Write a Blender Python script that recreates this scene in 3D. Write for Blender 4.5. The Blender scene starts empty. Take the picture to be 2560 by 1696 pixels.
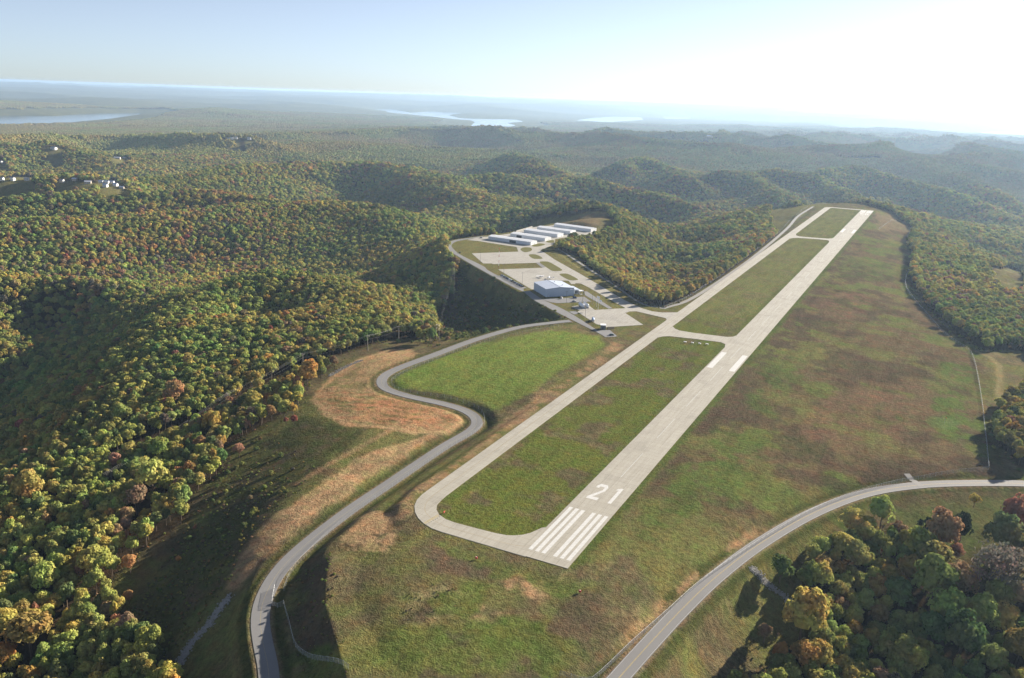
import bpy, bmesh, math, random
import numpy as np
from mathutils import Vector, Matrix
from mathutils.geometry import tessellate_polygon

scene = bpy.context.scene
COL = scene.collection

# ---------------------------------------------------------------- camera
CAM = np.array([128.78, -294.69, 190.41])
YAW, PITCH, ROLL = -0.462614, -0.279053, 0.03465
FWD = np.array([math.sin(YAW) * math.cos(PITCH), math.cos(YAW) * math.cos(PITCH), math.sin(PITCH)])
_r0 = np.array([math.cos(YAW), -math.sin(YAW), 0.0])
_u0 = np.cross(_r0, FWD)
RIGHT = _r0 * math.cos(ROLL) + _u0 * math.sin(ROLL)
UP = -_r0 * math.sin(ROLL) + _u0 * math.cos(ROLL)
FPX = 2109.9 / 2560.0
cam_data = bpy.data.cameras.new('camera')
cam_data.sensor_width = 36.0
cam_data.lens = 36.0 * FPX
cam_data.clip_start = 1.0
cam_data.clip_end = 120000.0
cam = bpy.data.objects.new('camera', cam_data)
COL.objects.link(cam)
M = Matrix.Identity(4)
for _i in range(3):
    M[_i][0], M[_i][1], M[_i][2], M[_i][3] = RIGHT[_i], UP[_i], -FWD[_i], CAM[_i]
cam.matrix_world = M
scene.camera = cam

# ---------------------------------------------------------------- sky, sun, exposure
SUN_AZ, SUN_EL = math.radians(24.0), math.radians(18.5)
world = bpy.data.worlds.new('World')
scene.world = world
world.use_nodes = True
wn = world.node_tree
for _n in list(wn.nodes):
    wn.nodes.remove(_n)
sky = wn.nodes.new('ShaderNodeTexSky')
sky.sky_type = 'NISHITA'
sky.sun_disc = False
sky.sun_elevation = SUN_EL
sky.sun_rotation = SUN_AZ
sky.altitude = 400
sky.air_density = 0.6
sky.dust_density = 0.3
sky.ozone_density = 3.5
bg = wn.nodes.new('ShaderNodeBackground')
bg.inputs['Strength'].default_value = 0.052
wo = wn.nodes.new('ShaderNodeOutputWorld')
hs = wn.nodes.new('ShaderNodeHueSaturation')
hs.inputs['Saturation'].default_value = 0.6
wn.links.new(sky.outputs[0], hs.inputs['Color'])
wn.links.new(hs.outputs[0], bg.inputs['Color'])
wn.links.new(bg.outputs[0], wo.inputs['Surface'])

sun_data = bpy.data.lights.new('sun', 'SUN')
sun_data.energy = 5.0
sun_data.angle = math.radians(0.53)
sun_data.color = (1.0, 0.90, 0.76)
sun = bpy.data.objects.new('sun', sun_data)
COL.objects.link(sun)
_sd = Vector((math.sin(SUN_AZ) * math.cos(SUN_EL), math.cos(SUN_AZ) * math.cos(SUN_EL), math.sin(SUN_EL)))
sun.rotation_euler = _sd.to_track_quat('Z', 'Y').to_euler()
sun.location = (400, 400, 600)

scene.view_settings.view_transform = 'Standard'
scene.view_settings.look = 'None'
scene.view_settings.gamma = 1.0
scene.view_settings.use_curve_mapping = False
scene.view_settings.exposure = 1.55

scene.render.engine = 'CYCLES'
cy = scene.cycles
cy.max_bounces = 5
cy.diffuse_bounces = 1
cy.glossy_bounces = 2
cy.transmission_bounces = 3
cy.transparent_max_bounces = 8
cy.volume_bounces = 0
cy.use_denoising = True
try:
    cy.denoiser = 'OPENIMAGEDENOISE'
except Exception:
    pass
cy.use_adaptive_sampling = True
cy.adaptive_threshold = 0.015
HAZE_DENSITY = 4.5e-5

# ---------------------------------------------------------------- survey data (metres; x across the runway, y along it)
APRON_N = [(-387.9, 619.8), (-346.0, 667.1), (-352.3, 677.7), (-358.7, 688.5), (-364.1, 697.3), (-393.4, 700.9), (-427.9, 706.7), (-443.5, 704.3), (-442.7, 717.9), (-443.1, 733.8),
 (-435.4, 747.4), (-428.3, 770.7), (-422.6, 793.4), (-423.9, 822.4), (-424.4, 867.3), (-419.9, 881.7), (-411.0, 899.9), (-406.6, 915.6), (-379.6, 933.4), (-334.0, 904.5),
 (-321.5, 875.6), (-334.7, 834.7), (-343.9, 811.9), (-349.4, 788.7), (-332.9, 752.0), (-327.8, 693.6), (-310.9, 675.9), (-284.4, 644.3), (-227.2, 584.9), (-183.5, 537.7),
 (-139.0, 488.8), (-112.5, 465.2), (-100.0, 458.9), (-90.1, 460.0), (-76.2, 470.5), (-72.0, 463.8), (-72.4, 444.8), (-75.9, 430.2), (-81.2, 441.0), (-112.7, 450.2),
 (-118.2, 445.4), (-118.9, 438.6), (-126.0, 456.9), (-150.5, 480.7), (-188.9, 520.3), (-204.4, 534.6), (-209.5, 532.2), (-209.0, 528.0), (-211.8, 526.0), (-221.1, 539.9),
 (-236.5, 530.9), (-237.0, 528.4), (-246.6, 510.9), (-231.5, 479.4), (-236.3, 477.9), (-313.0, 549.3), (-275.1, 589.2), (-294.1, 612.6), (-332.8, 573.1), (-335.5, 576.3),
 (-343.9, 570.0)]
APRON_S = [(-158.5, 416.2), (-158.7, 422.1), (-147.7, 432.4), (-134.4, 446.2), (-133.5, 448.2), (-126.8, 453.9), (-125.4, 458.0), (-122.0, 453.4), (-119.3, 437.9), (-90.9, 405.8),
 (-115.9, 379.5), (-119.2, 382.4), (-126.9, 384.2)]
ISL = [[(-326.9, 654.7), (-323.1, 663.6), (-315.2, 660.8), (-301.0, 645.7), (-300.2, 639.0), (-303.9, 635.1), (-309.6, 633.5)],
 [(-295.6, 619.5), (-291.7, 626.7), (-285.3, 628.4), (-270.3, 613.1), (-250.4, 591.8), (-249.7, 584.5), (-253.6, 579.8), (-257.7, 577.6), (-267.9, 588.6)],
 [(-244.5, 565.2), (-243.3, 571.7), (-238.2, 575.5), (-227.6, 566.2), (-214.8, 553.2), (-214.3, 548.3), (-217.8, 543.2), (-222.6, 543.2)],
 [(-351.0, 681.9), (-354.5, 691.9), (-354.8, 700.6), (-351.5, 703.9), (-346.7, 704.4), (-339.3, 694.1), (-334.8, 681.9), (-335.4, 669.2), (-340.0, 668.7)],
 [(-352.1, 716.6), (-354.0, 731.9), (-353.4, 739.3), (-349.4, 743.8), (-344.0, 743.2), (-340.2, 736.0), (-340.8, 725.4), (-342.7, 716.7), (-347.2, 713.8)],
 [(-351.1, 758.5), (-352.4, 776.9), (-347.8, 782.7), (-337.9, 761.9), (-340.4, 755.1)]]
LINKPATH = [(-295.7, 613.0), (-292.4, 616.6), (-273.9, 594.1), (-275.5, 589.0)]
PARKING = [(-206.3, 442.5), (-202.9, 451.4), (-193.9, 456.3), (-184.9, 468.6), (-180.6, 474.7), (-176.8, 477.5), (-163.4, 462.8), (-169.6, 455.6), (-176.0, 449.1), (-188.7, 436.4),
 (-196.3, 436.9)]
WALKPATH = [(-186.3, 500.7), (-184.1, 502.3), (-135.7, 448.1), (-138.5, 444.7), (-179.2, 485.0)]
DRIVE = [(-165.5, 412.1), (-161.6, 418.0), (-157.2, 414.4), (-155.5, 409.1), (-157.2, 404.8)]
TANKPAD = [(-159.5, 422.7), (-147.7, 432.4), (-157.1, 443.4), (-159.5, 439.8), (-168.4, 438.4), (-171.0, 431.8)]
SHEDLOT = [(-120.6, 365.5), (-116.5, 367.1), (-110.2, 372.9), (-97.5, 357.0), (-98.6, 354.2), (-104.7, 348.7), (-110.3, 353.8), (-119.6, 361.7)]
ROAD_T_L = [(-446.3, 735.7), (-451.5, 714.4), (-456.2, 698.4), (-454.9, 678.3), (-446.8, 655.5), (-437.6, 639.9), (-416.9, 615.4), (-384.3, 585.2), (-328.7, 536.2), (-267.4, 484.7),
 (-237.3, 461.9)]
ROAD_T_R = [(-437.7, 751.6), (-445.7, 711.8), (-448.1, 699.2), (-448.3, 681.5), (-442.2, 662.5), (-434.7, 648.6), (-415.4, 624.5), (-389.2, 598.4), (-335.9, 555.5), (-318.4, 536.6),
 (-261.5, 489.0), (-245.9, 480.0)]
ROAD_T_L2 = [(-238.3, 463.8), (-214.3, 436.9), (-181.5, 409.6), (-152.3, 386.6)]
ROAD_T_R2 = [(-234.4, 469.8), (-206.3, 442.5), (-178.4, 421.3), (-157.0, 402.9), (-120.1, 366.9)]
ACCESS = [(-151.0, 381.6, 0), (-161.3, 368.7, -0.3), (-180.9, 339.3, -1), (-195.2, 288.6, -2), (-202.9, 234.3, -3), (-208.3, 201.0, -4), (-208.5, 181.0, -4.5), (-202.8, 167.2, -4.7),
 (-191.6, 157.0, -5), (-172.4, 153.3, -5.2), (-142.5, 154.4, -5.8), (-124.1, 151.2, -6.2), (-111.8, 141.9, -6.5), (-106.8, 126.5, -6.8), (-108.5, 94.0, -7.2), (-108.6, 42.0, -8),
 (-108.8, 5.6, -8.8), (-106.5, -29.0, -9.8), (-102.3, -49.5, -10.4), (-94.8, -66.3, -10.9), (-86.2, -78.1, -11.2), (-76.1, -87.8, -11.5), (-66.0, -96.3, -11.8),
 (-59.2, -102.7, -12), (-48.0, -114.1, -12.4), (-37.0, -125.7, -12.8)]
HIGHWAY = [(47.8, -75.7, -8), (52.1, -46.3, -7.5), (55.6, -22.9, -7), (60.5, 6.7, -6.5), (67.0, 37.4, -6), (78.0, 75.0, -5.5), (95.1, 118.1, -5), (116.1, 155.4, -4.8), (140.2, 180.8, -4.6),
 (165.5, 199.1, -4.6), (192.6, 215.3, -4.8), (221.0, 228.4, -5)]
FENCE_E = [(175.4, 223.2, -3.5), (175.4, 290.1, -4.5), (174.9, 367.1, -5), (172.8, 450.8, -5.5), (168.8, 504.3, -6), (160.5, 525.6, -6), (147.9, 559.7, -6), (135.5, 618.2, -6),
 (118.3, 708.0, -6), (103.8, 810.3, -6.5), (104.5, 988.0, -7)]
FENCE_HW = [(175.4, 223.2, -3.5), (156.7, 206.5, -3.2), (135.5, 184.8, -3), (111.9, 152.2, -3), (94.7, 119.3, -3), (80.2, 82.8, -3), (70.4, 54.3, -3), (61.9, 27.2, -3.2), (55.5, -1.4, -3.5),
 (49.8, -26.5, -4), (45.3, -48.4, -4.5), (42.1, -54.8, -4.5), (33.9, -58.9, -4.5)]
FENCE_SW = [(-95.3, -59.7), (-91.9, -64.5), (-87.4, -69.8), (-84.2, -67.1), (-83.8, -67.4), (-74.0, -75.5), (-61.1, -86.2), (-51.0, -89.6), (-37.6, -92.7), (-27.2, -95.8)]
FENCE_ACC = [(-148.6, 358.9, -0.5), (-186.0, 272.2, -2), (-196.6, 212.3, -3), (-198.7, 178.7, -4), (-194.2, 166.9, -4.3), (-180.2, 159.7, -4.6), (-144.8, 163.8, -5.2), (-120.4, 158.8, -5.8),
 (-107.8, 144.7, -6), (-102.7, 127.3, -6.2), (-104.7, 92.5, -6.6), (-104.6, 36.3, -7.6), (-104.6, 0.2, -8.5), (-101.3, -29.2, -9.3), (-97.5, -46.6, -10), (-91.1, -59.3, -10.5)]
GRAVEL = [(-96.8, 483.0, -2), (-84.8, 544.6, -2), (-81.6, 726.6, -2), (-83.4, 892.5, -2), (-91.9, 1148.8, -2), (-104.1, 1336.6, -3), (-103.3, 1520.3, -3)]
TRACK_W = [(-96.8, 483.0, -2), (-122.3, 490.5, -1), (-172.4, 551.8, -1), (-241.6, 634.4, -1), (-316.4, 725.7, -1)]
POLEB = [(-225.1, 279.5, -7.0), (-229.4, 282.5, -7.5), (-257.0, 267.6, -6.0), (-260.2, 229.0, -8.0), (-281.6, 176.9, -12.0), (-279.1, 98.1, -16.0)]
CTRL = [(-248.7, 293.2, -10.0), (-336.9, 346.8, -9.0), (-414.5, 386.5, -9.0), (-477.8, 400.4, -9.0), (-526.2, 406.5, -11.0), (-527.7, 331.4, -16.0), (-484.7, 236.5, -20.0),
 (-423.7, 155.3, -23.0), (-375.1, 98.3, -27.0), (-344.0, 48.6, -31.0), (-322.3, -1.3, -35.0), (-310.6, -41.1, -38.0), (-313.3, 270.1, -10.0), (-386.4, 270.8, -13.0),
 (-349.6, 184.2, -18.0), (-304.3, 104.3, -22.0), (-297.2, 165.9, -15.0), (-271.2, 44.3, -26.0), (-250.1, -5.1, -30.0), (-244.6, 161.0, -10.0), (-241.5, 124.8, -13.0),
 (-244.5, 98.5, -16.0), (-241.4, 60.6, -20.0), (-209.7, 0.0, -24.0), (-199.6, -37.6, -29.0), (-193.3, -65.6, -34.0), (-191.9, -93.9, -40.0), (-190.0, -117.5, -44.0),
 (-222.3, 271.8, -6.0), (-245.8, 256.3, -6.0), (-257.4, 230.7, -7.0), (-255.5, 195.2, -8.0), (-238.5, 139.5, -9.0), (-204.6, 246.6, -4.0), (-120.4, 103.5, -4.5),
 (-143.1, 82.7, -4.0), (-142.8, 49.6, -4.5), (-139.2, 16.3, -5.5), (-134.6, -14.7, -7.5), (-131.7, -35.4, -9.5), (-128.4, -48.4, -12.0), (-118.8, -63.4, -14.0),
 (-146.7, 124.7, -4.5), (-175.6, 118.7, -5.5), (-211.3, 119.7, -7.0), (-204.9, 99.0, -8.0), (-163.7, 85.0, -6.0), (-192.7, 194.7, -3.5), (-234.6, 210.6, -5.0),
 (-183.1, 38.7, -15.0), (-175.1, 3.3, -19.0), (-168.4, -27.5, -25.0), (-165.9, -46.6, -31.0), (-137.8, -51.6, -22.0), (-217.8, 47.2, -21.0), (-202.0, -10.7, -30.0),
 (-194.1, -46.0, -40.0), (-184.9, -78.2, -47.0), (-170.6, -106.7, -52.0), (-184.5, -126.2, -55.0), (-94.5, -79.8, -17.0), (-105.7, -87.9, -26.0), (-111.1, -101.1, -33.0),
 (-75.0, -104.2, -17.0), (-120.8, -114.2, -42.0), (-164.1, 366.0, -4.5), (-195.7, 369.8, -13.4), (-230.0, 367.5, -22.4), (-269.4, 379.1, -31.4), (-331.1, 446.9, -40.3),
 (-425.2, 548.4, -49.3), (-551.5, 653.2, -56.0), (-660.7, 696.2, -60.5), (-768.0, 694.5, -62.7), (-836.5, 628.4, -67.2), (-871.4, 537.8, -76.2), (-819.5, 391.3, -89.6),
 (-730.4, 278.7, -103.0), (-638.7, 184.9, -112.0), (-609.5, 123.5, -116.0), (-218.4, 444.1, -14.0), (-277.2, 481.4, -16.0), (-338.4, 532.9, -14.0), (-267.8, 445.5, -26.0),
 (-340.9, 508.5, -30.0), (-400.8, 568.1, -12.0), (-394.2, 538.1, -22.0), (-464.6, 660.4, -8.0), (-482.1, 655.8, -24.0), (-1109.1, 438.7, -16.0), (-1095.2, 468.0, -16.0),
 (-1059.3, 510.8, -16.0), (-1023.8, 556.5, -15.0), (-991.0, 607.3, -14.0), (-956.9, 660.8, -13.0), (-937.0, 732.2, -12.0), (-915.8, 810.0, -11.0), (-877.0, 875.9, -10.0),
 (-829.5, 937.1, -10.0), (-782.6, 951.2, -12.0), (-685.9, 891.8, -18.0), (-600.3, 826.7, -26.0), (-531.5, 755.9, -30.0), (-798.1, 255.5, -26.0), (-784.0, 265.9, -26.0),
 (-737.8, 300.1, -28.0), (-687.1, 331.7, -34.0), (-643.3, 334.3, -46.0), (-626.6, 155.6, -90.0), (-637.5, 189.2, -84.0), (-748.4, 1100.6, -53.8), (-589.6, 930.1, -33.6),
 (-1060.3, 987.6, -26.0), (-1136.4, 972.7, -18.0), (-1208.2, 940.1, -15.0), (-1249.9, 850.0, -18.0), (-1308.3, 771.5, -22.0), (-1359.5, 702.8, -22.0), (-1388.4, 656.3, -22.0),
 (-1633.3, 814.7, -8.0), (-1577.7, 834.2, -8.0), (-1511.5, 865.2, -8.0), (-1413.3, 871.1, -10.0), (-1375.6, 912.8, -12.0), (-1540.1, 1081.2, -26.9), (-1540.4, 1207.7, -33.6),
 (-1477.9, 1165.5, -24.0), (-1523.4, 1277.1, -16.0), (-1528.4, 1401.4, -12.0), (-1514.3, 1534.3, -12.0), (-1462.9, 1675.4, -12.0), (-1365.3, 1750.2, -12.0),
 (-1175.9, 1689.6, -16.0), (-950.6, 1499.9, -24.0), (-791.0, 1346.2, -30.0), (-822.1, 1217.6, -56.0), (-696.3, 1179.3, -44.8), (-619.6, 1180.6, -33.6), (-680.2, 1473.0, -40.3),
 (-680.6, 1738.8, -53.8), (-943.9, 1686.2, -14.0), (-843.5, 1740.0, -16.0), (-785.5, 1778.1, -20.0), (-1053.1, 2081.6, -6.0), (-388.5, 937.0, 5.0), (-371.8, 967.9, 8.0),
 (-362.0, 999.7, 9.0), (-346.6, 998.8, 7.0), (-329.1, 1013.4, 0.0), (-489.8, 1132.9, -4.0), (-467.1, 1202.7, -2.0), (-402.8, 1170.0, -4.0), (-339.8, 1132.6, -14.0),
 (-268.3, 1008.8, -22.0), (-340.3, 794.6, -4.0), (-203.6, 608.2, -5.0), (-133.9, 525.5, -5.0), (-110.4, 502.7, -4.0), (-283.8, 816.8, -12.0), (-212.7, 741.2, -17.0),
 (-290.5, 926.2, -14.0), (-148.1, 613.7, -20.0), (-119.2, 555.1, -13.4), (-149.5, 677.6, -31.4), (-195.9, 855.1, -49.3), (-245.4, 1042.9, -62.7), (-312.4, 1249.5, -73.9),
 (-398.4, 1483.4, -82.9), (-204.9, 984.5, -26.0), (-211.6, 1142.0, -18.0), (-214.5, 1314.3, -12.0), (-180.2, 1302.9, -11.0), (-122.7, 1164.1, -12.0), (-117.8, 706.0, -22.0),
 (-107.2, 840.0, -14.0), (-103.6, 993.3, -10.0), (-103.1, 562.6, -8.0), (-91.5, 663.0, -8.0), (-92.2, 826.5, -8.0), (-99.1, 1077.8, -8.0), (-150.3, 1324.1, -22.0),
 (-137.1, 1335.5, -18.0), (-180.8, 1434.1, -10.0), (-128.3, 1466.3, -6.0), (-119.3, 1573.0, -4.0), (-62.1, 1676.3, -5.0), (-7.8, 1656.1, -5.0), (39.1, 1591.1, -8.0),
 (88.8, 1386.4, -14.0), (103.5, 1374.5, -26.0), (139.3, 1343.8, -30.0), (176.9, 1161.7, -26.0), (209.6, 1107.1, -24.0), (243.1, 1052.6, -24.0), (-133.4, 1895.5, -24.6),
 (-49.5, 2075.3, -33.6), (64.2, 1857.0, -42.6), (137.9, 1822.8, -51.5), (221.7, 1733.5, -56.0), (284.9, 1632.8, -58.2), (105.7, 839.8, -6.0), (75.6, 1007.1, -7.0),
 (80.5, 1202.9, -14.0), (135.8, 608.3, -6.0), (162.2, 518.7, -6.0), (174.3, 451.8, -5.5), (175.5, 226.7, -3.5), (174.8, 336.5, -5.0), (73.2, 311.0, -1.0), (89.3, 454.4, -2.0),
 (108.1, 241.4, -2.0), (127.7, 355.7, -4.0), (89.3, 190.1, -1.5), (68.0, 112.6, -1.0), (93.0, 655.9, -4.0), (55.4, 785.5, -3.0), (145.1, 228.1, -3.0), (124.7, 836.1, -14.0),
 (153.6, 742.7, -14.0), (185.7, 670.2, -14.0), (204.7, 594.3, -12.0), (177.8, 898.3, -18.0), (216.1, 808.0, -18.0), (197.4, 486.0, -7.0), (199.0, 314.7, -8.0),
 (205.1, 418.2, -8.0), (157.8, 167.6, -9.0), (177.7, 157.1, -11.0), (129.4, 130.7, -12.0), (104.1, 89.3, -13.0), (92.1, 50.0, -20.0), (102.6, 44.6, -24.0), (81.8, 12.6, -22.0),
 (78.1, -7.2, -24.0), (125.8, 79.9, -26.0), (150.9, 103.9, -20.0), (168.5, 128.2, -16.0), (189.5, 109.6, -22.0), (130.6, 34.2, -32.0), (161.8, 49.0, -30.0), (77.8, -24.6, -26.0),
 (63.1, -12.2, -13.0), (69.8, 14.4, -13.0), (79.8, 50.2, -11.0), (191.8, 187.7, -9.0), (212.3, 169.5, -12.0), (228.3, 335.6, -9.0), (-42.3, -20.6, -0.5), (-69.2, -20.8, -2.0),
 (-65.6, -49.9, -2.5), (-50.9, -71.7, -3.0), (-28.6, -97.9, -3.5), (-30.8, -69.0, -1.5), (-2.4, -53.5, -1.0), (25.6, -36.7, -1.5), (10.8, -77.0, -2.5), (33.8, -62.5, -3.5),
 (37.0, 4.0, -1.5), (6.5, -98.0, -3.5), (-67.6, -67.0, -9.5), (-89.6, -48.8, -8.5), (-39.6, -93.8, -10.5), (-1293.4, 2505.7, -10.0), (-1134.4, 2353.6, -16.7),
 (-892.8, 2044.1, -23.3), (-780.7, 1900.7, -30.0), (-756.3, 1886.8, -18.0), (-614.2, 1784.2, -28.0), (-499.7, 1787.9, -38.0), (-398.9, 1695.0, -48.0), (-865.7, 2470.5, -10.0),
 (-872.3, 2768.7, -18.0), (-689.4, 2525.5, -26.0), (-562.6, 2235.4, -34.0), (-521.2, 2430.6, -14.0), (-432.1, 2484.0, -26.0), (-287.8, 2141.5, -38.0), (-197.5, 1925.1, -50.0),
 (-382.2, 2570.8, -14.0), (-247.5, 2580.0, -26.0), (-140.3, 2338.1, -38.0), (-58.7, 2127.8, -50.0), (-266.3, 2802.5, -12.0), (-165.1, 3064.0, -21.0), (-4.0, 2780.4, -30.0),
 (127.5, 2570.6, -39.0), (237.2, 2342.2, -48.0), (-567.5, 4250.5, -6.0), (-409.5, 4500.0, -14.4), (-195.5, 4461.4, -22.8), (32.1, 3653.5, -31.2), (189.5, 3138.1, -39.6),
 (274.8, 2666.6, -48.0), (-907.5, 2057.0, -55.0), (-745.2, 1964.0, -60.5), (-577.0, 1847.0, -66.0), (-878.8, 2461.7, -52.8), (-733.7, 2395.1, -59.4), (-564.2, 2208.5, -66.0),
 (-417.1, 1941.8, -72.6), (-698.2, 2785.0, -52.8), (-507.3, 2290.3, -61.6), (-389.2, 2067.3, -70.4), (-333.2, 2085.7, -79.2), (-463.9, 2850.6, -48.4), (-326.5, 2664.9, -62.7),
 (-223.1, 2434.2, -77.0), (-280.9, 2818.2, -48.4), (-167.1, 2827.0, -62.7), (-46.2, 2525.3, -77.0), (-490.9, 4303.9, -48.4), (-245.7, 4331.8, -56.1), (13.0, 3768.7, -63.8),
 (178.5, 3093.9, -71.5), (267.0, 2497.1, -79.2), (-248.7, 293.2, -10.0), (-292.8, 320.0, -9.5), (-336.9, 346.8, -9.0), (-414.5, 386.5, -9.0), (-477.8, 400.4, -9.0),
 (-526.2, 406.5, -11.0), (-527.7, 331.4, -16.0), (-506.2, 283.9, -18.0), (-484.7, 236.5, -20.0), (-454.2, 195.9, -21.5), (-423.7, 155.3, -23.0), (-375.1, 98.3, -27.0),
 (-344.0, 48.6, -31.0), (-322.3, -1.3, -35.0), (-310.6, -41.1, -38.0), (-1109.1, 438.7, -16.0), (-1095.2, 468.0, -16.0), (-1059.3, 510.8, -16.0), (-1023.8, 556.5, -15.0),
 (-991.0, 607.3, -14.0), (-956.9, 660.8, -13.0), (-937.0, 732.2, -12.0), (-915.8, 810.0, -11.0), (-877.0, 875.9, -10.0), (-829.5, 937.1, -10.0), (-782.6, 951.2, -12.0),
 (-734.2, 921.5, -15.0), (-685.9, 891.8, -18.0), (-643.1, 859.2, -22.0), (-600.3, 826.7, -26.0), (-565.9, 791.3, -28.0), (-531.5, 755.9, -30.0), (-798.1, 255.5, -26.0),
 (-784.0, 265.9, -26.0), (-737.8, 300.1, -28.0), (-687.1, 331.7, -34.0), (-643.3, 334.3, -46.0), (-1060.3, 987.6, -26.0), (-1136.4, 972.7, -18.0), (-1208.2, 940.1, -15.0),
 (-1229.1, 895.0, -16.5), (-1249.9, 850.0, -18.0), (-1279.1, 810.8, -20.0), (-1308.3, 771.5, -22.0), (-1359.5, 702.8, -22.0), (-1388.4, 656.3, -22.0), (-1477.9, 1165.5, -24.0),
 (-1500.7, 1221.3, -20.0), (-1523.4, 1277.1, -16.0), (-1525.9, 1339.2, -14.0), (-1528.4, 1401.4, -12.0), (-1521.3, 1467.8, -12.0), (-1514.3, 1534.3, -12.0),
 (-1497.2, 1581.3, -12.0), (-1480.0, 1628.4, -12.0), (-1462.9, 1675.4, -12.0), (-1414.1, 1712.8, -12.0), (-1365.3, 1750.2, -12.0), (-1318.0, 1735.0, -13.0),
 (-1270.6, 1719.9, -14.0), (-1223.2, 1704.8, -15.0), (-1175.9, 1689.6, -16.0), (-1138.4, 1658.0, -17.3), (-1100.8, 1626.4, -18.7), (-1063.2, 1594.8, -20.0),
 (-1025.7, 1563.1, -21.3), (-988.1, 1531.5, -22.7), (-950.6, 1499.9, -24.0), (-910.7, 1461.5, -25.5), (-870.8, 1423.1, -27.0), (-830.9, 1384.6, -28.5), (-791.0, 1346.2, -30.0),
 (-943.9, 1686.2, -14.0), (-893.7, 1713.1, -15.0), (-843.5, 1740.0, -16.0), (-785.5, 1778.1, -20.0), (-489.8, 1132.9, -4.0), (-467.1, 1202.7, -2.0), (-402.8, 1170.0, -4.0),
 (-339.8, 1132.6, -14.0), (-316.0, 1091.3, -16.7), (-292.1, 1050.1, -19.3), (-268.3, 1008.8, -22.0), (103.5, 1374.5, -26.0), (139.3, 1343.8, -30.0), (148.7, 1298.3, -29.0),
 (158.1, 1252.8, -28.0), (167.5, 1207.2, -27.0), (176.9, 1161.7, -26.0), (209.6, 1107.1, -24.0), (243.1, 1052.6, -24.0), (-1293.4, 2505.7, -10.0), (-1253.7, 2467.7, -11.7),
 (-1213.9, 2429.6, -13.3), (-1174.2, 2391.6, -15.0), (-1134.4, 2353.6, -16.7), (-1104.2, 2314.9, -17.5), (-1074.0, 2276.2, -18.3), (-1043.8, 2237.5, -19.2),
 (-1013.6, 2198.8, -20.0), (-983.4, 2160.2, -20.8), (-953.2, 2121.5, -21.7), (-923.0, 2082.8, -22.5), (-892.8, 2044.1, -23.3), (-864.8, 2008.2, -25.0), (-836.8, 1972.4, -26.7),
 (-808.7, 1936.5, -28.3), (-780.7, 1900.7, -30.0), (-756.3, 1886.8, -18.0), (-708.9, 1852.6, -21.3), (-661.6, 1818.4, -24.7), (-614.2, 1784.2, -28.0), (-557.0, 1786.1, -33.0),
 (-499.7, 1787.9, -38.0), (-466.1, 1756.9, -41.3), (-432.5, 1726.0, -44.7), (-398.9, 1695.0, -48.0), (-865.7, 2470.5, -10.0), (-866.8, 2520.2, -11.3), (-867.9, 2569.9, -12.7),
 (-869.0, 2619.6, -14.0), (-870.1, 2669.3, -15.3), (-871.2, 2719.0, -16.7), (-872.3, 2768.7, -18.0), (-841.8, 2728.2, -19.3), (-811.3, 2687.6, -20.7), (-780.8, 2647.1, -22.0),
 (-750.4, 2606.6, -23.3), (-719.9, 2566.0, -24.7), (-689.4, 2525.5, -26.0), (-671.3, 2484.1, -27.1), (-653.2, 2442.6, -28.3), (-635.1, 2401.2, -29.4), (-616.9, 2359.7, -30.6),
 (-598.8, 2318.3, -31.7), (-580.7, 2276.8, -32.9), (-562.6, 2235.4, -34.0), (-521.2, 2430.6, -14.0), (-476.7, 2457.3, -20.0), (-432.1, 2484.0, -26.0), (-414.1, 2441.2, -27.5),
 (-396.0, 2398.4, -29.0), (-378.0, 2355.6, -30.5), (-360.0, 2312.8, -32.0), (-341.9, 2269.9, -33.5), (-323.9, 2227.1, -35.0), (-305.8, 2184.3, -36.5), (-287.8, 2141.5, -38.0),
 (-269.7, 2098.2, -40.4), (-251.7, 2054.9, -42.8), (-233.6, 2011.7, -45.2), (-215.6, 1968.4, -47.6), (-197.5, 1925.1, -50.0), (-382.2, 2570.8, -14.0), (-337.3, 2573.9, -18.0),
 (-292.4, 2576.9, -22.0), (-247.5, 2580.0, -26.0), (-226.1, 2531.6, -28.4), (-204.6, 2483.2, -30.8), (-183.2, 2434.9, -33.2), (-161.7, 2386.5, -35.6), (-140.3, 2338.1, -38.0),
 (-124.0, 2296.0, -40.4), (-107.7, 2254.0, -42.8), (-91.3, 2211.9, -45.2), (-75.0, 2169.9, -47.6), (-58.7, 2127.8, -50.0), (-266.3, 2802.5, -12.0), (-249.4, 2846.1, -13.5),
 (-232.6, 2889.7, -15.0), (-215.7, 2933.2, -16.5), (-198.8, 2976.8, -18.0), (-182.0, 3020.4, -19.5), (-165.1, 3064.0, -21.0), (-142.1, 3023.5, -22.3), (-119.1, 2983.0, -23.6),
 (-96.1, 2942.5, -24.9), (-73.0, 2901.9, -26.1), (-50.0, 2861.4, -27.4), (-27.0, 2820.9, -28.7), (-4.0, 2780.4, -30.0), (22.3, 2738.4, -31.8), (48.6, 2696.5, -33.6),
 (74.9, 2654.5, -35.4), (101.2, 2612.6, -37.2), (127.5, 2570.6, -39.0), (149.4, 2524.9, -40.8), (171.4, 2479.2, -42.6), (193.3, 2433.6, -44.4), (215.3, 2387.9, -46.2),
 (237.2, 2342.2, -48.0), (-567.5, 4250.5, -6.0), (-541.2, 4292.1, -7.4), (-514.8, 4333.7, -8.8), (-488.5, 4375.2, -10.2), (-462.2, 4416.8, -11.6), (-435.8, 4458.4, -13.0),
 (-409.5, 4500.0, -14.4), (-356.0, 4490.4, -16.5), (-302.5, 4480.7, -18.6), (-249.0, 4471.0, -20.7), (-195.5, 4461.4, -22.8), (-182.9, 4416.5, -23.3), (-170.2, 4371.6, -23.7),
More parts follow.
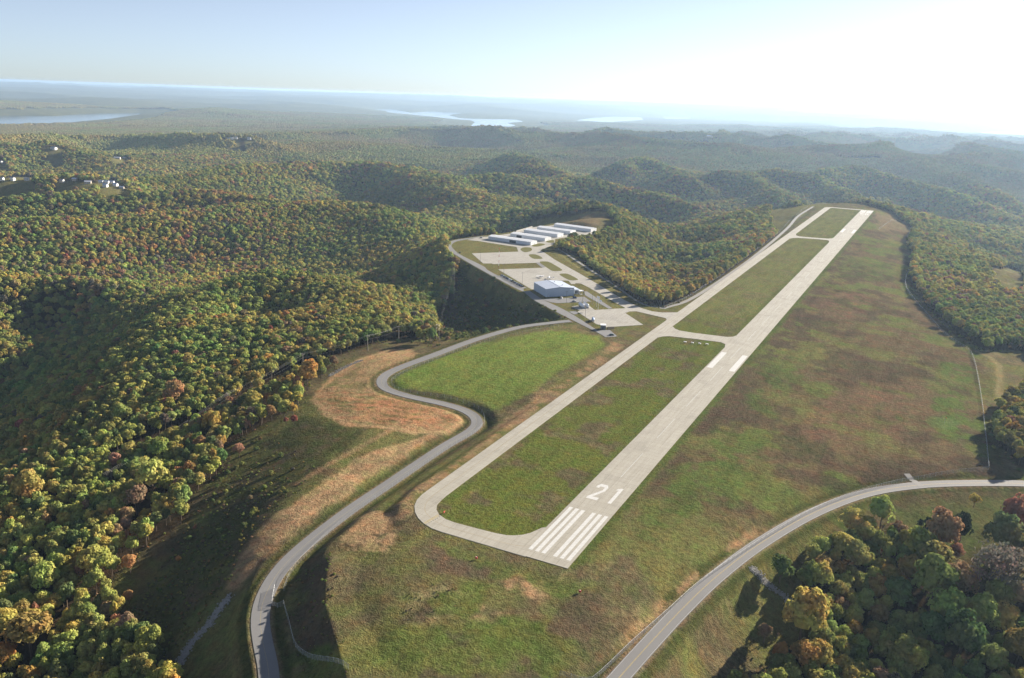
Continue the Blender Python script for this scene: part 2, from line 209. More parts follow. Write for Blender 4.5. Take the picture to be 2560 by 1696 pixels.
 (-157.6, 4326.8, -24.2), (-144.9, 4281.9, -24.7), (-132.3, 4237.0, -25.1), (-119.6, 4192.1, -25.6), (-107.0, 4147.2, -26.1), (-94.3, 4102.3, -26.5), (-81.7, 4057.4, -27.0),
 (-69.1, 4012.6, -27.5), (-56.4, 3967.7, -27.9), (-43.8, 3922.8, -28.4), (-31.1, 3877.9, -28.9), (-18.5, 3833.0, -29.3), (-5.8, 3788.2, -29.8), (6.8, 3743.3, -30.3),
 (19.5, 3698.4, -30.7), (32.1, 3653.5, -31.2), (46.4, 3606.6, -32.0), (60.7, 3559.8, -32.7), (75.0, 3512.9, -33.5), (89.3, 3466.1, -34.3), (103.6, 3419.2, -35.0),
 (118.0, 3372.4, -35.8), (132.3, 3325.5, -36.5), (146.6, 3278.7, -37.3), (160.9, 3231.8, -38.1), (175.2, 3185.0, -38.8), (189.5, 3138.1, -39.6), (198.0, 3090.9, -40.4),
 (206.6, 3043.8, -41.3), (215.1, 2996.7, -42.1), (223.6, 2949.5, -43.0), (232.2, 2902.3, -43.8), (240.7, 2855.2, -44.6), (249.2, 2808.0, -45.5), (257.7, 2760.9, -46.3),
 (266.3, 2713.8, -47.2), (274.8, 2666.6, -48.0), (-591.0, 453.4, -47.0), (-579.1, 250.9, -54.0), (-553.6, 195.8, -56.0), (-518.2, 147.8, -57.5), (-485.9, 104.9, -59.0),
 (-439.2, 50.4, -63.0), (-414.7, 11.1, -67.0), (-397.3, -29.2, -71.0), (-655.8, 500.3, -81.0), (-503.3, 2.6, -97.0), (-472.2, -57.1, -105.0), (-442.9, 311.7, -45.0),
 (-1023.3, 398.0, -38.0), (-985.4, 451.1, -38.0), (-946.3, 501.6, -37.0), (-845.4, 707.0, -34.0), (-828.1, 773.4, -33.0), (-798.4, 822.5, -32.0), (-739.5, 813.3, -40.0),
 (-700.6, 783.6, -44.0), (-919.4, 348.7, -68.0), (-1194.9, 479.4, -38.0), (-1173.4, 522.0, -38.0), (-1133.2, 570.5, -38.0), (-1101.3, 611.4, -37.0), (-1071.0, 658.6, -36.0),
 (-1044.1, 698.5, -35.0), (-1028.6, 757.4, -34.0), (-1003.5, 846.6, -33.0), (-955.6, 929.3, -32.0), (-888.7, 1011.4, -32.0), (-684.5, 1002.4, -37.0), (-497.8, 857.5, -50.0),
 (-1298.8, 528.7, -68.0), (-1268.0, 587.3, -68.0), (-1222.7, 642.7, -68.0), (-1195.2, 677.8, -67.0), (-1167.8, 720.7, -66.0), (-1139.5, 788.0, -64.0), (-960.5, 1101.3, -62.0),
 (-567.5, 1065.2, -70.0), (-516.0, 1026.4, -74.0), (-744.7, 183.1, -44.0), (-851.5, 327.9, -44.0), (-717.7, 416.3, -52.0), (-648.6, 424.1, -64.0), (-748.4, 501.0, -68.0),
 (-1077.6, 1075.9, -56.0), (-1163.9, 1058.4, -48.0), (-1266.0, 1009.1, -45.0), (-1310.7, 932.9, -46.5), (-1433.4, 754.2, -52.0), (-1464.8, 703.8, -52.0), (-1093.0, 1154.4, -76.0),
 (-1188.4, 1134.6, -68.0), (-1317.4, 1070.4, -65.0), (-1532.8, 746.0, -72.0), (-1043.0, 899.3, -56.0), (-1108.9, 887.0, -48.0), (-1150.4, 871.1, -45.0), (-1206.9, 757.0, -50.0),
 (-1236.1, 717.7, -52.0), (-1285.6, 651.4, -52.0), (-1312.0, 608.8, -52.0), (-1084.4, 810.8, -68.0), (-1103.7, 763.2, -68.0), (-1376.0, 1207.0, -60.0), (-1398.8, 1262.8, -56.0),
 (-1415.8, 1300.1, -52.0), (-1416.0, 1343.7, -50.0), (-1418.5, 1397.5, -48.0), (-1412.0, 1456.2, -48.0), (-1406.7, 1511.4, -48.0), (-1376.7, 1590.7, -48.0),
 (-1347.2, 1625.5, -48.0), (-1304.1, 1615.1, -50.0), (-1256.8, 1600.0, -51.0), (-1209.2, 1573.8, -53.3), (-1171.6, 1542.2, -54.7), (-1134.1, 1510.6, -56.0),
 (-1096.5, 1479.0, -57.3), (-1059.0, 1447.4, -58.7), (-1024.4, 1418.3, -60.0), (-987.0, 1382.2, -61.5), (-947.1, 1343.8, -63.0), (-907.2, 1305.4, -64.5), (-1264.9, 1252.3, -94.0),
 (-1287.7, 1308.1, -90.0), (-1296.1, 1348.5, -84.0), (-1298.5, 1393.3, -82.0), (-1292.6, 1443.6, -82.0), (-1289.4, 1486.4, -82.0), (-1263.9, 1549.6, -82.0),
 (-1313.4, 1526.1, -82.0), (-1248.9, 1450.4, -88.7), (-1211.4, 1418.8, -90.0), (-1173.8, 1387.2, -91.3), (-1136.3, 1355.6, -92.7), (-1104.9, 1329.3, -94.0),
 (-1070.2, 1295.8, -95.5), (-1030.3, 1257.4, -97.0), (-990.4, 1219.0, -98.5), (-950.5, 1180.5, -100.0), (-1631.0, 1254.1, -52.0), (-1635.8, 1334.8, -50.0),
 (-1638.3, 1405.3, -48.0), (-1630.7, 1479.5, -48.0), (-1621.9, 1557.2, -48.0), (-1600.5, 1619.0, -48.0), (-1583.4, 1666.0, -48.0), (-1549.6, 1743.1, -48.0),
 (-1481.0, 1800.1, -48.0), (-1390.1, 1857.4, -48.0), (-1284.4, 1839.8, -49.0), (-1237.1, 1824.7, -50.0), (-1189.7, 1809.5, -51.0), (-1122.8, 1785.9, -52.0),
 (-1067.5, 1742.1, -53.3), (-1030.0, 1710.5, -54.7), (-876.8, 1581.5, -60.0), (-834.4, 1540.7, -61.5), (-794.5, 1502.3, -63.0), (-1690.9, 1078.7, -94.0), (-1713.6, 1134.5, -90.0),
 (-1748.3, 1229.0, -86.0), (-1755.7, 1330.0, -84.0), (-1758.3, 1409.5, -82.0), (-1750.1, 1492.1, -82.0), (-1739.2, 1582.2, -82.0), (-1713.3, 1660.1, -82.0),
 (-1696.1, 1707.1, -82.0), (-1644.2, 1817.0, -82.0), (-1554.0, 1895.4, -82.0), (-1417.2, 1974.3, -82.0), (-1247.9, 1954.1, -83.0), (-1200.5, 1939.0, -84.0),
 (-1153.2, 1923.8, -85.0), (-1064.9, 1891.1, -86.0), (-990.2, 1833.9, -87.3), (-952.7, 1802.3, -88.7), (-751.2, 1627.1, -95.5), (-711.3, 1588.7, -97.0), (-846.5, 1625.0, -45.0),
 (-792.0, 1654.3, -46.0), (-675.7, 1610.9, -75.0), (-991.1, 1774.3, -44.0), (-895.0, 1825.7, -46.0), (-988.2, 1889.4, -70.0), (-946.5, 1911.4, -71.0), (-498.5, 1276.3, -36.0),
 (-525.9, 1340.7, -66.0), (208.1, 1384.6, -54.0), (227.0, 1314.5, -53.0), (236.4, 1268.9, -52.0), (245.8, 1223.4, -51.0), (278.0, 1148.6, -48.0), (311.3, 1094.5, -48.0),
 (201.1, 1488.4, -70.0), (268.3, 1420.3, -74.0), (295.6, 1328.6, -73.0), (305.0, 1283.1, -72.0), (314.4, 1237.6, -71.0), (337.8, 1184.9, -68.0), (370.9, 1131.1, -68.0),
 (-1345.2, 2451.5, -48.0), (-1305.5, 2413.5, -49.7), (-1265.7, 2375.5, -51.3), (-1226.0, 2337.4, -53.0), (-1189.8, 2303.1, -54.7), (-1163.3, 2268.8, -55.5),
 (-1133.1, 2230.1, -56.3), (-1102.9, 2191.4, -57.2), (-1072.7, 2152.7, -58.0), (-982.1, 2036.6, -60.5), (-951.9, 1997.9, -61.3), (-923.9, 1962.1, -63.0), (-895.8, 1926.2, -64.7),
 (-867.8, 1890.4, -66.3), (-839.8, 1854.5, -68.0), (-1397.1, 2397.3, -84.0), (-1357.3, 2359.3, -85.7), (-1317.6, 2321.3, -87.3), (-1277.8, 2283.2, -89.0), (-1245.2, 2252.5, -90.7),
 (-1192.2, 2183.9, -92.3), (-1162.0, 2145.2, -93.2), (-1011.0, 1951.8, -97.3), (-1241.6, 2559.9, -48.0), (-1201.8, 2521.9, -49.7), (-1162.1, 2483.8, -51.3),
 (-1122.3, 2445.8, -53.0), (-1079.0, 2404.1, -54.7), (-1045.1, 2361.1, -55.5), (-1014.9, 2322.4, -56.3), (-984.7, 2283.7, -57.2), (-954.5, 2245.0, -58.0), (-924.3, 2206.3, -58.8),
 (-894.1, 2167.6, -59.7), (-863.9, 2128.9, -60.5), (-833.7, 2090.3, -61.3), (-805.7, 2054.4, -63.0), (-777.7, 2018.6, -64.7), (-1189.7, 2614.1, -84.0), (-1150.0, 2576.1, -85.7),
 (-1110.2, 2538.0, -87.3), (-1070.5, 2500.0, -89.0), (-1023.6, 2454.7, -90.7), (-986.0, 2407.2, -91.5), (-955.8, 2368.5, -92.3), (-925.6, 2329.8, -93.2), (-895.4, 2291.1, -94.0),
 (-865.2, 2252.5, -94.8), (-835.0, 2213.8, -95.7), (-804.8, 2175.1, -96.5), (-774.6, 2136.4, -97.3), (-746.6, 2100.6, -99.0), (-718.6, 2064.8, -100.7), (-554.5, 1711.1, -71.0),
 (-483.3, 1670.8, -82.7), (-449.7, 1639.8, -86.0), (-552.1, 1636.1, -107.0), (-500.6, 1584.7, -118.0), (-665.0, 1913.4, -59.3), (-476.8, 1859.3, -76.0), (-415.3, 1812.1, -79.3),
 (-381.7, 1781.1, -82.7), (-348.1, 1750.2, -86.0), (-621.1, 1974.2, -95.3), (-330.8, 1836.3, -118.0), (-297.2, 1805.3, -118.0), (-790.7, 2472.2, -48.0), (-791.8, 2521.9, -49.3),
 (-810.3, 2561.5, -61.3), (-740.0, 2454.0, -65.1), (-685.7, 2329.7, -68.6), (-667.6, 2288.2, -69.7), (-649.4, 2246.8, -70.9), (-631.3, 2205.4, -72.0), (-754.4, 2299.7, -104.6),
 (-736.3, 2258.2, -105.7), (-718.2, 2216.8, -106.9), (-700.0, 2175.3, -108.0), (-940.7, 2468.8, -48.0), (-941.8, 2518.5, -49.3), (-942.9, 2568.2, -50.7), (-944.0, 2617.9, -52.0),
 (-945.1, 2667.6, -53.3), (-946.2, 2717.3, -54.7), (-894.6, 2840.3, -56.0), (-781.9, 2773.2, -57.3), (-751.4, 2732.7, -58.7), (-720.9, 2692.2, -60.0), (-690.4, 2651.6, -61.3),
 (-659.9, 2611.1, -62.7), (-624.9, 2563.7, -64.0), (-602.6, 2514.1, -65.1), (-584.4, 2472.7, -66.3), (-530.1, 2348.3, -69.7), (-1016.8, 2516.9, -85.3), (-1017.9, 2566.6, -86.7),
 (-1019.0, 2616.3, -88.0), (-1020.1, 2666.0, -89.3), (-1021.2, 2715.7, -90.7), (-917.0, 2911.9, -92.0), (-630.5, 2696.7, -97.3), (-600.0, 2656.2, -98.7), (-560.4, 2602.0, -100.0),
 (-533.8, 2544.1, -101.1), (-482.6, 2366.3, -52.0), (-447.1, 2326.4, -68.5), (-429.1, 2283.6, -70.0), (-411.0, 2240.8, -71.5), (-393.0, 2198.0, -73.0), (-375.0, 2155.2, -74.5),
 (-320.9, 2026.1, -80.8), (-302.8, 1982.8, -83.2), (-284.8, 1939.5, -85.6), (-266.7, 1896.2, -88.0), (-462.1, 2168.9, -109.0), (-344.9, 2470.3, -65.5), (-326.9, 2427.5, -67.0),
 (-308.9, 2384.7, -68.5), (-290.8, 2341.9, -70.0), (-272.8, 2299.1, -71.5), (-254.8, 2256.2, -73.0), (-236.7, 2213.4, -74.5), (-218.6, 2170.5, -76.0), (-200.5, 2127.1, -78.4),
 (-182.5, 2083.8, -80.8), (-164.4, 2040.5, -83.2), (-146.3, 1997.3, -85.6), (-128.3, 1954.0, -88.0), (-377.1, 2496.0, -52.0), (-287.3, 2502.1, -60.0), (-230.3, 2356.1, -73.6),
 (-209.5, 2309.2, -76.0), (-193.9, 2268.9, -78.4), (-177.6, 2226.8, -80.8), (-161.3, 2184.8, -83.2), (-144.9, 2142.7, -85.6), (-128.6, 2100.7, -88.0), (-387.3, 2645.6, -52.0),
 (-205.2, 2641.9, -64.0), (-157.5, 2562.0, -66.4), (-136.1, 2513.6, -68.8), (-114.6, 2465.2, -71.2), (-93.2, 2416.9, -73.6), (-71.1, 2367.0, -76.0), (-54.1, 2323.2, -78.4),
 (-37.7, 2281.1, -80.8), (-21.4, 2239.1, -83.2), (-5.1, 2197.0, -85.6), (11.2, 2154.9, -88.0), (-162.9, 2703.9, -100.0), (-1.9, 2395.9, -112.0), (15.9, 2350.3, -114.4),
 (32.2, 2308.2, -116.8), (48.5, 2266.2, -118.0), (64.8, 2224.1, -118.0), (81.1, 2182.1, -118.0), (-196.4, 2775.4, -50.0), (-145.8, 2906.2, -54.5), (-92.2, 2783.9, -66.7),
 (-68.4, 2741.9, -68.0), (-41.2, 2698.6, -69.8), (-14.9, 2656.6, -71.6), (11.4, 2614.7, -73.4), (37.7, 2572.7, -75.2), (61.8, 2534.4, -77.0), (81.8, 2492.4, -78.8),
 (103.8, 2446.8, -80.6), (125.7, 2401.1, -82.4), (147.7, 2355.4, -84.2), (169.6, 2309.7, -86.0), (-104.8, 2658.8, -105.8), (-78.5, 2616.8, -107.6), (36.2, 2414.3, -116.6),
 (58.1, 2368.6, -118.0), (80.0, 2322.9, -118.0), (102.0, 2277.3, -118.0), (-336.2, 2829.6, -50.0), (-319.4, 2873.2, -51.5), (-302.5, 2916.7, -53.0), (-285.6, 2960.3, -54.5),
 (-268.8, 3003.9, -56.0), (-251.9, 3047.5, -57.5), (-170.9, 3138.8, -59.0), (-76.9, 3060.5, -60.3), (-53.9, 3020.0, -61.6), (-30.8, 2979.5, -62.9), (-7.8, 2939.0, -64.1),
 (15.2, 2898.5, -65.4), (38.2, 2858.0, -66.7), (60.4, 2818.9, -68.0), (85.8, 2778.3, -69.8), (112.1, 2736.3, -71.6), (138.4, 2694.4, -73.4), (164.7, 2652.4, -75.2),
 (193.2, 2606.8, -77.0), (217.0, 2557.4, -78.8), (282.9, 2420.4, -84.2), (304.8, 2374.7, -86.0), (-372.5, 2943.8, -89.0), (-355.6, 2987.4, -90.5), (-338.7, 3031.0, -92.0),
 (-321.9, 3074.6, -93.5), (-176.6, 3213.6, -95.0), (-11.7, 3097.6, -96.3), (11.4, 3057.1, -97.6), (34.4, 3016.5, -98.9), (57.4, 2976.0, -100.1), (80.4, 2935.5, -101.4),
 (103.4, 2895.0, -102.7), (124.7, 2857.4, -104.0), (149.4, 2818.1, -105.8), (372.4, 2407.1, -118.0), (-504.1, 4210.4, -44.0), (-425.1, 4335.1, -48.2), (-398.8, 4376.7, -49.6),
 (-372.5, 4418.3, -51.0), (-315.8, 4406.9, -56.6), (-262.3, 4397.2, -58.7), (-217.1, 4261.5, -62.7), (-204.5, 4216.6, -63.1), (-191.8, 4171.8, -63.6), (-179.2, 4126.9, -64.1),
 (-166.5, 4082.0, -64.5), (-153.9, 4037.1, -65.0), (-141.2, 3992.2, -65.5), (-128.6, 3947.3, -65.9), (-116.0, 3902.5, -66.4), (-103.3, 3857.6, -66.9), (-90.7, 3812.7, -67.3),
 (-78.0, 3767.8, -67.8), (-65.4, 3722.9, -68.3), (-52.7, 3678.0, -68.7), (-39.9, 3632.4, -69.2), (-25.3, 3584.7, -70.0), (-11.0, 3537.9, -70.7), (3.3, 3491.0, -71.5),
 (17.6, 3444.2, -72.3), (31.9, 3397.3, -73.0), (46.2, 3350.5, -73.8), (60.5, 3303.6, -74.5), (74.8, 3256.8, -75.3), (89.2, 3209.9, -76.1), (103.5, 3163.0, -76.8),
 (116.6, 3120.4, -77.6), (124.2, 3077.6, -78.4), (132.8, 3030.4, -79.3), (141.3, 2983.3, -80.1), (149.8, 2936.1, -81.0), (158.3, 2889.0, -81.8), (183.9, 2747.5, -84.3),
 (192.5, 2700.4, -85.2), (-440.8, 4170.2, -80.0), (-414.4, 4211.8, -81.4), (-388.1, 4253.4, -82.8), (-361.8, 4295.0, -84.2), (-353.8, 4360.7, -88.4), (-289.3, 4241.2, -98.7),
 (-276.7, 4196.3, -99.1), (-264.0, 4151.4, -99.6), (-251.4, 4106.5, -100.1), (-238.7, 4061.7, -100.5), (-226.1, 4016.8, -101.0), (-213.4, 3971.9, -101.5), (-200.8, 3927.0, -101.9),
 (-188.1, 3882.1, -102.4), (-175.5, 3837.2, -102.9), (-162.9, 3792.4, -103.3), (-150.2, 3747.5, -103.8), (-137.6, 3702.6, -104.3), (-124.9, 3657.7, -104.7),
 (-111.8, 3611.2, -105.2), (-97.1, 3562.8, -106.0), (-82.7, 3516.0, -106.7), (-68.4, 3469.1, -107.5), (-54.1, 3422.3, -108.3), (-39.8, 3375.4, -109.0), (-25.5, 3328.6, -109.8),
 (-11.2, 3281.7, -110.5), (3.1, 3234.9, -111.3), (17.4, 3188.0, -112.1), (31.7, 3141.1, -112.8), (43.7, 3102.7, -113.6), (-630.9, 4290.6, -44.0), (-604.5, 4332.2, -45.4),
 (-578.2, 4373.8, -46.8), (-551.9, 4415.4, -48.2), (-525.5, 4457.0, -49.6), (-499.2, 4498.5, -51.0), (-437.4, 4569.6, -52.4), (-342.7, 4564.2, -54.5), (-289.2, 4554.5, -56.6),
 (-235.7, 4544.9, -58.7), (-147.8, 4519.3, -60.8), (-110.7, 4436.9, -61.3), (-98.0, 4392.0, -61.7), (-85.4, 4347.1, -62.2), (-72.7, 4302.2, -62.7), (-60.1, 4257.3, -63.1),
 (-47.4, 4212.4, -63.6), (-34.8, 4167.6, -64.1), (-22.2, 4122.7, -64.5), (-9.5, 4077.8, -65.0), (3.1, 4032.9, -65.5), (15.8, 3988.0, -65.9), (28.4, 3943.1, -66.4),
 (41.1, 3898.3, -66.9), (53.7, 3853.4, -67.3), (66.4, 3808.5, -67.8), (79.0, 3763.6, -68.3), (91.6, 3718.7, -68.7), (104.1, 3674.6, -69.2), (118.1, 3628.6, -70.0),
 (132.4, 3581.7, -70.7), (146.8, 3534.8, -71.5), (161.1, 3488.0, -72.3), (175.4, 3441.1, -73.0), (189.7, 3394.3, -73.8), (204.0, 3347.4, -74.5), (218.3, 3300.6, -75.3),
 (232.6, 3253.7, -76.1), (246.9, 3206.9, -76.8), (262.4, 3155.8, -77.6), (271.8, 3104.3, -78.4), (280.4, 3057.2, -79.3), (288.9, 3010.0, -80.1), (297.4, 2962.9, -81.0),
 (306.0, 2915.7, -81.8), (314.5, 2868.6, -82.6), (323.0, 2821.4, -83.5), (331.5, 2774.3, -84.3), (340.1, 2727.1, -85.2), (348.6, 2680.0, -86.0), (-694.2, 4330.8, -80.0),
 (-667.9, 4372.3, -81.4), (-641.6, 4413.9, -82.8), (-615.2, 4455.5, -84.2), (-588.9, 4497.1, -85.6), (-562.6, 4538.7, -87.0), (-465.2, 4639.3, -88.4), (-329.4, 4638.0, -90.5),
 (-275.9, 4628.3, -92.6), (-222.4, 4618.7, -94.7), (-100.1, 4577.1, -96.8), (-38.5, 4457.2, -97.3), (-25.8, 4412.3, -97.7), (-13.2, 4367.4, -98.2), (-0.5, 4322.5, -98.7),
 (12.1, 4277.7, -99.1), (24.7, 4232.8, -99.6), (37.4, 4187.9, -100.1), (50.0, 4143.0, -100.5), (62.7, 4098.1, -101.0), (75.3, 4053.2, -101.5), (88.0, 4008.4, -101.9),
 (100.6, 3963.5, -102.4), (113.3, 3918.6, -102.9), (125.9, 3873.7, -103.3), (138.5, 3828.8, -103.8), (151.2, 3783.9, -104.3), (163.8, 3739.1, -104.7), (176.0, 3695.8, -105.2),
 (189.9, 3650.5, -106.0), (204.2, 3603.6, -106.7), (218.5, 3556.7, -107.5), (232.8, 3509.9, -108.3), (247.1, 3463.0, -109.0), (261.4, 3416.2, -109.8), (275.7, 3369.3, -110.5),
 (290.0, 3322.5, -111.3), (304.3, 3275.6, -112.1), (318.7, 3228.8, -112.8), (335.3, 3173.5, -113.6), (345.6, 3117.7, -114.4), (354.2, 3070.5, -115.3), (362.7, 3023.4, -116.1),
 (371.2, 2976.2, -117.0), (379.8, 2929.1, -117.8), (388.3, 2881.9, -118.0), (396.8, 2834.8, -118.0), (405.3, 2787.6, -118.0), (413.9, 2740.5, -118.0), (422.4, 2693.3, -118.0)]
LAKE = [[(-6154.2, 3254.3), (-6286.0, 3799.0), (-6260.6, 4204.6), (-6575.2, 4628.0), (-7014.8, 5269.4), (-7884.2, 6331.3), (-8242.0, 6658.2), (-8020.8, 5900.7), (-7433.0, 5081.9),
  (-7651.2, 4886.4), (-7539.3, 4047.2)],
 [(-9800.1, 13109.5), (-9150.2, 12953.8), (-8158.0, 11598.1), (-7466.4, 11253.7), (-6836.9, 10884.9), (-6028.6, 10153.9), (-5644.2, 9960.9), (-5245.0, 9364.4), (-4433.1, 7812.2),
  (-4379.3, 8306.7), (-4545.6, 8842.6), (-5062.6, 9607.3), (-5261.2, 10500.6), (-5709.9, 11182.9), (-5951.1, 10631.5), (-6396.7, 10654.0), (-7415.9, 12083.5), (-8122.2, 13703.1),
  (-8977.3, 14159.9), (-8148.5, 12157.8), (-10130.7, 14354.1)],
 [(-5834.0, 14884.9), (-5168.6, 12454.2), (-4709.4, 12396.6), (-5045.8, 15045.8), (-5929.9, 17511.4), (-6202.9, 17055.9)],
 [(-5763.3, 18986.4), (-5120.5, 17041.6), (-5124.3, 18500.6), (-5820.0, 20782.6)], [(588.3, 16864.4), (839.9, 15765.1), (2136.8, 17949.0), (2576.5, 22065.7), (1224.5, 19639.8)]]
CLEAR = [(-562.0, 836.4), (-406.4, 597.4), (-374.3, 566.3), (-342.3, 508.8), (-336.1, 456.6), (-302.3, 392.5), (-249.6, 320.0), (-219.1, 263.3), (-254.5, 269.1), (-265.0, 241.2),
 (-265.9, 203.2), (-254.7, 168.7), (-259.5, 152.7), (-230.6, 113.1), (-234.8, 80.1), (-237.6, 56.7), (-214.4, 29.9), (-212.4, 6.9), (-196.0, -13.1), (-200.0, -36.2),
 (-193.6, -62.9), (-172.9, -73.4), (-135.1, -88.9), (-110.8, -101.3), (-89.1, -116.4), (-20, -170), (60, -150), (85.6, -9.9), (91.2, 3.1), (95.9, 21.7), (103.5, 39.2),
 (110.3, 53.8), (97.4, 61.5), (100.0, 79.3), (108.5, 101.6), (118.1, 120.7), (131.2, 132.2), (143.8, 125.6), (158.1, 108.6), (172.5, 116.5), (179.7, 145.4), (190.7, 167.5),
 (230, 215), (240, 300), (191.2, 235.2), (180.4, 270.2), (185.9, 347.4), (204.8, 418.3), (240, 480), (210.9, 549.9), (179.1, 516.1), (155.2, 578.9), (127.8, 693.4), (105.4, 852.0),
 (101.4, 1040.2), (90.0, 1124.8), (89.4, 1384.0), (39.7, 1582.7), (-15.9, 1648.3), (-201.1, 2276.7), (-133.0, 1495.7), (-281.6, 1983.9), (-131.7, 1224.3), (-91.8, 1051.9),
 (-86.2, 795.8), (-85.2, 635.8), (-93.1, 511.4), (-100.1, 483.8), (-129.6, 498.6), (-192.6, 578.6), (-283.1, 706.5), (-310.5, 700.1), (-321.9, 743.7), (-323.2, 806.8),
 (-319.0, 879.9), (-319.5, 955.1), (-409.6, 1145.8), (-453.6, 1110.3), (-487.0, 1110.2), (-555.0, 1143.9), (-439.5, 772.5), (-459.2, 708.1)]
ZONE = {'bank_shaded': [(-91.4, -49.6), (-91.5, -35.1), (-82.7, -37.0), (-66.5, -62.7), (-32.0, -98.3), (-45.3, -96.3)],
 'bank_r': [(51.7, -21.4), (56.8, 7.3), (65.8, 42.8), (78.4, 73.3), (80.8, 71.1), (68.0, 33.8), (58.9, 0.3), (54.9, -25.7)],
 'bare_a': [(-87.8, -24.6), (-94.0, -3.5), (-91.5, 10.4), (-75.2, -3.8), (-62.2, -19.3), (-60.6, -32.8), (-72.9, -34.6)],
 'bare_b': [(-15.5, -47.5), (-13.5, -30.3), (-7.1, -16.1), (7.5, -12.3), (8.9, -24.5), (-1.5, -37.9), (-6.1, -50.4)],
 'brown_d': [(-42.7, -33.4), (-43.8, -14.6), (-24.4, -14.5), (-10.2, -9.9), (-8.6, -24.7), (-26.9, -31.9)],
 'circle_e': [(139.9, 287.7), (143.4, 300.2), (153.7, 304.0), (162.7, 297.2), (154.0, 280.7), (143.9, 279.1)],
 'dark_c': [(-33.0, -55.8), (-32.0, -46.6), (-24.8, -38.6), (-17.8, -43.5), (-19.9, -56.1), (-26.9, -60.4)],
 'dark_e': [(15.7, 180.0), (21.2, 298.1), (22.1, 545.3), (14.6, 876.4), (33.6, 849.5), (42.9, 483.6), (41.3, 288.7), (35.6, 184.3)],
 'shaded_slope': [(-371.9, 562.2), (-154.5, 381.9), (-156.6, 367.5), (-201.0, 298.9), (-223.2, 280.0), (-316.5, 423.4), (-336.8, 499.4)],
 'dirt_strip': [(-88.3, 13.2), (-87.2, 34.3), (-86.5, 76.3), (-92.6, 150.9), (-90.8, 227.6), (-90.3, 311.3), (-91.9, 335.1), (-82.4, 329.5), (-80.8, 227.3), (-79.7, 137.0),
                (-79.3, 73.3), (-80.1, 23.6), (-75.4, 5.2)],
 'dry_c': [(-33.6, -59.2), (-34.6, -45.7), (-27.0, -35.0), (-15.0, -36.5), (-11.8, -53.7), (-20.0, -65.0)],
 'e_clear': [(198.8, 982.4), (247.4, 1381.7), (271.3, 1377.2), (235.8, 905.8), (211.0, 843.2)],
 'far_fill': [(19.1, 1417.2), (36.3, 1570.5), (87.5, 1390.2), (40.8, 1236.5)],
 'green_e1': [(29.0, 44.3), (26.0, 108.9), (29.2, 189.5), (51.5, 193.7), (62.4, 151.5), (55.3, 101.1), (41.6, 71.0)],
 'green_e2': [(146.6, 268.7), (146.0, 369.1), (152.4, 447.8), (169.7, 448.8), (171.8, 288.1), (156.3, 266.2)],
 'green_e3': [(29.1, 755.3), (29.2, 891.8), (68.2, 946.6), (96.2, 835.8), (75.3, 780.4)],
 'green_e4': [(27.9, 326.8), (39.9, 387.5), (56.6, 387.2), (59.4, 324.7), (51.1, 236.7), (40.0, 237.3)],
 'green_field': [(-200.0, 175.3), (-202.8, 204.2), (-198.5, 227.3), (-185.9, 272.0), (-162.0, 317.7), (-142.4, 344.6), (-109.5, 346.4), (-96.2, 324.7), (-95.3, 278.4),
                 (-101.2, 213.8), (-102.3, 169.9), (-109.1, 158.7), (-126.2, 166.3), (-161.1, 168.1), (-185.5, 164.8)],
 'green_front': [(-40.5, -87.4), (-33.0, -65.9), (-9.2, -58.0), (17.0, -37.6), (21.9, -6.4), (28.2, -7.5), (25.0, -43.2), (16.6, -72.0), (-32.0, -98.3)],
 'hollow_red': [(-436.3, 536.7), (-383.0, 529.9), (-330.2, 488.4), (-231.7, 300.8), (-284.2, 363.6)],
 'knob': [(-404.1, 922.2), (-444.3, 1098.6), (-408.1, 1137.6), (-372.9, 1088.0), (-342.5, 941.2), (-358.8, 901.8)],
 'lawn_r': [(128.1, 144.2), (147.3, 168.6), (192.0, 204.3), (191.2, 178.8), (168.6, 129.8), (145.3, 133.0)],
 'nose_tan': [(-240.7, 205.2), (-243.2, 234.4), (-231.9, 244.9), (-215.3, 229.0), (-219.5, 200.4), (-225.9, 187.6)],
 'red_bench': [(-190.2, 124.4), (-178.0, 141.3), (-149.8, 144.7), (-125.4, 137.0), (-123.4, 118.0), (-142.4, 108.7), (-168.4, 108.8)],
 'red_e': [(69.6, 206.8), (74.9, 277.6), (100.6, 327.5), (135.8, 373.5), (145.7, 314.9), (134.6, 256.3), (100.7, 215.7)],
 'red_e2': [(30.3, 573.1), (41.2, 654.2), (69.2, 684.6), (80.1, 605.6), (58.3, 542.8)],
 'slope_w': [(-216.7, 100.3), (-154.4, 89.6), (-148.0, 19.8), (-143.0, -17.9), (-135.6, -42.8), (-123.5, -62.9), (-124.9, -93.1), (-164.9, -77.7), (-186.6, -18.9), (-222.2, 44.6)],
 'tan_bench': [(-228.7, 124.0), (-245.9, 165.1), (-252.0, 206.7), (-244.5, 236.1), (-217.5, 232.4), (-209.1, 207.9), (-216.0, 184.5), (-206.4, 162.9), (-191.2, 149.9),
               (-161.4, 147.1), (-135.4, 148.3), (-117.9, 136.0), (-115.0, 114.5), (-130.9, 100.8), (-154.1, 98.0), (-175.5, 91.9), (-203.8, 104.0)],
 'tan_slope': [(-121.0, 109.3), (-129.2, 88.9), (-137.7, 66.7), (-136.3, 33.8), (-138.1, 8.1), (-137.4, -17.9), (-133.6, -39.4), (-120.6, -61.9), (-113.4, -62.7), (-116.5, -46.2),
               (-120.3, -19.0), (-120.4, 20.7), (-120.9, 59.6), (-119.5, 97.3)]}
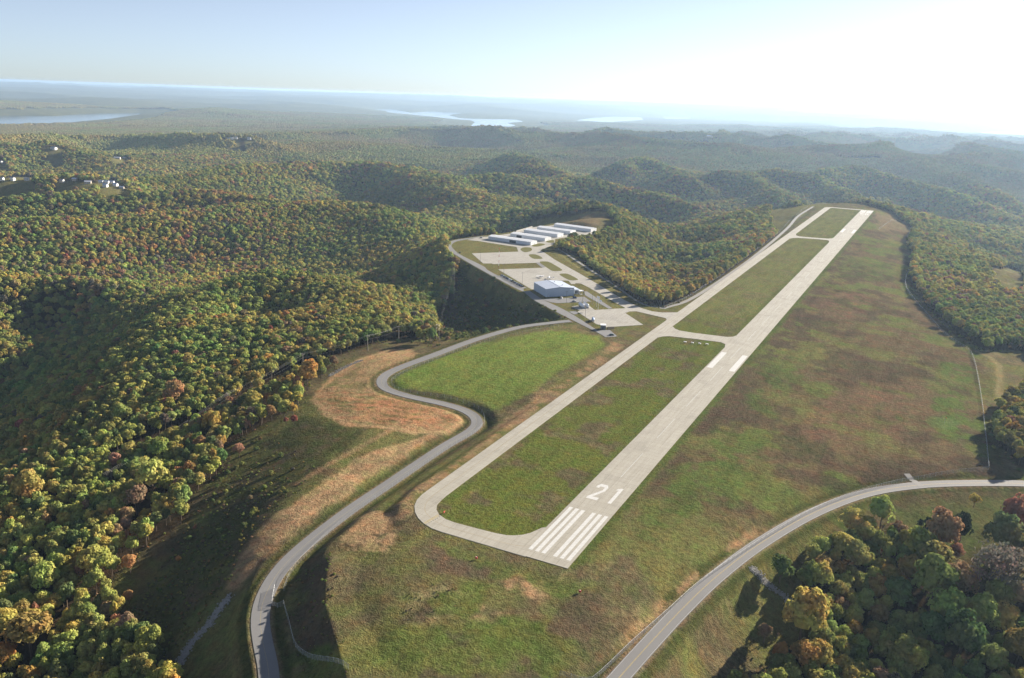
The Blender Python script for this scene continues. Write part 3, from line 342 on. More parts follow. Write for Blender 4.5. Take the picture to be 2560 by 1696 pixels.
RIPRAP = [[(-115.5, -67.0), (-114.1, -75.7), (-114.0, -80.9), (-115.0, -83.7), (-115.7, -87.5), (-113.5, -93.7), (-112.6, -98.7)],
 [(79.0, 51.7), (84.0, 53.7), (90.1, 54.5), (95.3, 53.5), (100.3, 52.4)], [(-248.2, 204.4), (-250.6, 188.8), (-249.7, 167.3)]]
TRACK_E = [(176.2, 508.1), (185.1, 495.1), (190.0, 474.0), (189.7, 430.3), (185.5, 357.9)]
SPUR = [(134.3, 191.6), (142.4, 180.6)]
TRACK_SW = [(-151.0, 19.9), (-149.4, 42.8), (-146.7, 79.0), (-145.7, 106.5)]
HOUSES = [(-1622.2, 810.4, 5.0, 0), (-1607.7, 825.7, 4.3, 0), (-1588.9, 843.4, 3.6, 0), (-1503.8, 892.4, 7.3, 1), (-1438.9, 905.2, 4.8, 2), (-1431.1, 912.0, 4.8, 2),
 (-1429.5, 923.6, 5.6, 2), (-1382.8, 895.4, 4.6, 2), (-1384.9, 873.1, 4.0, 2), (-1363.2, 893.6, 6.9, 1), (-2352.5, 1449.7, 14.6, 0), (-2858.5, 1908.1, 6.6, 0),
 (-2968.9, 2027.8, 12.4, 1), (-2977.4, 2050.0, 9.4, 1), (-2897.6, 2021.5, 12.2, 0), (-2811.2, 1969.4, 7.4, 0), (-2229.8, 1577.6, 14.5, 1), (-2263.6, 1631.3, 7.4, 1),
 (-2345.5, 1272.6, 7.1, 0), (-1512.8, 869.2, 4.0, 0), (-1444.2, 878.3, 9.5, 1), (-4314.5, 3786.3, 21.3, 1), (-4451.2, 3992.1, 28.2, 2), (-4048.8, 3543.0, 16.4, 1),
 (-2388.6, 2215.0, 6.8, 0), (-2379.4, 2224.4, 9.1, 0), (-2368.7, 2235.0, 9.1, 0), (-2333.2, 2269.6, 11.4, 0), (-3031.5, 3039.7, 11.8, 0), (-3000.6, 3040.8, 16.1, 0),
 (-2983.1, 3029.4, 11.7, 0), (-2412.5, 2190.2, 4.6, 0), (-4057.3, 8494.5, 20.0, 1), (-4862.3, 8891.6, 32.2, 1), (-3105.9, 8462.2, 47.9, 0), (-2196.6, 8229.2, 36.2, 1),
 (-1125.9, 4686.2, 26.3, 1)]
FARCLEAR = [(-1871.7, 1040.0, 111.9, 342.8), (-1699.8, 1136.5, 31.1, 382.6), (-2222.7, 1205.9, 28.7, 25.0), (-2340.9, 1448.0, 43.6, 25.0), (-2886.5, 2019.2, 78.3, 50.2),
 (-2688.0, 2061.3, 47.2, 25.0), (-2693.4, 2601.7, 73.0, 400.0), (-4202.6, 3700.7, 60.5, 260.2), (-2551.5, 2610.6, 45.9, 400.0), (-2286.4, 1391.6, 30.3, 25.0),
 (-2419.1, 1692.4, 41.0, 219.6), (-2050.1, 3109.9, 83.2, 90.2), (-3116.3, 3501.5, 63.3, 279.9), (-3005.9, 8455.9, 119.2, 300.1), (-2401.4, 8639.3, 118.7, 400.0),
 (-1829.0, 8311.1, 134.1, 230.2), (-216.2, 3745.0, 124.2, 60.5), (223.7, 1018.9, 27.3, 30.4), (-3078.6, 5752.9, 129.8, 400.0), (-1849.6, 3829.7, 58.7, 25.0)]
THANG = [[(-422.8, 727.3), (-354.3, 720.1), (-352.8, 736.3)], [(-410.4, 769.8), (-352.8, 762.1), (-352.0, 779.4)], [(-410.3, 813.0), (-352.9, 804.7), (-350.9, 821.6)],
 [(-406.2, 849.4), (-349.3, 842.6), (-349.2, 862.8)], [(-398.9, 894.7), (-333.4, 883.9), (-328.1, 884.1)]]
HANG = [(-231.4, 479.4), (-208.7, 454.3), (-187.9, 476.7)]
OFFICE = [(-190.6, 483.2), (-185.7, 488.3), (-186.9, 501.9)]
CANOPY = [(-180.1, 475.1), (-177.0, 478.8)]
LAMPS = [(-181.5, 442.9), (-164.7, 419.8), (-170.5, 457.8), (-143.5, 398.3), (-158.2, 452.0), (-352.0, 577.1), (-294.8, 528.4), (-257.2, 499.1)]
MAST = [(-314.7, 553.9), (-427.7, 897.8), (-440.4, 891.8)]
FLAG = [(-150.9, 444.5), (-145.6, 435.8)]
SHED = [(-117.3, 370.0), (-113.3, 369.3), (-116.9, 379.3)]
TRUCK = [(-134.0, 393.7)]
CARS = [(-192.7, 457.1), (-176.9, 451.3), (-182.4, 466.5), (-101.0, 357.9)]
PLANES = [(-253.9, 536.9), (-242.4, 536.2)]
TANKS = [(-160.1, 429.8), (-155.0, 436.0), (-165.5, 438.5)]
ROW = [(-292.7, 518.9), (-246.4, 479.2)]
PAPI = [(-42.8, 370.1), (-37.0, 371.1), (-31.1, 372.2), (-25.6, 374.1)]
REIL = [(-24.9, -13.3), (22.9, -13.1)]
CARROAD = [(-435.9, 730.6), (-401.0, 612.7)]
HEADB = [(-214.6, 450.0)]
TREES_X = [(113.3, 112.6, 5.2, 1), (121.3, 116.7, 4.5, 1), (125.9, 126.8, 5.7, 0), (120.3, 106.7, 4.8, 1), (126.1, 108.6, 5.2, 0), (137.5, 117.0, 4.1, 3), (134.8, 124.8, 4.2, 5),
 (145.5, 108.5, 7.5, 0), (150.9, 103.7, 8.5, 0), (140.0, 109.2, 4.8, 0), (107.1, 77.2, 5.2, 4), (107.0, 66.8, 5.1, 1), (112.0, 93.2, 5.7, 1), (103.4, 87.9, 4.6, 1),
 (118.9, 89.5, 6.1, 0), (90.0, 59.4, 5.0, 2), (154.2, 122.8, 8.0, 5), (173.5, 99.2, 10.4, 7), (180.5, 106.1, 11.4, 7), (178.0, 133.9, 7.9, 2), (185.4, 154.4, 7.8, 6),
 (142.0, 94.9, 6.2, 3), (133.8, 91.4, 4.7, 3), (151.3, 85.9, 9.4, 0), (161.6, 93.1, 7.3, 5), (104.2, 31.1, 8.7, 1), (108.4, 44.6, 3.9, 0), (108.4, 18.2, 6.2, 3),
 (113.3, 19.4, 5.6, 1), (122.1, 23.0, 4.4, 3), (119.3, 33.1, 4.1, 1), (112.7, 31.7, 4.8, 0), (169.9, 77.4, 7.8, 0), (179.2, 82.5, 6.4, 1), (157.2, 73.9, 8.1, 0),
 (132.0, 65.0, 3.7, 4), (129.0, 79.3, 5.2, 3), (138.8, 77.3, 6.3, 2), (125.9, 42.6, 4.2, 0), (143.3, 44.5, 5.3, 0), (147.8, 41.3, 4.9, 1), (184.3, 64.2, 6.2, 3),
 (174.9, 52.4, 5.4, 0), (135.5, 44.3, 3.9, 0), (119.6, 43.3, 3.9, 0), (163.7, 59.0, 8.2, 2), (153.9, 62.0, 5.8, 2), (131.2, 55.0, 4.4, 2), (184.4, 97.9, 8.1, 5),
 (177.3, 94.8, 5.8, 0), (91.1, 22.5, 3.1, 5), (98.7, 9.4, 3.9, 2), (134.0, 33.4, 3.5, 1), (160.2, 123.3, 3.4, 5), (167.8, 174.9, 2.9, 3), (-188.6, -108.3, 9.2, 3),
 (-203.5, -108.8, 5.7, 1), (-191.9, -117.9, 5.0, 3), (-201.5, -65.7, 7.0, 1), (-206.0, -67.8, 4.7, 5), (-228.6, -49.8, 4.3, 1), (-241.6, -36.6, 3.8, 3), (-211.5, -84.4, 5.9, 0),
 (-230.7, -75.1, 3.6, 1), (-250.3, -46.7, 3.8, 1), (-236.4, -59.2, 4.6, 0), (-222.1, -30.3, 3.7, 5), (-212.2, -29.3, 2.7, 3), (-216.8, -40.8, 3.3, 5), (-211.0, -41.1, 2.7, 4),
 (-200.0, -88.8, 3.4, 3), (-197.6, -94.3, 3.7, 1), (-210.1, -93.0, 3.2, 1), (-192.6, -83.8, 2.3, 1), (-205.8, -98.9, 4.0, 0), (-171.0, -43.6, 1.4, 4), (-191.7, -54.6, 3.5, 4),
 (-175.8, -68.8, 2.5, 4), (-166.5, -83.0, 2.7, 5), (-192.9, -74.5, 2.0, 5), (-290.9, -38.1, 7.3, 3), (-311.0, 60.7, 3.4, 3), (-321.0, 89.0, 6.8, 4), (-304.4, 47.4, 3.0, 3),
 (-310.9, 19.1, 3.7, 1), (-320.6, 36.2, 4.5, 0), (-328.3, 53.3, 6.3, 0), (-257.1, 62.2, 5.8, 3), (-315.4, 97.9, 4.8, 0), (-307.9, 103.4, 4.4, 0), (-231.1, -6.7, 7.8, 1),
 (-228.0, -20.3, 5.7, 5), (-218.5, -22.6, 2.8, 3), (-232.6, 12.9, 3.6, 4), (-221.8, 9.2, 3.5, 1), (-243.5, 39.3, 4.4, 4), (-237.5, 49.9, 3.8, 3), (-301.6, -15.3, 4.2, 1),
 (-247.7, -16.2, 4.2, 1), (-240.0, -37.8, 3.8, 1), (-287.3, 104.0, 3.5, 7), (-297.2, -8.9, 3.5, 0), (-280.3, 19.5, 5.0, 0), (-261.5, 24.8, 6.3, 0), (-269.1, 38.6, 5.0, 0),
 (-218.3, -34.3, 3.4, 5)]
CEDARS = [(143.8, 141.6, 1.9, 8), (147.2, 139.6, 2.9, 8), (142.4, 130.3, 2.9, 8), (162.4, 141.7, 5.5, 8), (157.3, 150.5, 2.6, 8), (154.7, 147.9, 2.0, 8), (144.1, 126.9, 1.9, 8)]
SHRUBS = [(-245.3, 138.7, 6.6, 3), (-235.3, 117.3, 4.0, 0), (-269.3, 138.2, 1.9, 0), (-252.0, 161.8, 3.5, 2), (-256.9, 182.7, 3.2, 5), (-254.1, 118.8, 3.8, 3), (-253.9, 110.1, 4.1, 3),
 (-255.3, 97.5, 6.3, 1), (-220.5, 95.5, 3.1, 3), (-233.9, 90.2, 3.2, 4), (-242.6, 82.0, 4.7, 7), (-224.6, 92.0, 4.2, 0), (-270.3, 92.0, 4.5, 5), (-263.1, 67.9, 5.4, 3),
 (-218.4, 45.5, 3.6, 5), (-211.3, 85.9, 2.1, 6), (-218.8, 86.8, 1.7, 6), (-274.6, 121.9, 4.3, 0)]

# ---------------------------------------------------------------- terrain (numpy)
_rng = np.random.RandomState(7)
_LAT = _rng.rand(6, 256, 256)


def vnoise(x, y, s, k=0):
    """smooth value noise in 0..1, feature size s metres"""
    u = np.asarray(x, float) / s + 31.7 * (k + 1)
    v = np.asarray(y, float) / s + 17.3 * (k + 1)
    iu = np.floor(u).astype(int)
    iv = np.floor(v).astype(int)
    fu = u - iu
    fv = v - iv
    fu = fu * fu * fu * (fu * (fu * 6 - 15) + 10)
    fv = fv * fv * fv * (fv * (fv * 6 - 15) + 10)
    L = _LAT[k % 6]
    a = L[iu & 255, iv & 255]
    b = L[(iu + 1) & 255, iv & 255]
    c = L[iu & 255, (iv + 1) & 255]
    d = L[(iu + 1) & 255, (iv + 1) & 255]
    return (a * (1 - fu) + b * fu) * (1 - fv) + (c * (1 - fu) + d * fu) * fv


def fbm(x, y, s, n=4, k=0, g=0.5):
    t = np.zeros(np.broadcast(x, y).shape)
    a = 1.0
    w = 0.0
    for i in range(n):
        t = t + a * vnoise(x + 91.0 * i, y - 53.0 * i, s, k + i)
        w += a
        a *= g
        s *= 0.47
    return t / w


def ridged(x, y, s, n=3, k=0):
    t = np.zeros(np.broadcast(x, y).shape)
    a = 1.0
    w = 0.0
    for i in range(n):
        t = t + a * (1 - np.abs(2 * vnoise(x + 77.0 * i, y + 41.0 * i, s, k + i) - 1))
        w += a
        a *= 0.5
        s *= 0.5
    return t / w


def sstep(a, b, x):
    t = np.clip((np.asarray(x, float) - a) / (b - a), 0, 1)
    return t * t * (3 - 2 * t)


def poly_sd(x, y, poly, reach=60.0):
    """signed distance to a polygon, positive inside, clipped to -reach"""
    x = np.asarray(x, float)
    y = np.asarray(y, float)
    P = np.array([p[:2] for p in poly], float)
    out = np.full(x.shape, -reach)
    m = (x > P[:, 0].min() - reach) & (x < P[:, 0].max() + reach) & (y > P[:, 1].min() - reach) & (y < P[:, 1].max() + reach)
    if not m.any():
        return out
    X = x[m]
    Y = y[m]
    d2 = np.full(X.shape, 1e12)
    ins = np.zeros(X.shape, bool)
    n = len(P)
    for i in range(n):
        ax, ay = P[i]
        bx, by = P[(i + 1) % n]
        ex, ey = bx - ax, by - ay
        t = np.clip(((X - ax) * ex + (Y - ay) * ey) / max(ex * ex + ey * ey, 1e-9), 0, 1)
        d2 = np.minimum(d2, (X - ax - t * ex) ** 2 + (Y - ay - t * ey) ** 2)
        c = (ay > Y) != (by > Y)
        with np.errstate(divide='ignore', invalid='ignore'):
            ins ^= c & (X < ex * (Y - ay) / (ey if ey != 0 else 1e-9) + ax)
    d = np.sqrt(d2)
    out[m] = np.maximum(np.where(ins, d, -d), -reach)
    return out


def catmull(pts, step=4.0):
    P = np.array(pts, float)
    P = np.vstack([2 * P[0] - P[1], P, 2 * P[-1] - P[-2]])
    res = []
    for i in range(1, len(P) - 2):
        p0, p1, p2, p3 = P[i - 1:i + 3]
        n = max(2, int(np.linalg.norm((p2 - p1)[:2]) / step))
        for j in range(n):
            t = j / n
            res.append(0.5 * ((2 * p1) + (p2 - p0) * t + (2 * p0 - 5 * p1 + 4 * p2 - p3) * t * t + (3 * p1 - p0 - 3 * p2 + p3) * t ** 3))
    res.append(P[-2])
    return np.array(res)


def path_near(x, y, path, reach):
    """distance to a polyline, z of the nearest point, signed side"""
    x = np.asarray(x, float)
    y = np.asarray(y, float)
    P = np.array(path, float)
    D = np.full(x.shape, reach * 1.0)
    Z = np.zeros(x.shape)
    S = np.zeros(x.shape)
    m = (x > P[:, 0].min() - reach) & (x < P[:, 0].max() + reach) & (y > P[:, 1].min() - reach) & (y < P[:, 1].max() + reach)
    if not m.any():
        return D, Z, S
    X = x[m]
    Y = y[m]
    bd = np.full(X.shape, reach * 1.0)
    bz = np.zeros(X.shape)
    bs = np.zeros(X.shape)
    for i in range(len(P) - 1):
        ax, ay = P[i, :2]
        ex, ey = P[i + 1, :2] - P[i, :2]
        L2 = ex * ex + ey * ey
        t = np.clip(((X - ax) * ex + (Y - ay) * ey) / max(L2, 1e-9), 0, 1)
        dx = X - ax - t * ex
        dy = Y - ay - t * ey
        d = np.sqrt(dx * dx + dy * dy)
        c = d < bd
        bd = np.where(c, d, bd)
        if P.shape[1] > 2:
            bz = np.where(c, P[i, 2] + t * (P[i + 1, 2] - P[i, 2]), bz)
        bs = np.where(c, np.sign(ex * dy - ey * dx), bs)
    D[m] = bd
    Z[m] = bz
    S[m] = bs
    return D, Z, S


ACCESS_P = catmull(ACCESS)
GRAVEL_P = catmull(GRAVEL, 8.0)
TRACKW_P = catmull(TRACK_W, 8.0)
HIGHWAY_P = catmull(HIGHWAY)
RWY = (-11.1, 11.7, 0.0, 1508.0)          # runway pavement x0 x1 y0 y1
PLAT_R = [(-86, 34), (-83, 14), (-74, 2), (-62, -5), (-46, -8), (18, -8), (18, 1514), (-92, 1516), (-90, 1100), (-86, 480), (-112, 476), (-190, 560), (-300, 690), (-318, 720), (-322, 880), (-330, 930), (-420, 930), (-436, 790), (-452, 745),
          (-463, 700), (-461, 676), (-452, 650), (-420, 612), (-388, 582), (-330, 531), (-270, 479), (-215, 433), (-154, 381), (-128, 361), (-104, 343), (-84, 352), (-84, 200)]
BANK_TOP = [(-88, -27), (-83, -38.5), (-73, -54), (-61, -69), (-44, -84), (-28, -98.6), (-8, -116)]
BANK_Z = -2.4
GX0, GX1, GY0, GY1, GS = -2700.0, 1700.0, -420.0, 3900.0, 14.0


def far_h(x, y):
    """rolling wooded plateau cut by hollows, used away from the airfield"""
    x = np.asarray(x, float)
    y = np.asarray(y, float)
    d = np.hypot(x - 129, y + 295)
    wx = 260 * (fbm(x, y, 1500, 3, 1) - 0.5) * 2
    wy = 260 * (fbm(x, y, 1500, 3, 3) - 0.5) * 2
    r = ridged(x + wx, y + wy, 860, 2, 2)
    h = -128 + 158 * r ** 1.45
    h = np.maximum(h + 26 * (fbm(x, y, 420, 3, 4) - 0.5), -122)
    f = sstep(5000, 12000, d)
    h2 = -150 + 135 * ridged(x + 2 * wx, y + 2 * wy, 2600, 3, 5) ** 1.2
    h = h * (1 - f) + h2 * f
    ang = np.degrees(np.arctan2(x - 129, y + 295))
    rise = sstep(-46, -30, ang) * (1 - sstep(-8, 6, ang))
    far = sstep(14000, 34000, d)
    h = np.minimum(h + far * (150 + 60 * rise) + sstep(12000, 20000, d) * 45 * (ridged(x, y, 5200, 2, 1) - 0.4), 185)
    return h


_grid = {}


def _make_grid():
    C = [tuple(c) for c in CTRL]
    # the airfield plateau
    for y in range(0, 1520, 60):
        for x in (-78, -40, 0, 14):
            C.append((x, y, 0.0))
    for p in PLAT_R[10:32]:
        C.append((p[0], p[1], -0.3))
    for x, y in ((-380, 700), (-380, 800), (-360, 900), (-300, 620), (-230, 540), (-200, 480), (-150, 430), (-110, 420)):
        C.append((x, y, 0.0))
    for p in ACCESS_P[::3]:
        C.append((p[0], p[1], p[2] + 0.3))
    for p in HIGHWAY_P[::3]:
        C.append((p[0], p[1], p[2] + 0.3))
    # rim taken from the far landscape
    for t in np.linspace(0, 1, 40):
        for q in ((GX0 + t * (GX1 - GX0), GY1), (GX0, GY0 + t * (GY1 - GY0)), (GX1, GY0 + t * (GY1 - GY0))):
            C.append((q[0], q[1], float(far_h(q[0], q[1]))))
    C = np.array(C, float)
    _, iu = np.unique(np.round(C[:, :2] / 3.0), axis=0, return_index=True)
    C = C[np.sort(iu)]
    n = len(C)
    R = np.sqrt((C[:, None, 0] - C[None, :, 0]) ** 2 + (C[:, None, 1] - C[None, :, 1]) ** 2)
    A = np.zeros((n + 1, n + 1))
    A[:n, :n] = R + np.eye(n) * -1.5
    A[:n, n] = 1
    A[n, :n] = 1
    w = np.linalg.solve(A, np.append(C[:, 2], 0))
    gx = np.arange(GX0, GX1 + 1, GS)
    gy = np.arange(GY0, GY1 + 1, GS)
    H = np.full((len(gx), len(gy)), w[n])
    for i, xx in enumerate(gx):
        r = np.sqrt((xx - C[:, 0][:, None]) ** 2 + (gy[None, :] - C[:, 1][:, None]) ** 2)
        H[i] += w[:n] @ r
    for _ in range(2):                       # soften the cusps
        Q = np.pad(H, 1, mode='edge')
        H = (Q[:-2, 1:-1] + Q[2:, 1:-1] + Q[1:-1, :-2] + Q[1:-1, 2:] + 2 * Q[1:-1, 1:-1]) / 6
    _grid['H'] = H


def rbf_h(x, y):
    if 'H' not in _grid:
        _make_grid()
    H = _grid['H']
    u = np.clip((x - GX0) / GS, 0, H.shape[0] - 1.001)
    v = np.clip((y - GY0) / GS, 0, H.shape[1] - 1.001)
    i = u.astype(int)
    j = v.astype(int)
    a = u - i
    b = v - j
    return (H[i, j] * (1 - a) + H[i + 1, j] * a) * (1 - b) + (H[i, j + 1] * (1 - a) + H[i + 1, j + 1] * a) * b


def height(x, y, detail=True):
    x = np.asarray(x, float)
    y = np.asarray(y, float)
    e = np.minimum(np.minimum(x - GX0, GX1 - x), GY1 - y)
    w = sstep(0, 900, e)
    h = far_h(x, y)
    # undulation added to the smooth control surface of the nearer ridges
    near = np.hypot(x + 100, y - 600)
    und = 16 * (ridged(x, y, 300, 2, 2) - 0.62) * sstep(900, 1900, near) + 5 * (fbm(x, y, 90, 3, 4) - 0.5) * sstep(250, 900, near)
    h = h * (1 - w) + (rbf_h(x, y) + und) * w
    dc = np.hypot(x - 129, y + 295)
    for L in LAKE:
        d = poly_sd(x, y, L, 6000.0)
        if (d <= -5999).all():
            continue
        cl_ = np.mean([math.hypot(p[0] - 129, p[1] + 295) for p in L])
        k = 0.013 + 0.07 * sstep(-200, 700, dc - cl_)
        q = np.maximum(-d - 30, 0)
        cap = -128.5 + k * np.minimum(q, 2200) + 0.06 * np.maximum(q - 2200, 0)
        h = np.where(d > -5999, np.minimum(h, np.maximum(cap, -128.5)), h)
        s = sstep(-90, 60, d)
        h = h * (1 - s) + (-150) * s
    # airfield: level ground
    d = poly_sd(x, y, PLAT_R, 40.0)
    if detail:
        g = (fbm(x, y, 16, 3, 1) - 0.5) * 0.8 * sstep(0, -14, d)
        h = h + g
    s = sstep(-7, 3, d)
    h = h * (1 - s) + (-0.12) * s
    # the steep fill bank above the road bend
    D, Z, S = path_near(x, y, BANK_TOP, 60.0)
    S = poly_sd(x, y, BANK_TOP + [(40, -130), (40, 0), (-100, 0)], 70.0)
    ends = sstep(-27, -44, y)
    e = 1 - sstep(12, 45, D)
    h_was = h
    hi = h * (1 - e) + np.maximum(h, BANK_Z) * e
    lo = np.where(D < 20, np.maximum(BANK_Z - 0.8 * D, np.minimum(h, BANK_Z - 7.5)), h)
    h = np.where(D < 59.9, np.where(S > 0, hi, np.where(D < 13, np.minimum(lo, BANK_Z), lo)), h)
    ends = ends * np.where(D < 59.9, 1.0, 0.0)
    h = h_was * (1 - ends) + h * ends
    # roads: a level bench with a shallow ditch each side
    for P, hw, bank in ((GRAVEL_P, 2.4, 5.0), (TRACKW_P, 1.8, 4.0)):
        D, Z, S = path_near(x, y, P, 12.0)
        s = 1 - sstep(hw + 1.2, hw + 1.2 + bank, D)
        h = h * (1 - s) + Z * s
    for P, hw, bank in ((ACCESS_P, 3.7, 9.0), (HIGHWAY_P, 3.9, 9.0)):
        D, Z, S = path_near(x, y, P, 30.0)
        s = 1 - sstep(hw + 1.6, hw + 1.6 + bank, D)
        h = h * (1 - s) + (Z - 0.14) * s
        h = h - 0.55 * np.exp(-((D - hw - 3.4) / 1.3) ** 2) * (1 - sstep(-10, -2, d))
    return h

# ---------------------------------------------------------------- helpers
def tag(o, label=None, cat=None, group=None, kind=None):
    if label:
        o['label'] = label
    if cat:
        o['category'] = cat
    if group:
        o['group'] = group
    if kind:
        o['kind'] = kind
    return o


def empty(name, loc, rz=0.0):
    o = bpy.data.objects.new(name, None)
    o.empty_display_size = 0.5
    COL.objects.link(o)
    o.location = loc
    o.rotation_euler = (0, 0, rz)
    return o


def mesh_obj(name, me, mat=None, parent=None):
    o = bpy.data.objects.new(name, me)
    COL.objects.link(o)
    if mat is not None and not me.materials:
        me.materials.append(mat)
    if parent is not None:
        o.parent = parent
    return o


class MB:
    """collects simple shapes into one mesh"""

    def __init__(s):
        s.v = []
        s.f = []

    def quad(s, a, b, c, d):
        n = len(s.v)
        s.v += [a, b, c, d]
        s.f.append((n, n + 1, n + 2, n + 3))
        return s

    def box(s, x0, x1, y0, y1, z0, z1):
        n = len(s.v)
        s.v += [(x0, y0, z0), (x1, y0, z0), (x1, y1, z0), (x0, y1, z0), (x0, y0, z1), (x1, y0, z1), (x1, y1, z1), (x0, y1, z1)]
        s.f += [tuple(n + i for i in q) for q in ((0, 3, 2, 1), (4, 5, 6, 7), (0, 1, 5, 4), (1, 2, 6, 5), (2, 3, 7, 6), (3, 0, 4, 7))]
        return s

    def loft(s, rings, cap=True):
        """rings: list of equal-length closed loops of 3D points"""
        n = len(s.v)
        k = len(rings[0])
        for r in rings:
            s.v += [tuple(p) for p in r]
        for i in range(len(rings) - 1):
            for j in range(k):
                a = n + i * k + j
                b = n + i * k + (j + 1) % k
                s.f.append((a, b, b + k, a + k))
        if cap:
            s.f.append(tuple(n + j for j in reversed(range(k))))
            s.f.append(tuple(n + (len(rings) - 1) * k + j for j in range(k)))
        return s

    def tube(s, p, q, r0, r1=None, k=8):
        p = np.array(p, float)
        q = np.array(q, float)
        r1 = r0 if r1 is None else r1
        d = q - p
        d = d / max(np.linalg.norm(d), 1e-9)
        a = np.cross(d, (0, 0, 1) if abs(d[2]) < 0.9 else (1, 0, 0))
        a /= np.linalg.norm(a)
        b = np.cross(d, a)
        ring = lambda c, r: [tuple(c + r * (math.cos(t) * a + math.sin(t) * b)) for t in [2 * math.pi * i / k for i in range(k)]]
        return s.loft([ring(p, r0), ring(q, r1)])

    def prism(s, poly, z0, z1):
        lo = [(x, y, z0) for x, y in poly]
        hi = [(x, y, z1) for x, y in poly]
        n = len(s.v)
        k = len(poly)
        s.v += lo + hi
        for j in range(k):
            s.f.append((n + j, n + (j + 1) % k, n + k + (j + 1) % k, n + k + j))
        s.f.append(tuple(n + k + j for j in range(k)))
        s.f.append(tuple(n + j for j in reversed(range(k))))
        return s

    def mesh(s, name, smooth=False):
        me = bpy.data.meshes.new(name)
        me.from_pydata(s.v, [], s.f)
        me.update()
        if smooth:
            me.polygons.foreach_set('use_smooth', [True] * len(me.polygons))
        return me

    def build(s, name, mat, parent=None, smooth=False):
        return mesh_obj(name, s.mesh(name, smooth), mat, parent)


def ccw(poly):
    a = sum(poly[i][0] * poly[(i + 1) % len(poly)][1] - poly[(i + 1) % len(poly)][0] * poly[i][1] for i in range(len(poly)))
    return list(poly) if a > 0 else list(reversed(poly))


def sheet_mesh(name, poly, z, skirt=0.25):
    """flat polygon with a thin edge going down into the ground"""
    poly = ccw([p[:2] for p in poly])
    n = len(poly)
    v = [(x, y, z) for x, y in poly] + [(x, y, z - skirt) for x, y in poly]
    tris = tessellate_polygon([[Vector((x, y, 0)) for x, y in poly]])
    f = []
    for t in tris:
        a, b, c = (Vector(v[i]) for i in t)
        f.append(tuple(t) if (b - a).cross(c - a).z > 0 else tuple(reversed(t)))
    f += [(i, n + i, n + (i + 1) % n, (i + 1) % n) for i in range(n)]
    me = bpy.data.meshes.new(name)
    me.from_pydata(v, [], f)
    me.update()
    return me


def smooth_poly(poly, it=2):
    P = [np.array(p[:2], float) for p in poly]
    for _ in range(it):
        Q = []
        for i in range(len(P)):
            a, b = P[i], P[(i + 1) % len(P)]
            Q += [a * 0.75 + b * 0.25, a * 0.25 + b * 0.75]
        P = Q
    return [tuple(p) for p in P]


def ribbon_mesh(name, path, half, dz=0.0, off=0.0, skirt=0.3):
    P = np.array(path, float)
    T = np.gradient(P[:, :2], axis=0)
    T /= np.linalg.norm(T, axis=1)[:, None]
    N = np.stack([-T[:, 1], T[:, 0]], 1)
    L = P[:, :2] + N * (off + half)
    Rr = P[:, :2] + N * (off - half)
    z = P[:, 2] + dz
    n = len(P)
    v = [(L[i, 0], L[i, 1], z[i]) for i in range(n)] + [(Rr[i, 0], Rr[i, 1], z[i]) for i in range(n)]
    f = [(n + i, n + i + 1, i + 1, i) for i in range(n - 1)]
    if skirt:
        v += [(L[i, 0], L[i, 1], z[i] - skirt) for i in range(n)] + [(Rr[i, 0], Rr[i, 1], z[i] - skirt) for i in range(n)]
        f += [(i, i + 1, 2 * n + i + 1, 2 * n + i) for i in range(n - 1)]
        f += [(n + i + 1, n + i, 3 * n + i, 3 * n + i + 1) for i in range(n - 1)]
    me = bpy.data.meshes.new(name)
    me.from_pydata(v, [], f)
    me.update()
    return me


# ---------------------------------------------------------------- materials
def new_mat(name):
    m = bpy.data.materials.new(name)
    m.use_nodes = True
    nt = m.node_tree
    for n in list(nt.nodes):
        nt.nodes.remove(n)
    return m, nt


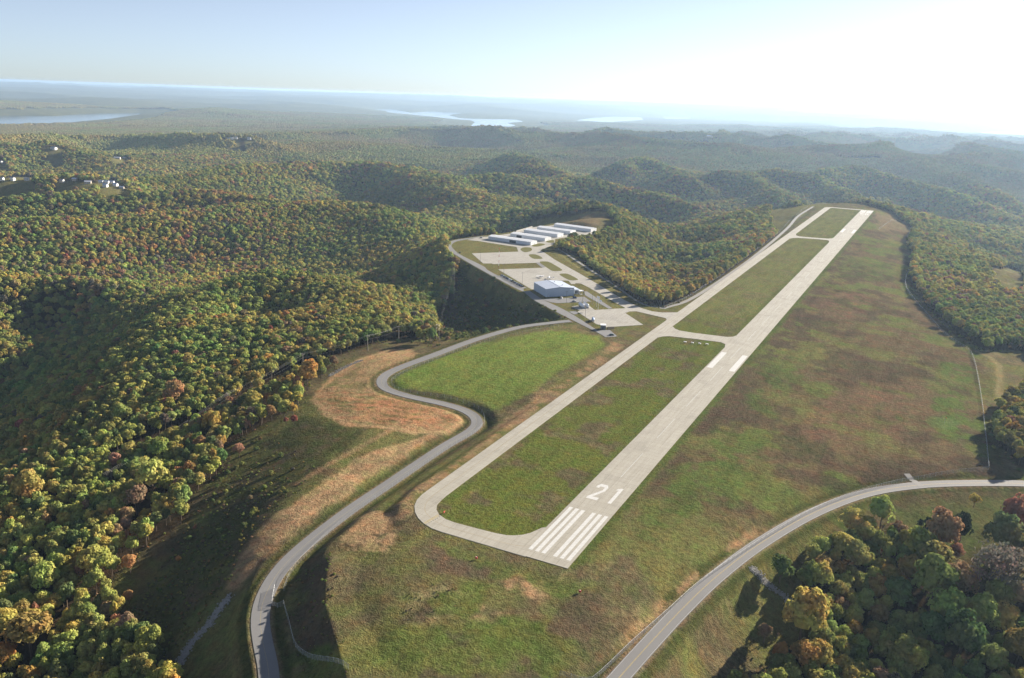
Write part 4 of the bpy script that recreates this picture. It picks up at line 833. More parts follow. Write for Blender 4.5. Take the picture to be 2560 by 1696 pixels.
class NT:
    def __init__(s, nt):
        s.nt = nt

    def n(s, typ, **kw):
        nd = s.nt.nodes.new(typ)
        for k, v in kw.items():
            setattr(nd, k, v)
        return nd

    def link(s, a, b):
        s.nt.links.new(a, b)

    def noise(s, vec, scale, detail=4, rough=0.55):
        nd = s.n('ShaderNodeTexNoise')
        nd.inputs['Scale'].default_value = scale
        nd.inputs['Detail'].default_value = detail
        nd.inputs['Roughness'].default_value = rough
        if vec is not None:
            s.link(vec, nd.inputs['Vector'])
        return nd.outputs['Fac']

    def ramp(s, fac, stops):
        nd = s.n('ShaderNodeValToRGB')
        cr = nd.color_ramp
        while len(cr.elements) < len(stops):
            cr.elements.new(0.5)
        for e, (p, c) in zip(cr.elements, stops):
            e.position = p
            e.color = c if len(c) == 4 else (*c, 1)
        s.link(fac, nd.inputs['Fac'])
        return nd.outputs['Color']

    def mix(s, fac, a, b, blend='MIX'):
        nd = s.n('ShaderNodeMix', data_type='RGBA', blend_type=blend)
        for i, x in ((0, fac), (6, a), (7, b)):
            if hasattr(x, 'is_output'):
                s.link(x, nd.inputs[i])
            elif i == 0:
                nd.inputs[0].default_value = x
            else:
                nd.inputs[i].default_value = (*x, 1) if len(x) == 3 else x
        return nd.outputs[2]

    def math(s, op, a, b=None):
        nd = s.n('ShaderNodeMath', operation=op)
        for i, x in ((0, a), (1, b)):
            if x is None:
                continue
            if hasattr(x, 'is_output'):
                s.link(x, nd.inputs[i])
            else:
                nd.inputs[i].default_value = x
        return nd.outputs[0]

    def pos(s):
        return s.n('ShaderNodeNewGeometry').outputs['Position']

    def objco(s):
        return s.n('ShaderNodeTexCoord').outputs['Object']

    def bump(s, h, dist, strength=1.0):
        nd = s.n('ShaderNodeBump')
        nd.inputs['Strength'].default_value = strength
        nd.inputs['Distance'].default_value = dist
        s.link(h, nd.inputs['Height'])
        return nd.outputs['Normal']

    def principled(s, color, rough=0.8, metal=0.0, normal=None, spec=0.3):
        p = s.n('ShaderNodeBsdfPrincipled')
        if hasattr(color, 'is_output'):
            s.link(color, p.inputs['Base Color'])
        else:
            p.inputs['Base Color'].default_value = (*color, 1)
        p.inputs['Roughness'].default_value = rough
        p.inputs['Metallic'].default_value = metal
        p.inputs['Specular IOR Level'].default_value = spec
        if normal is not None:
            s.link(normal, p.inputs['Normal'])
        o = s.n('ShaderNodeOutputMaterial')
        s.link(p.outputs[0], o.inputs['Surface'])
        return p


def plain(name, col, rough=0.6, metal=0.0, var=0.12, scale=1.5, spec=0.3):
    m, nt = new_mat(name)
    t = NT(nt)
    f = t.noise(t.objco(), scale, 4)
    c = t.mix(f, tuple(c * (1 - var) for c in col), tuple(min(1, c * (1 + var)) for c in col))
    t.principled(c, rough, metal, spec=spec)
    return m


def mat_concrete(name, col, joint=6.1, stain=0.12):
    m, nt = new_mat(name)
    t = NT(nt)
    p = t.pos()
    big = t.noise(p, 0.02, 4, 0.6)
    mid = t.noise(p, 0.22, 5, 0.65)
    fin = t.noise(p, 2.2, 3)
    c = t.mix(big, tuple(x * (1 - stain) for x in col), tuple(x * (1 + 0.5 * stain) for x in col))
    c = t.mix(t.math('MULTIPLY', mid, 0.55), c, tuple(x * 0.82 for x in col))
    mp = t.n('ShaderNodeMapping')
    mp.inputs['Scale'].default_value = (1.0, 0.06, 1.0)
    t.link(p, mp.inputs['Vector'])
    streak = t.ramp(t.noise(mp.outputs[0], 0.55, 5, 0.7), [(0.38, (0.84, 0.835, 0.82)), (0.60, (1, 1, 1))])
    c = t.mix(0.8, c, streak, 'MULTIPLY')
    patch = t.ramp(t.noise(p, 0.06, 3, 0.5), [(0.36, (0.86, 0.86, 0.86)), (0.44, (1, 1, 1))])
    c = t.mix(0.7, c, patch, 'MULTIPLY')
    br = t.n('ShaderNodeTexBrick')
    br.offset = 0.0
    br.inputs['Scale'].default_value = 1.0
    br.inputs['Brick Width'].default_value = joint
    br.inputs['Row Height'].default_value = joint * 0.75
    br.inputs['Mortar Size'].default_value = 0.05
    br.inputs['Color1'].default_value = (1, 1, 1, 1)
    br.inputs['Color2'].default_value = (0.93, 0.93, 0.93, 1)
    br.inputs['Mortar'].default_value = (0.55, 0.53, 0.5, 1)
    t.link(p, br.inputs['Vector'])
    c = t.mix(1.0, c, br.outputs['Color'], 'MULTIPLY')
    t.principled(c, 0.85, normal=t.bump(fin, 0.01), spec=0.2)
    return m


def mat_asphalt(name, col):
    m, nt = new_mat(name)
    t = NT(nt)
    p = t.pos()
    big = t.noise(p, 0.035, 5, 0.65)
    mid = t.noise(p, 0.5, 5, 0.7)
    c = t.mix(big, tuple(x * 0.82 for x in col), tuple(x * 1.15 for x in col))
    c = t.mix(t.math('MULTIPLY', mid, 0.5), c, tuple(x * 0.72 for x in col))
    t.principled(c, 0.85, normal=t.bump(t.noise(p, 5, 3), 0.01), spec=0.25)
    return m


def mat_paint(name, col, wear=0.5):
    m, nt = new_mat(name)
    t = NT(nt)
    p = t.pos()
    f = t.ramp(t.noise(p, 0.7, 8, 0.75), [(0.40, (0, 0, 0)), (0.60, (1, 1, 1))])
    c = t.mix(t.math('MULTIPLY', f, wear), col, tuple(x * 0.7 for x in col))
    t.principled(c, 0.7, spec=0.2)
    return m


M_CONC = mat_concrete('concrete_pavement', (0.42, 0.395, 0.335))
M_CONC2 = mat_concrete('concrete_apron', (0.41, 0.39, 0.345), 5.0)
M_ASPH = mat_asphalt('weathered_asphalt', (0.21, 0.207, 0.205))
M_HWY = mat_asphalt('highway_asphalt', (0.215, 0.21, 0.205))
M_GRAVEL = mat_asphalt('gravel', (0.25, 0.24, 0.225))
M_WHITE = mat_paint('white_paint', (0.59, 0.585, 0.565))
M_YELLOW = mat_paint('yellow_paint', (0.42, 0.33, 0.14), 0.6)
M_OLDYEL = mat_paint('worn_yellow_paint', (0.36, 0.31, 0.22), 0.6)
M_FADED = mat_paint('faded_white_paint', (0.50, 0.49, 0.46), 0.7)
M_BLACK = mat_paint('black_paint', (0.05, 0.05, 0.05))

# ---------------------------------------------------------------- ground sheet
def in_forest(x, y, h=None):
    """signed measure, > 0 where woods grow"""
    d = -poly_sd(x, y, CLEAR, 60.0)
    for cx, cy, rx, ry in FARCLEAR:
        vx, vy = cx - CAM[0], cy - CAM[1]
        L = math.hypot(vx, vy)
        vx, vy = vx / L, vy / L
        a = (x - cx) * vy - (y - cy) * vx
        b = (x - cx) * vx + (y - cy) * vy
        d = np.minimum(d, (np.sqrt((a / rx) ** 2 + (b / ry) ** 2) - 1) * min(rx, ry))
    for hx, hy, hw_, hc in HOUSES:          # houses stand in openings on the slope below them
        vx, vy = hx - CAM[0], hy - CAM[1]
        L = math.hypot(vx, vy)
        vx, vy = vx / L, vy / L
        ry = min(45 + L * 0.018, 130)
        rx = max(hw_, 8) * 0.8 + 8
        m = (np.abs(x - hx) < 320) & (np.abs(y - hy) < 320)
        if not m.any():
            continue
        a = (x[m] - hx) * vy - (y[m] - hy) * vx
        b = (x[m] - hx) * vx + (y[m] - hy) * vy + ry * 0.72
        d[m] = np.minimum(d[m], (np.sqrt((a / rx) ** 2 + (b / ry) ** 2) - 1) * rx)
    for P in LAKE:
        d = np.minimum(d, -poly_sd(x, y, P, 900.0) - 520)
    d = np.minimum(d, -poly_sd(x, y, ZONE['e_clear'], 60.0))
    D, _, _ = path_near(x, y, [p[:2] for p in POLEB[1:]] + [(-290, 20)], 20.0)
    d = np.minimum(d, D - 8)
    D, _, _ = path_near(x, y, HIGHWAY_P, 30.0)
    d = np.minimum(d, D - 17)
    return d


GRASS = np.array([0.145, 0.142, 0.055])
GREEN = np.array([0.128, 0.158, 0.042])
DRY = np.array([0.225, 0.185, 0.098])
BROWN = np.array([0.118, 0.088, 0.062])
TAN = np.array([0.40, 0.265, 0.155])
RED = np.array([0.34, 0.175, 0.10])
LITTER = np.array([0.060, 0.043, 0.026])


def ground_color(x, y):
    n1 = fbm(x, y, 70, 3, 0)
    n2 = fbm(x, y, 17, 3, 2)
    n3 = fbm(x, y, 5.5, 3, 4)
    
    def over(c, col, f, s=1.0):
        f = (np.clip(f, 0, 1) * s)[..., None]
        return c * (1 - f) + col * f

    c = np.broadcast_to(GRASS, x.shape + (3,)).copy()
    c = over(c, BROWN, sstep(0.42, 0.62, 0.5 * n1 + 0.5 * n2), 0.75)
    c = over(c, DRY, sstep(0.55, 0.75, 0.6 * n2 + 0.4 * n3), 0.55)
    # infield between runway and taxiway
    inf = sstep(-68, -64, x) * (1 - sstep(-13, -9, x)) * sstep(8, 14, y) * (1 - sstep(1490, 1500, y))
    c = over(c, GREEN * np.array([0.86, 0.84, 0.7]), inf, 0.85)
    c = over(c, GRASS * 1.15, inf * sstep(380, 520, y), 0.7)
    c = over(c, BROWN, inf * sstep(0.52, 0.66, n2) * (1 - 0.6 * sstep(380, 500, y)), 0.75)
    c = over(c, DRY, inf * sstep(0.60, 0.72, n3 * 0.6 + n2 * 0.4), 0.4)
    # the big brown meadow east of the runway
    east = sstep(12, 20, x) * sstep(30, 120, y) * (1 - sstep(175, 185, x))
    c = over(c, BROWN * np.array([1.12, 1.1, 0.95]), east * sstep(0.28, 0.50, n1 * 0.5 + n2 * 0.5), 0.85)
    c = over(c, np.array([0.120, 0.140, 0.044]), east * sstep(0.54, 0.62, fbm(x, y, 38, 4, 5)), 0.85)
    c = over(c, BROWN * 0.72, east * sstep(0.54, 0.64, fbm(x, y, 30, 4, 1)), 0.7)
    # terminal grass is dry and short
    term = sstep(-95, -115, x) * sstep(395, 420, y)
    c = over(c, np.array([0.165, 0.155, 0.062]), term, 0.75)
    wob = (n2 - 0.5) * 22 + (n3 - 0.5) * 12

    def zone(name, col, s=0.9, e=4.0, w=1.0, thin=None):
        nonlocal c
        f = sstep(-e, e, poly_sd(x, y, ZONE[name], 60.0) + wob * w)
        if thin is not None:
            f = f * sstep(thin, thin + 0.16, n3 * 0.5 + n2 * 0.5)
        c = over(c, col, f, s)

    zone('slope_w', np.array([0.075, 0.078, 0.030]), 0.85)
    zone('slope_w', BROWN, 0.6, thin=0.5)
    zone('shaded_slope', np.array([0.060, 0.070, 0.026]), 0.9)  # grass facing away from the sun, its shade put into the colour
    zone('hollow_red', np.array([0.075, 0.050, 0.035]), 0.8)
    zone('green_field', np.array([0.158, 0.205, 0.046]), 0.95, 3, 0.4)
    zone('green_field', np.array([0.19, 0.21, 0.062]), 0.5, 6, 1.0, 0.52)
    zone('tan_bench', TAN, 0.75, 2.5, 0.35)
    zone('tan_bench', GRASS, 0.65, 3, 0.6, 0.47)
    zone('red_bench', RED, 0.75, 4, 0.8, 0.38)
    fur = 0.5 + 0.5 * np.sin(2 * math.pi * (y - 0.2 * x) / 8.5 + 5 * (n2 - 0.5) * 2)
    fz = sstep(-3, 5, poly_sd(x, y, ZONE['tan_bench'], 60.0)) * sstep(150, 140, y)
    c = over(c, RED * 1.12, fz * sstep(0.55, 0.8, fur), 0.55)
    c = over(c, np.array([0.13, 0.12, 0.05]), fz * sstep(0.82, 0.96, 1 - fur) * sstep(0.45, 0.6, n2), 0.8)
    rim = poly_sd(x, y, ZONE['tan_bench'], 60.0)
    c = over(c, TAN * 1.15, sstep(3.2, 1.0, np.abs(rim - 1.0 + (n3 - 0.5) * 3)), 0.7)
    zone('nose_tan', TAN, 0.7, 3, 0.5)
    zone('tan_slope', TAN * 1.02, 0.9, 1.8, 0.28)
    zone('tan_slope', np.array([0.19, 0.145, 0.085]), 0.6, 2, 0.3, 0.5)
    zone('dirt_strip', TAN * 0.85, 0.9, 3, 0.5, 0.30)
    zone('dirt_strip', BROWN * 1.1, 0.6, 3, 0.5, 0.52)
    zone('bare_a', TAN * 1.05, 0.85, 3, 0.7, 0.36)
    zone('bare_b', TAN * 0.95, 0.85, 3, 0.9, 0.40)
    zone('dry_c', DRY * 1.15, 0.8, 3, 0.8)
    zone('dark_c', np.array([0.05, 0.048, 0.022]), 0.85, 3, 0.9, 0.42)
    zone('brown_d', BROWN, 0.85, 4, 0.8)
    zone('green_front', GREEN, 0.75, 6, 1.0)
    zone('green_front', BROWN, 0.6, 6, 1.0, 0.56)
    zone('bank_shaded', BROWN * 0.85, 0.8, 3, 0.4)  # brown darkened to paint in the shade on this bank
    for k, col, s in (('dark_e', BROWN * 0.8, 0.85), ('red_e', np.array([0.165, 0.105, 0.070]), 0.6), ('red_e2', np.array([0.175, 0.11, 0.075]), 0.6)):
        zone(k, col, s, 6, 1.2, 0.38)
    for k, s in (('green_e1', 0.75), ('green_e2', 0.85), ('green_e3', 0.5), ('green_e4', 0.6)):
        zone(k, np.array([0.095, 0.135, 0.036]), s, 6, 1.2, 0.38)
    zone('circle_e', np.array([0.12, 0.16, 0.06]), 0.8, 1.5, 0.1)
    zone('knob', np.array([0.19, 0.145, 0.085]), 0.9, 5, 0.6)
    zone('far_fill', np.array([0.18, 0.14, 0.085]), 0.8, 5, 0.8)
    zone('lawn_r', np.array([0.115, 0.13, 0.045]), 0.85, 5, 0.6)
    # mown green edge along the runway, worn rim beside pavements
    e1 = sstep(11.0, 11.8, x) * (1 - sstep(14.5, 17, x + (n3 - 0.5) * 4)) * sstep(-2, 4, y) * (1 - sstep(1500, 1510, y))
    c = over(c, np.array([0.085, 0.115, 0.03]), e1, 0.85)
    e2 = sstep(-17, -13.5, x + (n3 - 0.5) * 3) * (1 - sstep(-11.5, -10.8, x)) * sstep(20, 40, y)
    c = over(c, np.array([0.098, 0.122, 0.034]), e2, 0.7)
    for P, hw in ((ACCESS_P, 3.7), (HIGHWAY_P, 3.9)):
        D, _, _ = path_near(x, y, P, 30.0)
        c = over(c, np.array([0.22, 0.175, 0.12]), sstep(hw + 1.3, hw + 0.3, D + (n3 - 0.5) * 1.4), 0.75)
        c = over(c, np.array([0.058, 0.068, 0.022]), sstep(hw + 6.0, hw + 4.0, D + (n3 - 0.5) * 2) * sstep(hw + 0.8, hw + 1.8, D), 0.8)
    D, _, S = path_near(x, y, HIGHWAY_P, 30.0)
    cut = sstep(4.6, 5.6, D) * sstep(10.5, 8.0, D + (n3 - 0.5) * 3) * (S > 0) * sstep(-40, -15, y) * sstep(105, 75, y)
    c = over(c, TAN * 0.9, cut * sstep(0.36, 0.52, 0.5 * n2 + 0.5 * n3), 0.85)
    front = sstep(-2, -14, y) * sstep(-70, -50, x) * sstep(45, 30, x)
    c = over(c, BROWN * 0.85, front * sstep(0.53, 0.62, fbm(x, y, 26, 3, 3)), 0.8)
    c = over(c, GREEN * np.array([0.8, 0.85, 0.8]), front * sstep(0.55, 0.64, fbm(x, y, 22, 3, 0)), 0.7)
    D, _, _ = path_near(x, y, TRACK_E, 20.0)
    c = over(c, DRY * 1.2, sstep(3.2, 1.8, D), 0.7)
    D, _, _ = path_near(x, y, TRACK_SW, 20.0)
    c = over(c, TAN * 0.75, sstep(3.0, 1.6, D), 0.7)
    # woodland floor, and the canopy tone where single crowns can no longer be told apart
    f = in_forest(x, y)
    dist = np.hypot(x - CAM[0], y - CAM[1])
    c = over(c, LITTER, sstep(-2, 4, f + (n3 - 0.5) * 5))
    far = sstep(6500, 8500, dist)
    can = np.array([0.12, 0.118, 0.05]) * (0.75 + 0.5 * n1[..., None])
    c = over(c, can, far)
    c = c * np.array([0.85, 0.84, 0.78])
    return c


ANG0, ANG1 = math.radians(-84), math.radians(48)
_ang = np.linspace(ANG0, ANG1, 800)
_rad = [70.0]
while _rad[-1] < 46000:
    r = _rad[-1]
    _rad.append(r * (1.0055 if r < 1400 else (1.0075 if r < 3500 else 1.016)))
_rad = np.array(_rad)
AA, RR = np.meshgrid(_ang, _rad)
TX = CAM[0] + RR * np.sin(AA)
TY = CAM[1] + RR * np.cos(AA)
TZ = height(TX, TY)
TC = ground_color(TX, TY)
nr, na = TX.shape


def grid_mesh(name, X, Y, Z):
    n, m = X.shape
    me = bpy.data.meshes.new(name)
    co = np.stack([X, Y, Z], -1).reshape(-1, 3).astype(np.float32)
    idx = np.arange(n * m).reshape(n, m)
    q = np.stack([idx[:-1, :-1], idx[:-1, 1:], idx[1:, 1:], idx[1:, :-1]], -1).reshape(-1, 4)[:, ::-1]
    me.vertices.add(n * m)
    me.vertices.foreach_set('co', co.ravel())
    me.loops.add(q.size)
    me.loops.foreach_set('vertex_index', q.ravel().astype(np.int32))
    me.polygons.add(len(q))
    me.polygons.foreach_set('loop_start', np.arange(0, q.size, 4, dtype=np.int32))
    me.polygons.foreach_set('loop_total', np.full(len(q), 4, np.int32))
    me.polygons.foreach_set('use_smooth', np.ones(len(q), bool))
    me.update()
    return me


def mat_ground():
    m, nt = new_mat('ground_cover')
    t = NT(nt)
    p = t.pos()
    a = t.n('ShaderNodeAttribute', attribute_name='ground')
    col = a.outputs['Color']
    n_c = t.noise(p, 0.13, 6, 0.68)
    n_b = t.noise(p, 0.45, 5, 0.65)
    n_a = t.noise(p, 1.6, 3, 0.6)
    k = t.math('MULTIPLY', t.math('ADD', t.math('MULTIPLY', n_a, 0.9), t.math('MULTIPLY', n_b, 1.1)), 1.0)
    k = t.math('ADD', t.math('MULTIPLY', k, 1.5), -0.48)
    cc = t.n('ShaderNodeCombineColor')
    for i in range(3):
        t.link(k, cc.inputs[i])
    c = t.mix(1.0, col, cc.outputs[0], 'MULTIPLY')
    # clumps that are greener or browner than the average
    tone = t.ramp(n_c, [(0.30, (1.22, 0.92, 0.86)), (0.5, (1, 1, 1)), (0.70, (0.80, 1.08, 0.82))])
    c = t.mix(0.85, c, tone, 'MULTIPLY')
    mp = t.n('ShaderNodeMapping')
    mp.inputs['Rotation'].default_value = (0, 0, 0.5)
    mp.inputs['Scale'].default_value = (1.0, 0.22, 1.0)
    t.link(p, mp.inputs['Vector'])
    band = t.ramp(t.noise(mp.outputs[0], 0.11, 5, 0.65), [(0.30, (0.72, 0.70, 0.66)), (0.5, (1, 1, 1)), (0.68, (1.2, 1.17, 1.05))])
    c = t.mix(0.8, c, band, 'MULTIPLY')
    h = t.math('ADD', t.math('MULTIPLY', n_b, 1.0), t.math('MULTIPLY', n_a, 0.55))
    t.principled(c, 1.0, normal=t.bump(h, 1.5, 0.6), spec=0.0)
    return m


M_GROUND = mat_ground()
me = grid_mesh('terrain', TX, TY, TZ)
ca = me.color_attributes.new('ground', 'FLOAT_COLOR', 'POINT')
ca.data.foreach_set('color', np.concatenate([TC.reshape(-1, 3), np.ones((nr * na, 1))], 1).astype(np.float32).ravel())
terrain = tag(mesh_obj('terrain', me, M_GROUND), 'wooded hills and mown airfield grass spreading to the horizon', 'terrain', kind='structure')

# the lake in the distance
m, nt = new_mat('lake_water')
t = NT(nt)
M_WATER = m
t.principled((0.02, 0.035, 0.045), 0.12, normal=t.bump(t.noise(t.pos(), 0.02, 3), 0.4, 0.25), spec=0.5)
mb = MB()
mb.quad((-46000, 1500, -130.0), (46000, 1500, -130.0), (46000, 47000, -130.0), (-46000, 47000, -130.0))
tag(mb.build('lake', M_WATER), 'pale blue lake lying between the far wooded hills', 'lake', kind='structure')


# ---------------------------------------------------------------- trees
TINTS = [(0.287, 0.309, 0.091), (0.396, 0.37, 0.101), (0.157, 0.202, 0.071), (0.407, 0.284, 0.084), (0.355, 0.226, 0.097), (0.309, 0.215, 0.122), (0.312, 0.139, 0.1), (0.16, 0.133, 0.105), (0.04, 0.062, 0.032)]


def mat_leaf():
    m, nt = new_mat('foliage')
    t = NT(nt)
    a = t.n('ShaderNodeAttribute', attribute_type='INSTANCER', attribute_name='tint')
    p = t.pos()
    n = t.noise(p, 0.55, 3, 0.6)
    cc = t.n('ShaderNodeCombineColor')
    k = t.math('ADD', t.math('MULTIPLY', n, 1.1), 0.45)
    for i in range(3):
        t.link(k, cc.inputs[i])
    c = t.mix(1.0, a.outputs['Color'], cc.outputs[0], 'MULTIPLY')
    hue = t.ramp(t.noise(p, 0.09, 3, 0.6), [(0.32, (1.3, 0.86, 0.9)), (0.5, (1, 1, 1)), (0.68, (0.82, 1.06, 0.95))])
    c = t.mix(0.8, c, hue, 'MULTIPLY')
    d = t.n('ShaderNodeBsdfDiffuse')
    tr = t.n('ShaderNodeBsdfTranslucent')
    t.link(c, d.inputs['Color'])
    t.link(c, tr.inputs['Color'])
    mx = t.n('ShaderNodeMixShader')
    mx.inputs[0].default_value = 0.34
    t.link(d.outputs[0], mx.inputs[1])
    t.link(tr.outputs[0], mx.inputs[2])
    o = t.n('ShaderNodeOutputMaterial')
    t.link(mx.outputs[0], o.inputs['Surface'])
    return m


M_LEAF = mat_leaf()
M_BARK = plain('bark', (0.15, 0.115, 0.085), 0.95, var=0.35, scale=3.0, spec=0.05)


def crown_geo(seed, n_cl, n_leaf, leaf, core=True, cone=0.0, zc=1.72, zr=1.15):
    """leafy crown of radius about 1: clumps of small leaf faces round a solid core added to block light"""
    rg = np.random.RandomState(seed)
    V = []
    F = []
    n0 = 0
    lop = 0.22 * rg.randn(2)
    for i in range(n_cl):
        d = rg.randn(3)
        d /= np.linalg.norm(d)
        if d[2] < -0.45:
            d[2] *= -0.7
        rr = rg.uniform(0.52, 0.78)
        rc = rg.uniform(0.26, 0.44)
        c = d * rr
        if cone:
            s = 1 - cone * (c[2] + 0.6) / 1.5
            c[0] *= s
            c[1] *= s
            rc *= 0.55 + 0.45 * s
        c = c * np.array([1, 1, zr]) + np.array([lop[0] * c[2], lop[1] * c[2], 0])
        e = rg.randn(n_leaf, 3)
        e /= np.linalg.norm(e, axis=1)[:, None]
        e[:, 2] = np.abs(e[:, 2]) * np.where(rg.rand(n_leaf) < 0.8, 1, -1)
        e = e + 0.45 * d
        e /= np.linalg.norm(e, axis=1)[:, None]
        p = c + e * rc * rg.uniform(0.75, 1.12, (n_leaf, 1)) * np.array([1, 1, 0.85])
        nn = e * 0.9 + 0.24 * rg.randn(n_leaf, 3)
        nn /= np.linalg.norm(nn, axis=1)[:, None]
        a = np.cross(nn, rg.randn(n_leaf, 3))
        a /= np.linalg.norm(a, axis=1)[:, None]
        b = np.cross(nn, a)
        s = leaf * rg.uniform(0.65, 1.35, (n_leaf, 1))
        q = np.stack([p - a * s - b * s * 0.55, p + a * s * 0.35 - b * s * 0.8, p + a * s + b * s * 0.5, p - a * s * 0.4 + b * s * 0.85], 1)
        V.append(q.reshape(-1, 3))
        F.append(np.arange(n_leaf * 4).reshape(-1, 4) + n0)
        n0 += n_leaf * 4
    V = np.concatenate(V)
    F = [tuple(f) for f in np.concatenate(F)]
    V = V + np.array([0, 0, zc])
    if core:
        rings = []
        for j in range(1, 5):
            ph = math.pi * j / 5
            for k in range(7):
                th = 2 * math.pi * k / 7 + 0.4 * j
                r = 0.60 * rg.uniform(0.8, 1.1)
                s = (1 - cone * (math.cos(ph) * 0.6 + 0.6) / 1.5) if cone else 1
                rings.append((r * s * math.sin(ph) * math.cos(th), r * s * math.sin(ph) * math.sin(th), zc + r * zr * math.cos(ph)))
        n0 = len(V)
        V = np.concatenate([V, np.array(rings)])
        for j in range(3):
            for k in range(7):
                F.append((n0 + j * 7 + k, n0 + (j + 1) * 7 + k, n0 + (j + 1) * 7 + (k + 1) % 7, n0 + j * 7 + (k + 1) % 7))
        F.append(tuple(n0 + k for k in range(7)))
        F.append(tuple(n0 + 21 + k for k in reversed(range(7))))
    return [tuple(v) for v in V], F


def trunk_mb(seed, limbs=4, zc=1.72):
    rg = np.random.RandomState(seed + 900)
    mb = MB()
    b = rg.uniform(-0.06, 0.06, 2)
    mb.tube((0, 0, -0.25), (b[0], b[1], zc * 0.62), 0.075, 0.05, 6)
    mb.tube((b[0], b[1], zc * 0.62), (b[0] * 1.5, b[1] * 1.5, zc * 1.25), 0.05, 0.02, 5)
    for i in range(limbs):
        a = rg.uniform(0, 6.28)
        z = zc * rg.uniform(0.45, 0.85)
        mb.tube((b[0], b[1], z), (b[0] + 0.6 * math.cos(a), b[1] + 0.6 * math.sin(a), z + rg.uniform(0.35, 0.7)), 0.034, 0.012, 4)
    return mb


CROWNS = []
TRUNKS = []
for i in range(9):
    v, f = crown_geo(100 + i, 30 + (i % 3) * 5, 44, 0.085)
    mb = MB()
    mb.v, mb.f = v, f
    me = mb.mesh('crown')
    me.materials.append(M_LEAF)
    CROWNS.append(me)
    me = trunk_mb(100 + i).mesh('trunk')
    me.materials.append(M_BARK)
    TRUNKS.append(me)
# sparse, nearly bare crowns
BARE = []
for i in range(2):
    v, f = crown_geo(150 + i, 34, 22, 0.055, core=False)
    mb = MB()
    mb.v, mb.f = v, f
    rg = np.random.RandomState(i)
    me = mb.mesh('crown')
    me.materials.append(M_LEAF)
    BARE.append(me)
bt = trunk_mb(160, 4)
rg = np.random.RandomState(5)
for i in range(46):
    d = rg.randn(3)
    d[2] = abs(d[2]) * 0.8
    d /= np.linalg.norm(d)
    z = 1.72 * rg.uniform(0.6, 1.1)
    bt.tube((0.3 * d[0], 0.3 * d[1], z), (0.92 * d[0], 0.92 * d[1], z + 0.2 + 0.75 * d[2]), 0.014, 0.005, 3)
BARE_TRUNK = bt.mesh('trunk')
BARE_TRUNK.materials.append(M_BARK)
CEDAR = []
for i in range(2):
    v, f = crown_geo(170 + i, 34, 40, 0.07, cone=0.75, zc=1.25, zr=1.35)
    mb = MB()
    mb.v, mb.f = v, f
    me = mb.mesh('crown')
    me.materials.append(M_LEAF)
    CEDAR.append(me)

LIB = bpy.data.collections.new('tree_library')      # instanced by the forest, never linked to the scene


def lib_obj(name, v, f, nbark=0, tv=None, tf=None):
    mb = MB()
    mb.v, mb.f = list(v), list(f)
    me = mb.mesh(name)
    o = bpy.data.objects.new(name, me)
    me.materials.append(M_LEAF)
    LIB.objects.link(o)
    if tv:
        n = len(v)
        me2 = bpy.data.meshes.new(name)
        me2.from_pydata(list(v) + list(tv), [], list(f) + [tuple(n + k for k in q) for q in tf])
        me2.materials.append(M_LEAF)
        me2.materials.append(M_BARK)
        me2.polygons.foreach_set('material_index', [0] * len(f) + [1] * len(tf))
        o.data = me2
    return o


NMID = 8
for i in range(NMID):                                # single trees for the slopes
    v, f = crown_geo(300 + i, 22 + i, 30, 0.115)
    tb = trunk_mb(300 + i, 3)
    lib_obj('wood_tree_%02d' % i, v, f, 0, tb.v, tb.f)
for i in range(5):                                   # far canopy: a stand of crowns
    rg = np.random.RandomState(600 + i)
    V = []
    F = []
    pts = []
    for k in range(400):
        p = rg.uniform(-42, 42, 2)
        if np.hypot(*p) > 44 or any((p[0] - q[0]) ** 2 + (p[1] - q[1]) ** 2 < 56 for q in pts):
            continue
        pts.append(p)
    for p in pts:
        r = rg.uniform(4.0, 6.6)
        z = rg.uniform(7, 13)
        n0 = len(V)
        for j in range(0, 5):
            ph = 0.15 + 1.75 * j / 4
            for k in range(8):
                th = 2 * math.pi * k / 8 + 0.5 * j
                q = r * rg.uniform(0.72, 1.2)
                V.append((p[0] + q * math.sin(ph) * math.cos(th), p[1] + q * math.sin(ph) * math.sin(th), z + 0.9 * q * math.cos(ph) - (3.0 if j == 4 else 0)))
        for j in range(4):
            for k in range(8):
                F.append((n0 + j * 8 + k, n0 + (j + 1) * 8 + k, n0 + (j + 1) * 8 + (k + 1) % 8, n0 + j * 8 + (k + 1) % 8))
        F.append(tuple(n0 + k for k in range(8)))
    lib_obj('wood_zstand_%02d' % i, V, F)


def project(x, y, z):
    d = np.stack([x - CAM[0], y - CAM[1], z - CAM[2]], -1)
    w = d @ FWD
    return 0.5 + FPX * (d @ RIGHT) / w, 0.33125 - FPX * (d @ UP) / w, w     # in picture widths


